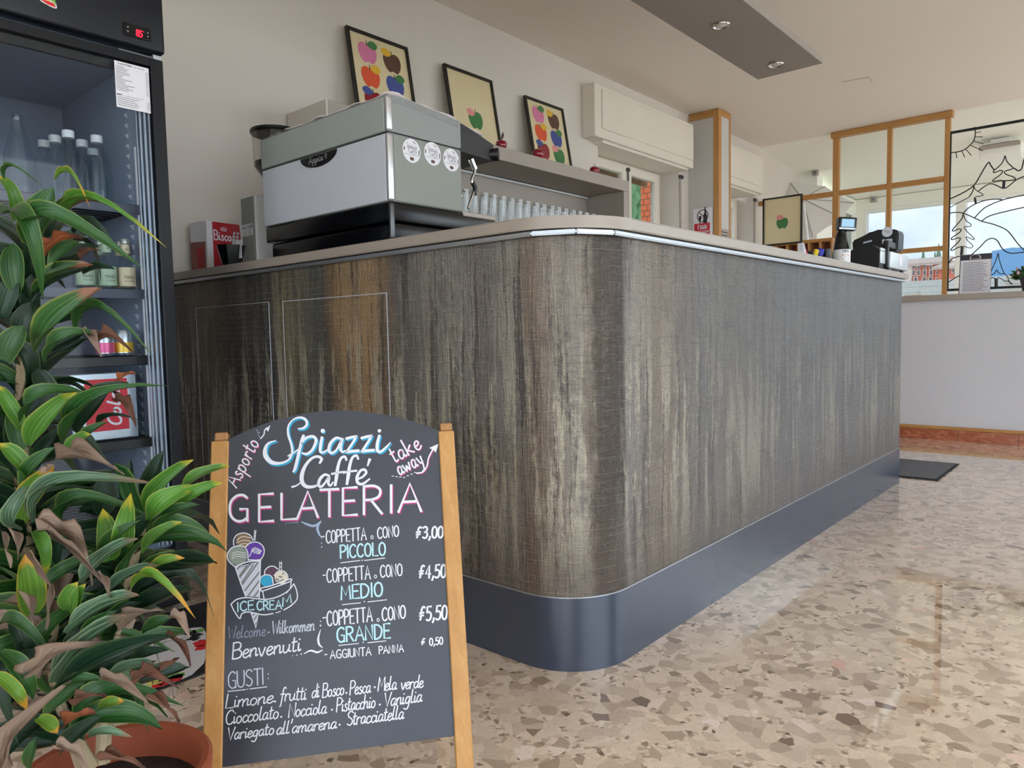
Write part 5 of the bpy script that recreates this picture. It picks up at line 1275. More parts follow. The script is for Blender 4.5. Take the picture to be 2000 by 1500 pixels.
# ------------------------------------------------------------------ chalkboard sign
SA, STL, SSC = .9021, .3316, 1.10
su = Vector((math.cos(SA), math.sin(SA), 0)); sbk = Vector((-math.sin(SA), math.cos(SA), 0))
sv = Vector((sbk.x*math.sin(STL), sbk.y*math.sin(STL), math.cos(STL)))
sn = su.cross(sv).normalized()                       # towards the viewer
so = CAM+(Vector((-1.0542, .4547, 0))-CAM)*SSC
SW, SH, SK0 = .4357*SSC, .7824*SSC, -so.z/sv.z
so = so+sn*.0
sgn = thing('chalkboard_sign', 'standing A frame chalkboard with oak posts and chalked ice cream prices', 'sign', so+su*SW/2+sv*SK0)
def S(a, b_, l=0.): return so+su*a+sv*b_+sn*l
def sbox(bm, a0, a1, b0, b1, l0, l1, bev=.002):
    P = [S(a0, b0, l0), S(a1, b0, l0), S(a1, b1, l0), S(a0, b1, l0)]
    n0 = len(bm.verts); prism(bm, P, sn*(l1-l0))
    if bev:
        bm.verts.ensure_lookup_table(); es = list({e for v in bm.verts[n0:] for e in v.link_edges}); bmesh.ops.bevel(bm, geom=es, offset=bev, segments=1, affect='EDGES')
PWD = .0325
for a0 in (0., SW-PWD):
    bm = B(); sbox(bm, a0, a0+PWD, SK0+.002, SH, -.024, .0); p_ = obj('post', bm, 'sign_wood', sgn)
    bm = B(); sbox(bm, a0+.005, a0+PWD-.003, SH+.001, SH+.018, -.03, -.006); obj('post_cap', bm, 'sign_cap', p_)
    top = S(a0+PWD/2, SH-.02, -.036); foot = Vector((top.x, top.y, 0))+sbk*.33; foot.z = .002
    bm = B(); d = (foot-top); q = d.cross(su).normalized()*.011
    prism(bm, [top-su*.016-q, top+su*.016-q, top+su*.016+q, top-su*.016+q], d); obj('rear_leg', bm, 'sign_wood', sgn)
ra, rb = S(.02, SH*.45, 0), S(SW-.02, SH*.45, 0)
bm = B(); tq = lambda a: (S(a, SH-.02, -.036)*.35+(Vector((S(a, SH-.02, -.036).x, S(a, SH-.02, -.036).y, 0))+sbk*.33)*.65)
tube(bm, [tq(PWD/2+.016), tq(SW-PWD/2-.016)], .011, 8); obj('cross_bar', bm, 'sign_wood', sgn)
BL = -.006
bo = S(0, 0, BL)
def onboard(px, py, l=0.):
    d = ray(px, py); return CAM+d*((bo-CAM).dot(sn)/d.dot(sn))+sn*l
arc = []
for i in range(21):
    t_ = i/20; px = 440+(868-440)*t_
    py = (862*(1-t_)+846*t_)-4*52*t_*(1-t_)*(1-.10*(t_-.5))
    arc.append((px, py))
bp_ = [onboard(430, 1499), onboard(890, 1437)]+[onboard(*p) for p in arc[::-1]]
bm = B(); prism(bm, bp_, -sn*.007); bd = obj('board', bm, 'slate', sgn)
def Z4(x, y): return (390+x*.27, 780+y*.27)
def Z5(x, y): return (390+x/3, 1000+y/3)
def ZI(x, y): return (440+x*.18674, 1020+y*.18674)
LW = .0008; UP = Vector((-.028, -1)).normalized()
class Chalk:
    def __init__(s, name, mat, lift): s.bm = B(); s.name = name; s.mat = mat; s.l = lift
    def line(s, pts, w=2.6, sm=True, f=None, dx=0, dy=0):
        q = [f(*p) if f else p for p in pts]; q = [(a+dx, b_+dy) for a, b_ in q]
        if sm and len(q) > 2:
            q2 = sm2(q, 4)
            if isinstance(w, (list, tuple)):
                w = [w[min(int(i/4), len(w)-1)]+(w[min(int(i/4)+1, len(w)-1)]-w[min(int(i/4), len(w)-1)])*((i % 4)/4) for i in range(len(q2))]
            q = q2
        ribbon(s.bm, q, w, onboard, s.l)
    def fill(s, pts, f=None, sm=True):
        q = [f(*p) if f else p for p in pts]
        if sm: q = sm2(q, 4, True)
        fillpoly(s.bm, q, onboard, s.l)
    def word(s, t, a, b_, h, w=2.4, f=Z5, slant=.0, dx=0, dy=0, gap=1.6, up=UP, jit=.12):
        keep = s.bm; s.bm = B()
        a, b_ = f(*a), f(*b_); word(s.bm, t, (a[0]+dx, a[1]+dy), (b_[0]+dx, b_[1]+dy), h, w, onboard, s.l, slant, up, jit, gap)
        obj(s.name, s.bm, s.mat, bd); s.bm = keep
    def dot(s, x, y, r=1.6, f=Z5):
        a, b_ = f(x, y) if f else (x, y); fillpoly(s.bm, [(a+r*math.cos(i*PI/4), b_+r*math.sin(i*PI/4)) for i in range(8)], onboard, s.l)
    def done(s):
        if len(s.bm.verts): return obj(s.name, s.bm, s.mat, bd)
        s.bm.free()
random.seed(21)
# shop name with its blue shadow
Spts = [(712, 214), (752, 207), (776, 178), (762, 143), (722, 131), (675, 148), (641, 196), (641, 258), (664, 330), (668, 390), (640, 440), (580, 462), (520, 455), (478, 412), (474, 360), (498, 318), (552, 298)]
Sw = [4, 7, 8, 8, 6, 4, 5, 7, 7, 7, 6, 8, 13, 15, 11, 7, 3]
for nm, mat, dx, dy, lf, dw in (('name_shadow', 'chalk_blue', 2.6, 2.6, .0003, 1.), ('name_lettering', 'chalk_white', 0, 0, .0007, 0)):
    c = Chalk(nm, mat, lf)
    c.line(Spts, [v*.62+dw for v in Sw], f=Z4, dx=dx, dy=dy)
    c.line([(640, 410), (690, 380), (735, 345)], 3, f=Z4, dx=dx, dy=dy)
    c.line([(752, 262), (738, 300), (715, 400), (690, 500), (676, 525)], [5, 6, 6, 6, 3], f=Z4, dx=dx, dy=dy)
    c.line([(735, 320), (770, 280), (820, 268), (842, 300), (815, 365), (775, 395), (740, 388)], [4, 5, 5, 6, 5, 5, 3], f=Z4, dx=dx, dy=dy)
    c.line([(885, 275), (875, 330), (872, 375), (890, 385), (925, 365)], [5, 6, 5, 4, 3], f=Z4, dx=dx, dy=dy)
    c.dot(890, 228, 4.2, Z4) if not dx else c.dot(898, 236, 4.2, Z4)
    c.line([(1022, 285), (985, 280), (945, 320), (935, 370), (955, 388), (990, 365), (1025, 295)], [4, 5, 6, 6, 5, 4, 4], f=Z4, dx=dx, dy=dy)
    c.line([(1032, 285), (1018, 350), (1030, 380), (1055, 372)], [5, 6, 4, 3], f=Z4, dx=dx, dy=dy)
    for o_ in (0, 110):
        y_ = -4 if o_ else 0
        c.line([(1060+o_, 285+y_), (1095+o_, 275+y_), (1135+o_, 268+y_)], 5, f=Z4, dx=dx, dy=dy); c.line([(1135+o_, 268+y_), (1100+o_, 325+y_), (1062+o_, 382+y_)], 4.5, f=Z4, dx=dx, dy=dy); c.line([(1062+o_, 382+y_), (1105+o_, 375+y_), (1150+o_, 372+y_)], 5.5, f=Z4, dx=dx, dy=dy)
    c.line([(1300, 262), (1285, 320), (1285, 370), (1310, 378), (1350, 345), (1380, 312)], [5, 6, 6, 5, 4, 2], f=Z4, dx=dx, dy=dy)
    c.dot(1300, 228, 3.6, Z4)
    c.done()
c = Chalk('name_lettering', 'chalk_white', .0007)
c.line([(868, 462), (882, 432), (855, 414), (810, 428), (765, 480), (740, 545), (742, 600), (775, 632), (830, 630), (865, 612)], [4, 6, 5, 5, 6, 8, 8, 7, 5, 3], f=Z4)
c.line([(668, 634), (700, 624), (735, 598)], [4, 3, 2], f=Z4)
c.line([(935, 552), (905, 545), (872, 575), (860, 618), (880, 632), (910, 600), (938, 560), (930, 605), (945, 625), (965, 600)], [4, 5, 6, 6, 5, 4, 5, 5, 4, 3], f=Z4)
for o_, y_ in ((0, 0), (85, -8)):
    c.line([(1062+o_, 440+y_), (1050+o_, 415+y_), (1020+o_, 430+y_), (1000+o_, 490+y_), (990+o_, 560+y_), (980+o_, 622+y_)], [4, 5, 5, 6, 7, 5], f=Z4); c.line([(955+o_, 540+y_), (1000+o_, 530+y_), (1050+o_, 524+y_)], 4, f=Z4)
c.line([(1150, 575), (1180, 560), (1205, 530), (1190, 508), (1160, 520), (1138, 565), (1145, 605), (1180, 612), (1230, 575)], [4, 4, 5, 5, 5, 6, 6, 5, 3], f=Z4)
c.line([(1230, 435), (1215, 480)], [6, 3], sm=False, f=Z4)
c.done()
# GELATERIA
for nm, mat, dx, dy, lf, w_ in (('heading_shadow', 'chalk_magenta', 1.6, 2.2, .0003, 5.4), ('heading_lettering', 'chalk_white', 0, 0, .0007, 5.0)):
    c = Chalk(nm, mat, lf)
    for ch, x0, x1, yt, yb in (('G', 215, 352, 695, 885), ('E', 430, 530, 688, 885), ('L', 592, 702, 682, 870), ('A', 708, 855, 668, 858), ('T', 872, 1004, 655, 850), ('E', 1036, 1136, 642, 840), ('R', 1188, 1318, 630, 832), ('I', 1378, 1392, 622, 822), ('A', 1438, 1602, 612, 815)):
        a, st = glyph(ch)
        for s_, pts in st:
            q = [(x0+(x1-x0)*px/max(a, .6)+(0 if ch != 'I' else 0), yb+(yt-yb)*py/10-(px/max(a, 1))*6) for px, py in pts]
            c.line(q, w_, s_, Z4, dx, dy)
    c.done()
# asporto / take away
for nm, mat, dx, dy, lf in (('side_shadow', 'chalk_magenta', 1.2, 1.4, .0003), ('side_lettering', 'chalk_white', 0, 0, .0007)):
    c = Chalk(nm, mat, lf)
    a_, b2 = Vector(Z4(268, 640)), Vector(Z4(432, 318)); d = (b2-a_).normalized(); up_ = Vector((d.y, -d.x))
    word(c.bm, 'Asporto', (a_.x+dx, a_.y+dy), (b2.x+dx, b2.y+dy), 30, 2.6, onboard, lf, .08, up_, .1, 1.2)
    c.done(); c = Chalk(nm, mat, lf)
    a_, b2 = Vector(Z4(1412, 462)), Vector(Z4(1608, 350)); d = (b2-a_).normalized(); up_ = Vector((d.y, -d.x))
    word(c.bm, 'take', (a_.x+dx, a_.y+dy), (b2.x+dx, b2.y+dy), 33, 3., onboard, lf, .0, up_, .1, 1.2)
    a_, b2 = Vector(Z4(1448, 552)), Vector(Z4(1622, 462)); d = (b2-a_).normalized(); up_ = Vector((d.y, -d.x))
    word(c.bm, 'away', (a_.x+dx, a_.y+dy), (b2.x+dx, b2.y+dy), 31, 3., onboard, lf, .0, up_, .1, 1.2)
    c.line([(1570, 535), (1615, 525), (1645, 480), (1655, 425), (1685, 365)], 2.6, f=Z4, dx=dx, dy=dy)
    if dx == 0:
        c.fill([(1660, 352), (1728, 322), (1708, 385), (1690, 366)], Z4, False)
        for x_ in range(7): c.line([(1390+27*x_, 556+(x_*3 if x_ < 3 else 9-(x_-3)*12)), (1404+27*x_, 560+(x_*3 if x_ < 3 else 9-(x_-3)*12)-4)], 1.4, False, Z4)
        c.done(); c = Chalk('arrow', mat, lf)
        c.line([(440, 285), (465, 255), (470, 225), (488, 205)], 2.2, f=Z4); c.fill([(478, 215), (512, 187), (496, 235)], Z4, False)
        for x_, y_ in ((420, 238), (425, 255), (432, 270), (415, 225), (430, 240)): c.dot(x_, y_, .9, Z4)
    c.done()
# price list
W = Chalk('price_lettering', 'chalk_white', .0006)
W.word('-', (714, 160), (734, 158), 10, 2.2); W.word('COPPETTA', (742, 184), (976, 162), 24, 2.5); W.word('CONO', (1043, 156), (1166, 142), 21, 2.5)
W.word('€3,00', (1268, 156), (1424, 150), 22, 3.6, slant=.08)
W.word('-', (722, 386), (738, 384), 10, 2.2); W.word('COPPETTA', (747, 414), (1000, 392), 26, 2.5); W.word('CONO', (1060, 384), (1186, 372), 23, 2.5); W.word('€4,50', (1286, 390), (1440, 382), 25, 3.6, slant=.08)
W.word('-', (722, 636), (740, 634), 10, 2.2); W.word('COPPETTA', (748, 668), (1012, 640), 28, 2.8); W.word('CONO', (1070, 638), (1206, 620), 25, 2.8); W.word('€5,50', (1288, 638), (1448, 628), 27, 3.6, slant=.08)
W.word('-', (734, 848), (748, 847), 8, 2.); W.word('AGGIUNTA', (766, 860), (1004, 838), 16, 2.2); W.word('PANNA', (1052, 832), (1194, 818), 14.5, 2.2); W.word('€', (1300, 782), (1322, 780), 13, 2.2); W.word('0,50', (1348, 782), (1424, 774), 14, 2.4)
W.done(); W = Chalk('chalk_marks', 'chalk_white', .0006)
for x_, y_ in ((1010, 148), (1030, 378), (1046, 632)): W.line([(x_+7*math.cos(a), y_+9*math.sin(a)) for a in [i*PI/5 for i in range(11)]], 1.4, f=Z5)
W.line([(825, 298), (940, 284)], 1.6, False, Z5); W.line([(965, 284), (1085, 270)], 1.6, False, Z5); W.dot(952, 283, 1.3)
W.line([(835, 543), (942, 532)], 1.6, False, Z5); W.line([(985, 527), (1096, 514)], 1.6, False, Z5); W.dot(965, 525, 1.3)
W.line([(815, 782), (932, 770)], 1.6, False, Z5); W.line([(985, 766), (1092, 755)], 1.6, False, Z5); W.dot(958, 764, 1.3)
W.line([(166, 1051), (270, 1040)], 1.6, False, Z5); W.line([(295, 1036), (394, 1024)], 1.6, False, Z5); W.dot(281, 1038, 1.2)
W.done()
c = Chalk('size_lettering', 'chalk_aqua', .0006)
c.word('PICCOLO', (826, 271), (1088, 252), 25, 3.2); c.word('MEDIO', (830, 514), (1070, 492), 27, 3.4); c.word('GRANDE', (806, 764), (1116, 738), 28, 3.4); c.done()
c = Chalk('flavour_heading', 'chalk_mid', .0006); c.word('GUSTI', (168, 1034), (374, 1010), 32, 2.3, gap=1.2); c.dot(402, 948, 1.3); c.dot(402, 975, 1.3); c.done()
c = Chalk('flavour_lettering', 'chalk_white', .0006)
CS = .16; HH = 27
def fw(t, x0, y0, x1, y1, h=HH): c.word(t, (x0, y0), (x1, y1), h, 2.3, slant=CS, gap=.35, jit=.1)
fw('Limone', 152, 1150, 428, 1118); fw('frutti', 468, 1110, 624, 1100); fw('di', 656, 1090, 700, 1085); fw('Bosco', 720, 1088, 846, 1070); fw('Pesca', 880, 1072, 1000, 1058); fw('Mela', 1044, 1050, 1152, 1040); fw('verde', 1178, 1040, 1308, 1028, 25)
fw('Cioccolato', 152, 1246, 462, 1208); fw('Nocciola', 522, 1204, 742, 1180); fw('Pistacchio', 802, 1172, 1028, 1146); fw('Vaniglia', 1078, 1142, 1300, 1112)
fw('Variegato', 160, 1338, 434, 1302, 24); fw("all'amarena", 448, 1306, 800, 1268, 25); fw('Stracciatella', 862, 1252, 1194, 1212)
for x_, y_ in ((442, 1110), (860, 1060), (1026, 1026), (478, 1200), (775, 1158), (1055, 1128), (820, 1246)): c.dot(x_, y_, 2.)
c.done()
c = Chalk('welcome_lettering', 'chalk_white', .0006)
c.word('Benvenuti', (192, 862), (592, 814), 31, 2.8, slant=.1, gap=.6)
for k, (x_, y_) in enumerate(((545, 842), (570, 838), (595, 832))): c.dot(x_, y_, 1.+.3*k)
c.line([(612, 830), (650, 812), (690, 822), (720, 808)], [1.5, 3.5, 4, 1.5], f=Z5); c.line([(708, 690), (695, 740), (700, 775), (720, 795)], [1.2, 4., 4., 1.5], f=Z5); c.dot(708, 665, 1.8); c.dot(708, 640, 1.3); c.done()
c = Chalk('welcome_lettering', 'chalk_mid', .0006); c.word('Wilkommen', (424, 716), (672, 694), 25, 2.2, slant=.14, gap=.7); c.dot(404, 705, 1.6); c.done()
c = Chalk('welcome_lettering', 'chalk_faint', .0006); c.word('Welcome', (165, 744), (386, 726), 24, 1.5, slant=.12, gap=.8); c.done()
c = Chalk('flourish', 'chalk_pale', .0006)
c.line([(735, 885), (780, 905), (830, 915), (878, 880)], [1.5, 4.5, 4.5, 1.5], f=Z4); c.line([(878, 885), (852, 925), (862, 970), (885, 1005)], [1.5, 5, 4, 1.5], f=Z4)
for k in range(6): c.dot(625+16*k, 897-(k*1.5), .8+.1*k, Z4)
c.dot(882, 1040, 1.4, Z4); c.dot(883, 1068, 1.6, Z4); c.done()
# ice cream drawing
def circ(x, y, r, n=16, sy=1.): return [(x+r*math.cos(2*PI*i/n), y+r*sy*math.sin(2*PI*i/n)) for i in range(n)]
def draw(mat, items, lift):
    c = Chalk('ice_cream_drawing', mat, lift)
    for it in items:
        if it[0] == 'f': c.fill(it[1], ZI, it[2] if len(it) > 2 else True)
        else: c.line(it[1], it[2], it[3] if len(it) > 3 else True, ZI)
    c.done()
draw('chalk_brown', [('f', circ(192, 190, 78)), ], .0003)
draw('chalk_olive', [('f', circ(132, 350, 98)), ], .0004)
draw('chalk_purple', [('f', circ(310, 300, 90)), ], .0004)
draw('chalk_plum', [('f', circ(486, 515, 62))], .0003)
draw('chalk_blue', [('f', circ(432, 612, 64))], .0004)
draw('chalk_cream', [('f', circ(582, 580, 66)), ('l', [(120, 190), (180, 150), (265, 165)], 1.6), ('l', [(115, 215), (190, 190), (270, 200)], 1.4), ('l', [(150, 235), (200, 222), (235, 228)], 1.4)], .0004)
draw('chalk_mid', [('f', [(110, 468), (366, 408), (352, 785), (218, 772)], False), ('f', [(268, 944), (345, 958), (322, 1104)], False)], .0003)
draw('chalk_line', [('l', [(150, 470), (300+8, 440)], 1., False)]+[('l', [(118+28*k, 500+66*k), (165+62*k, 448+4*k)], 2.6, False) for k in range(3)]+[('l', [(150, 580), (270, 425)], 2.8, False), ('l', [(180, 650), (340, 425)], 2.8, False), ('l', [(205, 715), (360, 520)], 2.8, False), ('l', [(240, 770), (358, 610)], 2.8, False), ('l', [(300, 780), (356, 705)], 2.8, False), ('l', [(280, 985), (310, 950)], 2., False), ('l', [(295, 1030), (340, 965)], 2., False), ('l', [(312, 1075), (340, 1030)], 2., False)]
     +[('l', [(525+18*k, 600-14*k+20*(k % 2)), (540+18*k, 590-14*k+20*(k % 2))], 2.4, False) for k in range(5)]+[('l', [(535+20*k, 632-8*k), (548+20*k, 622-8*k)], 2.2, False) for k in range(4)], .0006)
wl_ = []
for k in range(4): wl_.append(('l', [(255+8*k, 330-26*k+30), (300, 268-6*k+22*k), (380-6*k, 300+10*k)], 1.5))
draw('chalk_white', wl_+[('l', [(70, 330+26*k), (120, 310+24*k), (215, 325+22*k)], 1.0) for k in range(3)]+[
 ('l', [(90, 240), (88, 190), (120, 135), (190, 112), (260, 135), (290, 190)], 2.), ('l', [(100, 465), (40, 410), (22, 345), (60, 275), (130, 248), (200, 258), (235, 320), (240, 400)], 2.), ('l', [(208, 262), (260, 218), (330, 208), (390, 245), (408, 310), (380, 380), (330, 395), (245, 392)], 2.),
 ('l', [(105, 465), (230, 415), (372, 402)], 2.4), ('l', [(105, 468), (160, 630), (215, 775)], 2.2), ('l', [(368, 405), (362, 600), (355, 790)], 2.2), ('l', [(300, 190), (308, 80), (322, 82), (312, 190)], 1.4, False), ('l', [(302, 150), (316, 140)], 1.6, False), ('l', [(305, 115), (319, 105)], 1.6, False),
 ('l', [(412, 545), (418, 500), (460, 465), (510, 462), (552, 492)], 2.), ('l', [(362, 600), (385, 565), (440, 548), (490, 575), (502, 650)], 2.), ('l', [(510, 560), (550, 515), (610, 510), (650, 550), (655, 595)], 1.8), ('l', [(565, 515), (570, 410), (592, 412), (585, 515)], 1.4, False), ('l', [(569, 470), (590, 462)], 1.8, False), ('l', [(569, 435), (590, 428)], 1.8, False),
 ('l', [(372, 690), (380, 720), (480, 690), (600, 650), (690, 612), (682, 592), (600, 622), (480, 664), (372, 690)], 2.2), ('l', [(392, 725), (405, 795)], 2.), ('l', [(690, 625), (680, 690), (640, 740)], 2.),
 ('l', [(60, 858), (120, 808), (220, 788), (330, 800), (440, 805), (560, 775), (660, 715), (718, 645)], 2.2), ('l', [(60, 858), (95, 930), (152, 1008), (172, 960), (230, 938), (300, 948), (400, 968), (500, 955)], 2.2), ('l', [(612, 918), (690, 870), (752, 800), (745, 710), (718, 645)], 2.2), ('l', [(530, 948), (580, 932)], 1.6, False), ('l', [(268, 942), (322, 1110), (345, 960)], 1.6, False)], .0008)
c = Chalk('banner_lettering', 'chalk_aqua', .0008)
def bw(t, a, b_, h): c.word(t, a, b_, h, 2.6, f=ZI, gap=1.8)
bw('ICE', (130, 935), (300, 912), 18); bw('CREA', (335, 922), (590, 905), 17.5); bw('M', (600, 880), (690, 840), 17); c.done()
# ------------------------------------------------------------------ potted dracaena
random.seed(5)
pcx = at(218, 1502, 'z', .31)
PC = Vector((pcx.x, pcx.y, 0)); PR = .132; PZ = .31
pp_ = thing('potted_dracaena', 'leafy dracaena with some dry brown leaves in a terracotta pot', 'plant', PC)
bm = B(); lathe(bm, [(.085, .002), (.10, .04), (.118, PZ-.04), (.122, PZ-.035), (PR, PZ-.03), (PR+.002, PZ-.004), (PR-.003, PZ), (PR-.012, PZ-.002), (PR-.016, PZ-.05), (.0, PZ-.06)], PC, 44, cap=False); po = obj('pot', bm, 'terracotta', pp_, smooth=True)
bm = B(); lathe(bm, [(0.001, PZ-.052), (.06, PZ-.046), (PR-.017, PZ-.05)], PC, 30, cap=False); obj('soil', bm, 'soil', po, smooth=True)
def leaf_mesh(name, mat, arch=.12, fold=.35, wave=.05, curl=0., base=.34, kind=0, twist=0.):
    bm = B(); uv = bm.loops.layers.uv.verify(); NV = 9; US = (-1, -.5, 0, .5, 1)
    rows = []
    ph = random.uniform(0, 6)
    for j in range(NV+1):
        v = j/NV
        w = base*(1-v)**2+ (math.sin(PI*min(1, (v*.92+.06)))**.8)*(1-.30*v) if kind == 0 else .55+.45*math.sin(PI*v)
        if kind == 0: w = (base*(1-v)**1.5*.9 + 1.05*(v**.75)*((1-v)**.55)*1.42)
        if kind == 1: w = (.5+.5*math.sin(PI*v*.9))*(1-.5*v**3)*(.85+.25*math.sin(v*9+ph))
        w = max(w, .02 if j == NV else .12)
        row = []
        tw = twist*v
        cz = arch*math.sin(PI*v)+(-curl*max(0, v-.62)**2*6)
        cy = v-(curl*.5*max(0, v-.75)**2*4)
        for u in US:
            x = u*w*.5; z = fold*abs(u)**1.4*w*.5+wave*math.sin(v*8.+ph+(1.6 if u > 0 else 0))*abs(u)**2*.5
            x2, z2 = x*math.cos(tw)-z*math.sin(tw), x*math.sin(tw)+z*math.cos(tw)
            row.append((bm.verts.new((x2, cy, cz+z2*.9)), ((u+1)/2, v)))
        rows.append(row)
    for a, b_ in zip(rows, rows[1:]):
        for i in range(4):
            q = (a[i], a[i+1], b_[i+1], b_[i]); f = bm.faces.new([t_[0] for t_ in q]); f.smooth = True
            for lp, t_ in zip(f.loops, q): lp[uv].uv = t_[1]
    me = bpy.data.meshes.new(name); bm.to_mesh(me); bm.free(); me.materials.append(MATS[mat]); return me
LM = {}
for k, mat in (('g', 'leaf_green'), ('d', 'leaf_dark'), ('b', 'leaf_bright'), ('y', 'leaf_yellow'), ('s', 'leaf_striped'), ('t', 'leaf_tipped')):
    LM[k] = [leaf_mesh('leaf', mat, .08, .45, .06), leaf_mesh('leaf', mat, .16, .35, .10, .35), leaf_mesh('leaf', mat, .26, .4, .06, .7), leaf_mesh('leaf', mat, -.06, .5, .08)]
for k, mat in (('r', 'leaf_dry'), ('n', 'leaf_brown'), ('o', 'leaf_rust')):
    LM[k] = [leaf_mesh('leaf', mat, .10, .7, .22, .2, .3, 1, .5), leaf_mesh('leaf', mat, .22, .9, .16, .5, .3, 1, -.7), leaf_mesh('leaf', mat, -.1, .6, .25, 0, .3, 1, 1.1)]
nleaf = 0
def put_leaf(a, b_, wd, k, var=None, face=None, roll=0.):
    """leaf from base a to tip b_; wd = width in metres; face = way the upper side looks"""
    global nleaf
    if k in 'rno': wd *= .74
    y = b_-a; L = y.length
    if L < .01: return
    y = y/L
    if face is None: face = (CAM-a).normalized()*.75+Vector((0, 0, .65))
    z = face-y*face.dot(y)
    if z.length < .05: z = y.orthogonal()
    z.normalize(); x = y.cross(z)
    if roll:
        R_ = Matrix.Rotation(roll, 3, y); x, z = R_ @ x, R_ @ z
    me = random.choice(LM[k]) if var is None else LM[k][var % len(LM[k])]
    M_ = Matrix((( x.x*wd, y.x*L, z.x*L, a.x), (x.y*wd, y.y*L, z.y*L, a.y), (x.z*wd, y.z*L, z.z*L, a.z), (0, 0, 0, 1)))
    o = bpy.data.objects.new('leaf', me); COL.objects.link(o); o.parent = pp_
    o.matrix_parent_inverse = Matrix.Translation(-PC); o.matrix_basis = M_
    if k in 'rno': o['label'] = 'dry brown leaf'
    nleaf += 1
# canes
def cane(pts, r0, r1):
    P = smooth_pts([deep(*p) for p in pts], 4); n = len(P)
    bm = B(); tube(bm, P, [r0+(r1-r0)*i/(n-1) for i in range(n)], 8); obj('cane', bm, 'cane', pp_, smooth=True); return P
CA = cane([(165, 1500, 1.05), (90, 1250, 1.08), (48, 1050, 1.09), (42, 850, 1.11), (48, 650, 1.13), (75, 470, 1.15)], .012, .008)
CB = cane([(200, 1490, 1.05), (215, 1280, 1.07), (250, 1130, 1.06), (275, 1030, 1.06)], .011, .008)
CC = cane([(180, 1500, 1.04), (125, 1400, 1.03), (100, 1310, 1.01), (105, 1200, 1.01)], .010, .008)
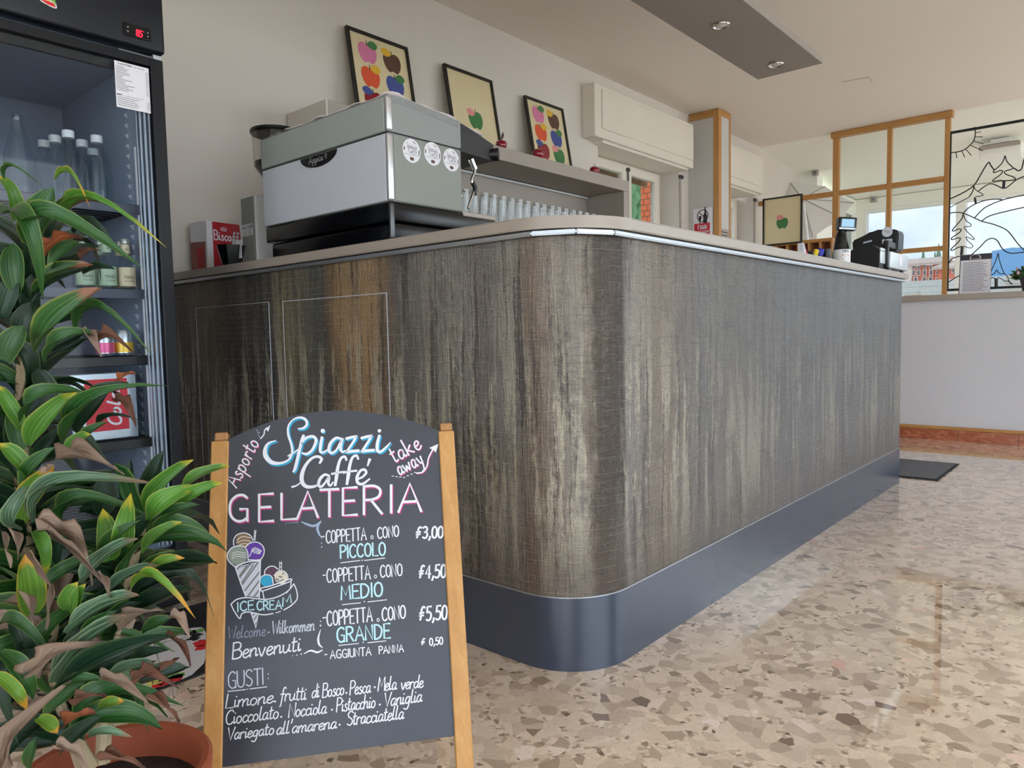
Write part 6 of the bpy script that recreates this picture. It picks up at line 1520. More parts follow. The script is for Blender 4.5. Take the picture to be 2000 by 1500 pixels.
# leaves seen one by one: base, tip (measured), depth at base, depth at tip, width in photo px, kind, bend
HL = [
 (30,430,3,335,1.1,1.08,34,'b',1),(10,350,54,331,1.08,1.06,9,'g',2),(58,480,106,366,1.09,1.07,66,'g',0),(108,352,166,362,1.07,1.05,10,'y',2),(100,432,172,378,1.12,1.12,30,'g',0),(128,417,190,388,1.13,1.12,26,'n',0),
 (130,430,268,414,1.12,1.08,20,'b',2),(66,482,194,438,1.08,1.02,50,'g',2),(146,456,215,452,1.12,1.1,24,'d',2),(5,418,88,515,1.06,1.02,44,'g',2),(88,502,150,458,1.07,1.06,28,'o',0),(98,522,156,472,1.08,1.08,48,'g',0),
 (32,570,26,475,1.08,1.08,52,'g',0),(160,505,188,486,1.1,1.09,18,'n',0),(165,535,225,526,1.12,1.1,20,'d',0),(68,570,182,518,1.09,1.08,38,'t',0),(70,684,200,562,1.06,1.04,58,'t',0),(150,644,258,624,1.1,1.06,20,'g',2),
 (88,706,198,640,1.05,1.04,32,'g',1),(163,640,196,692,1.05,1.04,26,'r',0),(188,673,250,668,1.06,1.05,14,'n',1),(12,706,48,636,1.03,1.03,62,'g',0),(40,660,62,590,1.1,1.1,50,'d',0),(0,620,30,540,1.08,1.08,50,'d',0),
 (50,828,142,748,1.04,1.02,50,'g',1),(60,872,152,766,1.03,1.01,54,'b',0),(48,842,-4,752,1.03,1.02,34,'b',0),(128,862,284,732,1.05,1.02,26,'g',1),(150,846,214,766,1.06,1.05,40,'d',0),(160,802,252,748,1.07,1.06,28,'d',0),(190,836,254,808,1.1,1.08,14,'d',1),
 (222,784,268,814,1.06,1.05,24,'n',1),(232,745,262,728,1.045,1.04,22,'o',0),(150,882,212,824,1.05,1.04,22,'g',0),(128,895,178,848,1.02,1.01,50,'b',0),(46,968,112,872,1.02,1.0,40,'g',0),(46,1016,106,912,1.0,.98,62,'y',0),(82,925,106,908,.97,.97,30,'r',2),
 (112,898,232,912,1.0,.98,44,'r',0),(72,1018,222,912,1.0,.97,34,'s',2),(58,940,-2,866,1.01,1.0,46,'b',0),(42,1028,48,942,1.0,.96,40,'s',2),(122,1038,236,964,1.03,1.0,36,'g',2),(40,880,20,800,1.06,1.06,44,'g',0),(100,800,70,720,1.1,1.1,52,'d',0),
 (250,988,256,896,1.08,1.08,32,'d',0),(284,974,320,880,1.08,1.07,38,'d',0),(284,992,379,898,1.05,1.04,38,'b',0),(290,1024,372,944,1.02,1.01,50,'b',1),(356,958,449,912,1.04,1.03,28,'b',0),(338,994,436,944,1.03,1.02,38,'b',0),(300,1034,392,986,1.02,1.01,26,'g',0),(280,1080,356,1020,1.0,.99,34,'b',0),
 (212,1095,205,1002,1.0,.98,52,'b',1),(240,1065,250,985,.99,.97,50,'b',2),(194,1105,276,1016,.98,.96,32,'g',0),(200,1005,206,926,1.05,1.05,54,'d',0),(262,1060,298,1000,1.03,1.02,40,'d',0),(74,1038,186,1102,.97,.95,15,'r',1),(64,1038,96,1112,.98,.96,32,'b',2),(114,1102,120,1014,1.02,1.01,28,'d',0),(14,1028,38,1092,1.0,.99,22,'r',0),(4,1040,20,1110,1.0,.99,18,'r',2),
 (62,1198,50,1082,.98,.96,62,'y',0),(58,1082,100,1140,.95,.94,20,'r',1),(100,1140,88,1230,.94,.93,20,'r',2),(32,1150,68,1224,.95,.94,20,'r',0),(100,1050,194,1120,.96,.94,18,'r',1),(192,1116,216,1170,.94,.93,18,'r',0),(134,1194,152,1136,.96,.95,50,'b',0),(150,1190,168,1140,.96,.95,36,'b',0),(164,1138,270,1052,.97,.95,34,'s',0),(218,1152,310,1104,1.,.98,28,'s',0),
 (284,1122,361,1090,1.0,.99,28,'y',0),(258,1148,357,1154,.98,.95,22,'y',2),(138,1238,272,1163,.95,.93,40,'s',0),(158,1252,232,1192,.96,.95,28,'g',0),(114,1332,248,1203,.94,.92,34,'s',0),(234,1232,312,1186,.97,.96,24,'r',0),(278,1238,340,1206,.98,.97,32,'g',0),(330,1208,372,1226,.97,.96,28,'r',1),(113,1352,342,1242,.93,.92,46,'d',0),(80,1324,192,1244,.92,.91,20,'r',1),
 (324,1242,377,1292,.97,.96,13,'n',1),(296,1318,350,1286,.95,.95,26,'n',2),(213,1327,305,1299,.94,.93,34,'s',0),(264,1337,334,1322,.94,.93,24,'n',1),(112,1352,202,1328,.91,.90,30,'g',0),(198,1328,282,1354,.90,.89,26,'r',1),(286,1362,352,1408,.92,.91,22,'n',0),(148,1378,200,1356,.90,.89,28,'n',0),(128,1418,178,1392,.89,.88,44,'o',0),(193,1383,242,1370,.91,.90,28,'y',0),
 (174,1438,244,1430,.89,.88,22,'s',1),(26,1494,84,1352,.87,.86,36,'r',1),(0,1272,72,1358,.91,.90,44,'g',1),(-4,1318,54,1378,.89,.88,32,'y',1),(-6,1228,82,1240,.92,.90,34,'g',2),(74,1402,112,1432,.88,.87,36,'y',0),(108,1464,178,1498,.86,.85,22,'r',1),(60,1500,72,1440,.87,.86,30,'g',0),(194,1486,282,1496,.88,.87,22,'n',0),(120,1470,200,1400,.9,.89,40,'d',0),(90,1400,170,1330,.93,.92,44,'g',0),(60,1300,20,1200,.95,.94,50,'d',0),(250,1300,330,1270,.96,.95,30,'d',0),(120,1290,210,1220,.97,.96,40,'d',0)]
for bx_, by_, tx, ty, d0, d1, wpx, k, var in HL:
    a = deep(bx_, by_, d0); b_ = deep(tx, ty, d1)
    put_leaf(a, b_, wpx/FPX*(d0+d1)/2*1.12, k, var, roll=random.uniform(-.25, .25))
# the leaves behind them, all along the canes
def fill_cane(P, t0, t1, n, L0, L1, kinds, up=.35, off=0.):
    for i in range(n):
        t_ = t0+(t1-t0)*(i+.5)/n
        f_ = t_*(len(P)-1); j = min(int(f_), len(P)-2)
        a = P[j].lerp(P[j+1], f_-j)
        az = i*2.39996+off
        dr = Vector((math.cos(az), math.sin(az), up+random.uniform(-.35, .45))).normalized()
        tocam = (CAM-a); tocam.z = 0; tocam.normalize()
        if dr.dot(tocam) > .55: dr = (dr-tocam*.8).normalized()
        L = random.uniform(L0, L1)
        face = Vector((0, 0, 1))*.8+(CAM-a).normalized()*.5
        put_leaf(a, a+dr*L, random.uniform(.034, .050), random.choice(kinds), None, face, random.uniform(-.4, .4))
fill_cane(CA, .12, .45, 46, .12, .17, 'ddgdg', .25)
fill_cane(CA, .45, .98, 54, .09, .125, 'ddgd', .45, 1.)
fill_cane(CB, .15, .98, 34, .10, .14, 'ddgg', .3, 2.)
fill_cane(CC, .1, .98, 36, .10, .15, 'ddgdr', .2, 3.)

# ------------------------------------------------------------------ till end of the counter
ZW = ZW1
# mug
def mp_cyl(cx, cy, r): return lambda a, b_, l=0.: Vector((cx+(r+l)*math.cos(a/r), cy+(r+l)*math.sin(a/r), b_))
mx0, mx1 = at(1623, 505, 'y', 3.72), at(1656, 505, 'y', 3.72)
mr = (mx1.x-mx0.x)/2*.97; mcx = (mx0.x+mx1.x)/2; mcy = 3.76; mz = at(1640, 487, 'y', 3.72).z
mg = thing('tips_mug', 'white mug marked for tips beside the till printer', 'mug', (mcx, mcy, ZW))
bm = B(); lathe(bm, [(mr*.94, ZW), (mr, ZW+.006), (mr, mz), (mr-.004, mz), (mr-.005, ZW+.01)], (mcx, mcy, 0), 28); mo = obj('body', bm, 'white_plastic', mg, smooth=True)
av = math.atan2(-mcy, -mcx)
mpu = mp_cyl(mcx, mcy, mr)
aa = (av+.52)*mr
bm = B(); word(bm, 'TIPS', (aa-.019, mz-.016), (aa+.014, mz-.016), .011, .0022, lambda a, b_, l=0.: mpu(a, b_, l), .0006, up=(0, 1)); obj('mug_lettering', bm, 'ink', mo)
bm = B(); hx_, hz_ = aa-.002, (mz+ZW)/2-.006
fillpoly(bm, [(hx_, hz_-.028), (hx_+.016, hz_-.004), (hx_+.022, hz_+.012), (hx_+.012, hz_+.02), (hx_, hz_+.008), (hx_-.012, hz_+.02), (hx_-.022, hz_+.012), (hx_-.016, hz_-.004)], mpu, .0006); obj('mug_motif', bm, 'print_red', mo)
bm = B(); tube(bm, smooth_pts([(mcx-mr*.5, mcy+mr*.85, mz-.012), (mcx-mr*.9, mcy+mr*1.7, mz-.02), (mcx-mr*.9, mcy+mr*1.7, ZW+.03), (mcx-mr*.5, mcy+mr*.85, ZW+.018)], 4), .005, 8); obj('handle', bm, 'white_plastic', mg, smooth=True)
# receipt printer
yp = 4.20
pa, pb = at(1658, 500, 'y', yp), at(1717, 500, 'y', yp)
pzt = at(1700, 478.5, 'y', yp).z
rp_ = thing('receipt_printer', 'black receipt printer with a silver front between the mug and the silver drawer', 'printer', ((pa.x+pb.x)/2, yp+.07, ZW))
bm = B(); prism(bm, [(pa.x, yp, ZW+.002), (pb.x-.004, yp, ZW+.002), (pb.x, yp, ZW+.02), (pb.x, yp, pzt-.03), (pb.x-.03, yp, pzt), (pa.x+.02, yp, pzt-.012), (pa.x, yp, pzt-.03)], (0, .11, 0)); bmesh.ops.bevel(bm, geom=list(bm.edges), offset=.004, segments=2, affect='EDGES'); obj('body', bm, 'black_plastic', rp_, smooth=True)
bm = B(); box(bm, (pb.x-.002, yp+.012, ZW+.034), (pb.x+.006, yp+.10, pzt-.016), .004, 2); obj('front_cover', bm, 'silver_box', rp_, smooth=True)
bm = B(); box(bm, (pb.x+.001, yp+.012, pzt-.034), (pb.x+.0065, yp+.10, pzt-.031)); obj('paper_slot', bm, 'ink', rp_)
# silver drawer at the end
sx1 = -1.052
da, db = at(1740, 500, 'x', sx1), at(1775.5, 500, 'x', sx1)
dz1 = at(1740, 490.5, 'x', sx1).z
dz0 = ZW+.016
sd = thing('card_terminal_box', 'silver grey box on small feet at the far end of the worktop', 'box', (sx1-.1, (da.y+db.y)/2, ZW))
yb1 = min(db.y, 4.72)
bm = B(); box(bm, (sx1-.2, da.y, dz0), (sx1, yb1, dz1), .006, 2); sb_ = obj('case', bm, 'silver_box', sd, smooth=True)
mo_ = plane_map((sx1+.0008, (da.y+yb1)/2+.02, (dz0+dz1)/2+.005), (0, 1, 0), (0, 0, 1), (1, 0, 0)); bm = B(); solid_disc(bm, mo_, .032, 20, sy=.95); obj('oval_badge', bm, 'paper', sb_)
for yy in (da.y+.05, yb1-.06):
    for xx in (sx1-.02, sx1-.18):
        bm = B(); lathe(bm, [(.012, ZW), (.012, dz0)], (xx, yy, 0), 10); obj('foot', bm, 'black_plastic', sd)
# pole display
pd = thing('customer_display', 'small black customer display with a blue screen on a tilted neck', 'display', (-1.33, 4.43, ZW))
ydp = 4.43
def D_(px, py): return at(px, py, 'y', ydp)
bs = [D_(1612, 489), D_(1634, 458), D_(1652, 458), D_(1676, 489)]
bm = B(); cxp = D_(1643, 470).x; lathe(bm, [(.07, ZW), (.07, ZW+.02), (.05, ZW+.10), (.030, D_(1643, 460).z), (.024, D_(1643, 454).z)], (cxp, ydp, 0), 20); obj('base', bm, 'black_plastic', pd, smooth=True)
bm = B(); tube(bm, [(cxp, ydp, D_(1643, 462).z), (cxp+.006, ydp, D_(1652, 450).z)], .024, 12); obj('neck', bm, 'black_plastic', pd, smooth=True)
hc0 = D_(1655, 439)
Rm = Matrix.Translation((hc0.x, ydp-.02, hc0.z)) @ Matrix.Rotation(math.radians(34), 4, 'Z') @ Matrix.Rotation(math.radians(5), 4, 'Y')
bm = B(); box(bm, (-.05, -.028, -.036), (.05, .028, .038), .008, 3, M=Rm); hd = obj('head', bm, 'black_plastic', pd, smooth=True)
bm = B(); box(bm, (-.034, -.0295, -.018), (.034, -.0275, .026), 0, M=Rm); obj('screen', bm, 'lcd', hd)
bm = B(); box(bm, (-.044, -.0285, -.032), (.044, -.0278, -.022), 0, M=Rm); obj('lower_strip', bm, 'silver_box', hd)
# till monitor seen from behind
yt = 4.48
def T_(px, py): return at(px, py, 'y', yt)
tl_ = thing('till_monitor', 'black till with its rear towards the room and a round sticker', 'till', (-1.2, yt+.06, ZW))
zmb = dz1+.008
P_ = [T_(1665, 489), T_(1664, 470), T_(1700, 456), T_(1710, 448.5), T_(1750, 447.5), T_(1755, 452), T_(1753, 489), T_(1738, 491)]
for p in P_: p.z = max(p.z, zmb)
bm = B(); prism(bm, P_, (0, .13, 0)); bmesh.ops.bevel(bm, geom=list(bm.edges), offset=.008, segments=3, affect='EDGES'); tb = obj('housing', bm, 'black_plastic', tl_, smooth=True)
q = [T_(1727, 488), T_(1739, 490)]
bm = B(); box(bm, (-1.086, 4.314, ZW+.012), (-1.058, 4.333, zmb+.05), .006, 2); box(bm, (-1.086, 4.334, zmb+.012), (-1.06, yt, zmb+.05), .004); obj('neck', bm, 'black_plastic', tl_, smooth=True)
bx('foot_plate', (-1.26, 4.313, ZW), (-1.054, 4.334, ZW+.012), 'black_plastic', tl_, .004, 2)
mpt = plane_map((0, yt-.0012, 0), (1, 0, 0), (0, 0, 1), (0, -1, 0)); cs = T_(1733, 453)
bm = B(); solid_disc(bm, mpt, .028, 24, (cs.x, cs.z)); obj('round_sticker', bm, 'chalk_mid', tb)
bm = B(); solid_disc(bm, mpt, .021, 24, (cs.x, cs.z), .0006); obj('round_sticker', bm, 'paper', tb)
bm = B(); word(bm, 'Spiazzi', (cs.x-.015, cs.z+.003), (cs.x+.015, cs.z+.003), .011, .0012, mpt, .001, up=(0, 1)); word(bm, 'Caffè', (cs.x-.008, cs.z-.009), (cs.x+.014, cs.z-.009), .011, .0012, mpt, .001, up=(0, 1)); obj('sticker_lettering', bm, 'ink_grey', tb)
l0, l1 = T_(1723, 476), T_(1743, 466)
for a_, b_ in ((l0.x, l0.x+(l1.x-l0.x)*.28), (l0.x+(l1.x-l0.x)*.38, l1.x)):
    bm = B(); fillpoly(bm, [(a_, l0.z), (b_, l0.z), (b_, l1.z), (a_, l1.z)], mpt, 0); obj('type_label', bm, 'chalk_mid', tb)
l0, l1 = T_(1686, 476), T_(1703, 470); bm = B(); fillpoly(bm, [(l0.x, l0.z), (l1.x, l0.z+.008), (l1.x, l1.z+.004), (l0.x, l1.z-.004)], mpt, 0); obj('type_label', bm, 'chalk_mid', tb)
# pen pots, pens, receipt
yq = 3.55
def Q_(px, py, y=yq): return at(px, py, 'y', y)
k0, k1, kz = Q_(1606, 500), Q_(1623, 500), Q_(1612, 487).z
bk = thing('pen_pot', 'small black pot holding coloured pens left of the tips mug', 'pot', ((k0.x+k1.x)/2, yq, ZW))
kr = (k1.x-k0.x)/2
bm = B(); lathe(bm, [(kr*.95, ZW), (kr, ZW+.004), (kr, kz), (kr-.003, kz), (kr-.004, ZW+.006)], ((k0.x+k1.x)/2, yq, 0), 18); obj('body', bm, 'black_plastic', bk, smooth=True)
bm = B(); tube(bm, [(k0.x-.012, yq-.03, ZW), (k0.x-.012, yq-.03, kz-.01)], .02, 14); obj('second_cell', bm, 'black_gloss', bk, smooth=True)
def marker(px0, py0, px1, py1, y, r, mat, lab, cat='pen', nm='marker_pen'):
    a, b_ = Q_(px0, py0, y), Q_(px1, py1, y)
    d = (b_-a).normalized(); a = a-d*max(0, (a.z-ZW-.004))/max(.3, d.z)
    t_ = thing(nm, lab, cat, a)
    bm = B(); tube(bm, [a, a.lerp(b_, .55)], r, 10); obj('barrel', bm, 'black_plastic', t_, smooth=True)
    bm = B(); tube(bm, [a.lerp(b_, .5), a.lerp(b_, .93), b_], [r*1.15, r*1.1, r*.6], 10); obj('cap', bm, mat, t_, smooth=True)
marker(1573, 502, 1568, 487, 3.40, .012, 'red_pen', 'fat red capped marker in front of the folded receipt')
marker(1589, 503, 1596, 487, 3.46, .011, 'yellow_pen', 'fat yellow capped marker left of the blue one')
marker(1598, 504, 1604, 485, 3.49, .015, 'blue_pen', 'fat blue capped marker beside the black pen pot')
for px, py, lab in ((1577, 488, 'thin dark pen right of the red marker'), (1582, 490, 'thin dark pen between the red and yellow markers'), (1586, 491, 'thin dark pen just left of the yellow marker')):
    marker(px+1, 504, px, py, 3.44, .005, 'ink', lab, 'pen', 'thin_pen')
ra, rb = Q_(1558, 500, 3.36), Q_(1570, 473, 3.36)
rc = thing('folded_receipt', 'folded white receipt standing behind the red marker', 'paper', ((ra.x+rb.x)/2, 3.37, ZW))
bm = B(); prism(bm, [(ra.x+.004, 3.36, ZW), (rb.x+.006, 3.36, ZW), (rb.x-.002, 3.36, rb.z), (ra.x, 3.36, rb.z-.004)], (0, .0015, 0)); prism(bm, [(ra.x+.004, 3.365, ZW), (rb.x+.006, 3.395, ZW), (rb.x-.002, 3.37, rb.z-.004), (ra.x, 3.365, rb.z-.006)], (0, .0015, 0)); o_ = obj('sheet', bm, 'paper', rc)
mpq = plane_map((0, 3.3595, 0), (1, 0, 0), (0, 0, 1), (0, -1, 0)); bm = B()
for k in range(5): ribbon(bm, [(ra.x+.008, ZW+.05+.008*k), (rb.x-.006, ZW+.05+.008*k)], .002, mpq, .0002)
obj('receipt_lines', bm, 'chalk_faint', o_)

# ------------------------------------------------------------------ wire picture, clipboard, flowers on the ledge
YI = YP-.01
wp_ = thing('wire_landscape', 'large black iron frame with a mountain and fir tree scene bent from wire', 'wall art', (-.6, YI, 1.25))
ia, ib = at(1853, 258, 'y', YI), at(1850, 566, 'y', YI)
ix0, ix1, iz1, iz0 = at(1858, 300, 'y', YI).x, .35, ia.z, at(1900, 562, 'y', YI).z
fwid = .022
bm = B()
box(bm, (ix0-fwid, YI-.012, iz0-fwid), (ix0, YI+.012, iz1)); obj('frame_bar', bm, 'wire_black', wp_)
bm = B(); box(bm, (ix0, YI-.012, iz1-fwid), (ix1, YI+.012, iz1)); obj('frame_bar', bm, 'wire_black', wp_)
bm = B(); box(bm, (ix0, YI-.012, iz0-fwid), (ix1, YI+.012, iz0)); obj('frame_bar', bm, 'wire_black', wp_)
bm = B(); box(bm, (ix1, YI-.012, iz0-fwid), (ix1+fwid, YI+.012, iz1)); obj('frame_bar', bm, 'wire_black', wp_)
def W1_(x, y): return (1840+.2*x, 200+.2*y)
def W2_(x, y): return (1740+.13*x, 420+.13*y)
def W3_(x, y): return (1900+.09337*x, 460+.09337*y)
def wire(name, pts, f, r=.0052, sm=True):
    q = [at(*f(*p), 'y', YI) for p in pts]
    bm = B(); tube(bm, smooth_pts(q, 4) if sm and len(q) > 2 else q, r, 6); obj(name, bm, 'wire_black', wp_, smooth=True)
wire('sun_wire', [(315, 240), (325, 300), (310, 370), (270, 420), (230, 455), (185, 475), (130, 487), (85, 490)], W1_)
for a_ in (((328, 297), (380, 287)), ((322, 337), (398, 337)), ((308, 377), (405, 405)), ((280, 420), (398, 473)), ((235, 460), (287, 520)), ((192, 475), (222, 537)), ((135, 490), (145, 545))): wire('ray_wire', a_, W1_, .0036)
wire('mountain_wire', [(75, 945), (180, 895), (260, 850), (320, 800), (380, 700), (430, 615), (460, 585), (475, 615), (510, 660)], W1_, .006)
wire('tree_wire', [(615, 520), (590, 585), (550, 630), (508, 664), (502, 685), (530, 680), (565, 665), (592, 672), (570, 705), (515, 745), (494, 765), (520, 772), (560, 762), (605, 765)], W1_)
wire('tree_wire', [(615, 520), (635, 580), (690, 635), (680, 652), (612, 675), (625, 702), (695, 728), (716, 748), (690, 760), (605, 765)], W1_)
wire('trunk_wire', [(606, 766), (600, 838)], W1_, .013)
wire('ridge_wire', [(350, 870), (430, 810), (480, 795), (530, 810), (590, 838), (640, 825), (720, 760), (800, 725), (900, 720)], W1_)
wire('mountain_wire', [(700, 640), (745, 668), (775, 650), (790, 600), (800, 560), (840, 500)], W1_, .006)
wire('tree_wire', [(310, 815), (302, 860), (280, 900), (262, 925)], W1_); wire('tree_wire', [(310, 815), (330, 855), (400, 900), (375, 914), (325, 920)], W1_, .004)
wire('trunk_wire', [(320, 930), (330, 990)], W1_, .010)
wire('ridge_wire', [(60, 1035), (160, 980), (262, 928)], W1_, .004)
wire('ridge_wire', [(208, 1080), (260, 1030), (340, 985), (430, 955), (520, 945), (590, 950)], W1_)
wire('ridge_wire', [(315, 1130), (380, 1060), (450, 1010), (600, 950), (800, 905), (900, 890)], W1_)
wire('ridge_wire', [(385, 1160), (450, 1115), (560, 1080), (800, 1025), (900, 1010)], W1_)
wire('ridge_wire', [(60, 1085), (130, 1075), (200, 1080), (320, 1130), (390, 1162), (500, 1190), (620, 1240), (680, 1300), (740, 1380), (800, 1440), (860, 1470)], W1_)
wire('tree_wire', [(205, 1085), (190, 1140), (105, 1240), (112, 1256), (160, 1237), (186, 1242), (168, 1272), (95, 1322), (100, 1340), (150, 1325), (178, 1328), (158, 1366), (90, 1430), (98, 1446), (150, 1420), (192, 1405)], W1_)
wire('tree_wire', [(205, 1085), (230, 1150), (282, 1192), (272, 1212), (216, 1216), (245, 1262), (312, 1328), (298, 1338), (236, 1312), (250, 1350), (292, 1388), (298, 1412), (270, 1422), (210, 1404)], W1_, .004)
wire('trunk_wire', [(197, 1406), (190, 1490)], W1_, .013)
wire('ridge_wire', [(1180, 640), (1210, 600), (1350, 470), (1430, 385), (1520, 350), (1600, 385), (1650, 470), (1700, 530), (1780, 570), (1860, 575), (2000, 555), (2100, 540)], W2_)
wire('ridge_wire', [(860, 740), (920, 660), (1030, 620), (1100, 610)], W2_); wire('ridge_wire', [(850, 1020), (980, 935), (1060, 900)], W2_)
wire('tree_wire', [(530, 360), (500, 480), (440, 620), (370, 775), (340, 815), (410, 820), (460, 780), (500, 720), (540, 780), (580, 800), (630, 800), (655, 785)], W3_, .0045)
wire('tree_wire', [(530, 360), (560, 520), (600, 660), (655, 785), (720, 850), (745, 910), (742, 945), (680, 955), (600, 910), (540, 880), (500, 905), (470, 900), (410, 880), (350, 920)], W3_, .004)
wire('trunk_wire', [(490, 900), (490, 1085)], W3_, .015); wire('tree_wire', [(742, 945), (800, 1000), (830, 1020)], W3_, .006)
# clipboard leaning on the ledge
ZL = 1.164
yk = 7.05
ca_, cb2 = at(1875.5, 498.5, 'y', yk), at(1935, 493.5, 'y', yk)
xk0, xk1, zk1 = ca_.x-.004, cb2.x+.006, (ca_.z+cb2.z)/2
cl_ = thing('clipboard', 'dark clipboard with a printed page leaning on the ledge of the low wall', 'clipboard', ((xk0+xk1)/2, yk, ZL))
lean_ = .045
def K_(a, b_, l=0.): return Vector((xk0+a, yk-.02+lean_*b_/(zk1-ZL)-l, ZL+.001+b_))
KH, KW = zk1-ZL, xk1-xk0
def kb_(bm, a0, a1, b0, b1, l0, l1): prism(bm, [K_(a0, b0, l0), K_(a1, b0, l0), K_(a1, b1, l0), K_(a0, b1, l0)], K_(0, 0, l1)-K_(0, 0, l0))
bm = B(); kb_(bm, 0, KW, 0, KH, -.003, 0); obj('board', bm, 'grey_pot', cl_)
bm = B(); kb_(bm, .006, KW-.002, .004, KH*.86, .0006, .0014); kp = obj('page', bm, 'paper', cl_)
bm = B()
for i in range(19): ribbon(bm, [(KW*.12, KH*(.79-.038*i)), (KW*random.uniform(.72, .9), KH*(.79-.038*i))], .0042, K_, .002)
obj('page_lines', bm, 'ink_grey', kp)
bm = B(); kb_(bm, KW*.30, KW*.68, KH*.86, KH*.90, .0016, .008); tube(bm, [K_(KW*.32, KH*.89, .006), K_(KW*.36, KH*.96, .006), K_(KW*.5, KH*.99, .006), K_(KW*.62, KH*.96, .006), K_(KW*.66, KH*.89, .006)], .004, 6); obj('clip', bm, 'chrome', cl_)
# pot of flowers
fpx = at(1999, 560, 'y', 7.0)
fpt = thing('flower_pot', 'small dark pot of pink flowering green leaves on the ledge', 'plant', (fpx.x+.05, 7.0, ZL))
fc = Vector((fpx.x+.05, 7.0, 0))
bm = B(); lathe(bm, [(.055, ZL+.001), (.075, ZL+.1), (.08, ZL+.1), (.08, ZL+.115), (.07, ZL+.112), (.0, ZL+.10)], fc, 24, cap=False); obj('pot', bm, 'grey_pot', fpt, smooth=True)
random.seed(9)
def little(name, mat, n, rr, s):
    me = None
    for i in range(n):
        a = random.uniform(0, 2*PI); e = random.uniform(-.1, 1.3)
        p = fc+Vector((rr*math.cos(a)*math.cos(e), rr*math.sin(a)*math.cos(e), ZL+.13+rr*.85*math.sin(e)))
        if me is None:
            bm = B(); P = [bm.verts.new(q) for q in ((0, 0, 0), (.5, .5, .12), (.36, 1, .0), (0, 1.3, -.1), (-.36, 1, 0), (-.5, .5, .12), (0, .6, -.06))]
            for q in ((0, 1, 6), (1, 2, 6), (2, 3, 6), (3, 4, 6), (4, 5, 6), (5, 0, 6)): bm.faces.new([P[k] for k in q])
            me = bpy.data.meshes.new(name); bm.to_mesh(me); bm.free(); me.materials.append(MATS[mat])
        o = bpy.data.objects.new(name, me); COL.objects.link(o); o.parent = fpt; o.matrix_parent_inverse = Matrix.Translation(-Vector((fc.x, fc.y, ZL)))
        d = (p-(fc+Vector((0, 0, ZL+.09)))).normalized()
        o.matrix_basis = Matrix.Translation(p-d*s*.6) @ d.to_track_quat('Y', 'Z').to_matrix().to_4x4() @ Matrix.Rotation(random.uniform(0, 6), 4, 'Y') @ Matrix.Diagonal((s, s, s, 1))
little('leaf', 'bark_green', 70, .085, .042); little('flower', 'petal_pink', 16, .115, .03)
for k, (dx, dz) in enumerate(((-.10, .03), (-.09, .0), (-.085, .06))):
    bm = B(); a = fc+Vector((-.05, -.02, ZL+.12)); b_ = a+Vector((dx, 0, dz)); prism(bm, [a, a.lerp(b_, .5)+Vector((0, 0, .022)), b_, a.lerp(b_, .5)-Vector((0, 0, .022))], (0, .003, 0)); obj('trailing_leaf', bm, 'bark_green', fpt)
# small pale thing on the ledge near the counter
bm = B(); p = at(1786, 575, 'y', 6.75); box(bm, (p.x-.07, 6.72, ZL), (p.x+.06, 6.84, ZL+.012), .003); o = obj('paper_pad', bm, 'cream_print'); tag(o, 'small pale pad lying on the ledge right beside the counter end', 'pad')

# ------------------------------------------------------------------ veranda things
ac0, ac1 = at(1912, 286, 'y', 9.2), at(1995, 273, 'y', 9.2)
acz = at(1950, 303, 'y', 9.2).z
ac = thing('air_conditioner', 'long white air conditioner high on the beam beyond the partition', 'air conditioner', ((ac0.x+ac1.x)/2, 9.3, acz))
bm = B(); prism(bm, [(ac0.x, 9.18, acz+.03), (ac0.x, 9.20, ac0.z), (ac0.x, 9.398, ac0.z), (ac0.x, 9.398, acz-.03), (ac0.x, 9.24, acz-.02)], (ac1.x-ac0.x, 0, 0)); bmesh.ops.bevel(bm, geom=list(bm.edges), offset=.008, segments=2, affect='EDGES'); obj('casing', bm, 'white_pvc', ac, smooth=True)
bm = B(); box(bm, (ac0.x+.004, 9.176, acz+.075), (ac1.x-.004, 9.196, ac0.z-.006), .004); obj('front_cover', bm, 'grey_laminate', ac)
bm = B(); box(bm, (ac0.x+.1, 9.22, ac0.z-.005), (ac1.x-.1, 9.29, 2.862)); obj('bracket', bm, 'white_pvc', ac)
bm = B(); box(bm, (ac0.x+.03, 9.19, ac0.z-.012), (ac1.x-.03, 9.24, ac0.z+.003)); obj('air_slot', bm, 'ink_grey', ac)
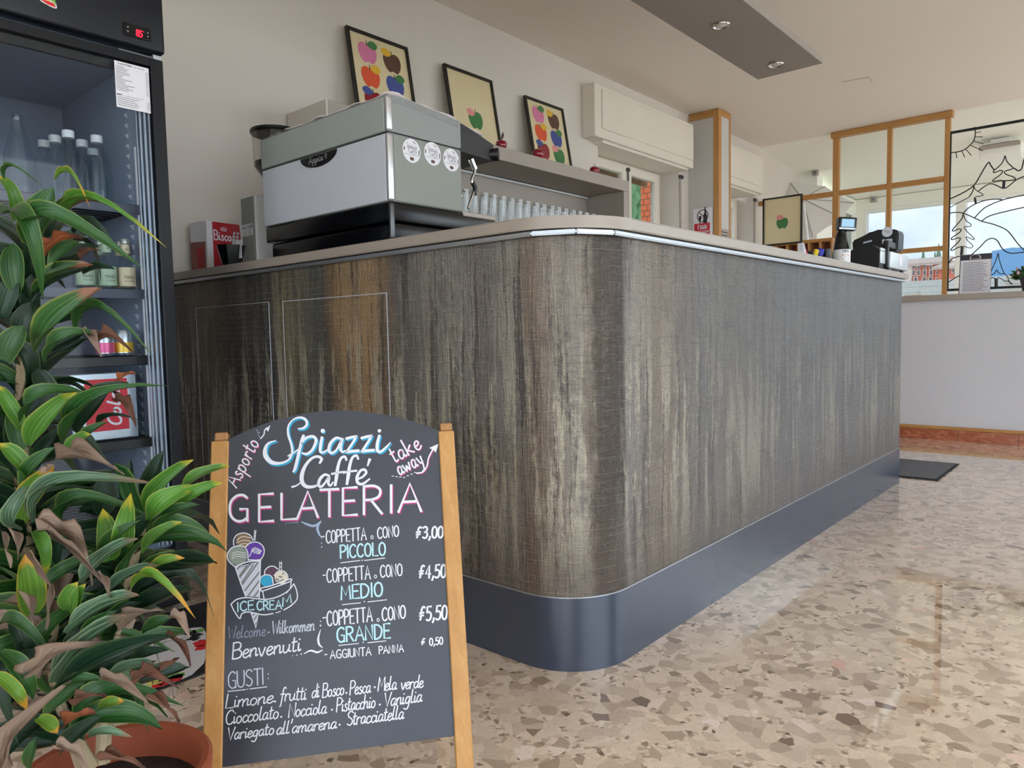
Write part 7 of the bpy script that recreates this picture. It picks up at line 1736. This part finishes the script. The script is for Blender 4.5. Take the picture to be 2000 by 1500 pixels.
for px, py, y, lab in ((1593, 336, 9.37, 'small grey wall sensor above the white parasol'), (1706, 388, 10.97, 'small grey sensor on the veranda beam above the windows')):
    p = at(px, py, 'y', y); s = .036 if y < 10 else .04
    sn_ = thing('wall_sensor', lab, 'sensor', (p.x, y, p.z))
    bm = B(); box(bm, (p.x-s, y-.03, p.z-s*1.2), (p.x+s, y+.029, p.z+s*1.2), .01, 2); o = obj('housing', bm, 'grey_laminate', sn_, smooth=True)
    bm = B(); solid_disc(bm, plane_map((p.x, y-.031, p.z-.01), (1, 0, 0), (0, 0, 1), (0, -1, 0)), s*.55, 14); obj('lens', bm, 'ink_grey', sn_)
# tilted white parasol
yu = 9.05
hub = at(1567, 388, 'y', yu-.12)
us = thing('parasol', 'white parasol standing tilted behind the partition beside the far window', 'umbrella', (hub.x, yu+.2, 0))
ax = Vector((-.05, -.88, .28)).normalized()
e1 = ax.cross(Vector((0, 0, 1))).normalized(); e2 = e1.cross(ax).normalized()
if e2.z < 0: e2 = -e2
rim_px = [(1668, 396), (1650, 428), (1588, 463), (1515, 455), (1470, 420), (1488, 378), (1540, 352), (1612, 364)]
rim = [at(px, py, 'y', yu+.10+.0*i) for i, (px, py) in enumerate(rim_px)]
bmS = []
for i in range(8):
    a, b_ = rim[i], rim[(i+1) % 8]
    bm = B(); m_ = (a+b_)/2; m_ = m_.lerp(hub, .05)
    q = [hub, a, m_, b_]
    prism(bm, q, (0, .004, 0)); obj('canopy_panel', bm, 'parasol_white', us)
    bm = B(); tube(bm, [hub+Vector((0, -.003, 0)), a+Vector((0, -.003, 0))], .0045, 5); obj('seam', bm, 'seam_grey', us)
bm = B(); tube(bm, [hub+Vector((0, .02, 0)), (hub.x, yu+.2, 1.6), (hub.x, yu+.2, .02)], .02, 10); obj('pole', bm, 'white_plastic', us)
bm = B(); lathe(bm, [(.22, 0.001), (.22, .05), (.05, .08)], (hub.x, yu+.2, 0), 24); obj('foot', bm, 'grey_pot', us)
bm = B(); tube(bm, [hub+Vector((0, -.02, 0)), hub+Vector((0, .03, 0))], .014, 8); obj('finial', bm, 'white_plastic', us)
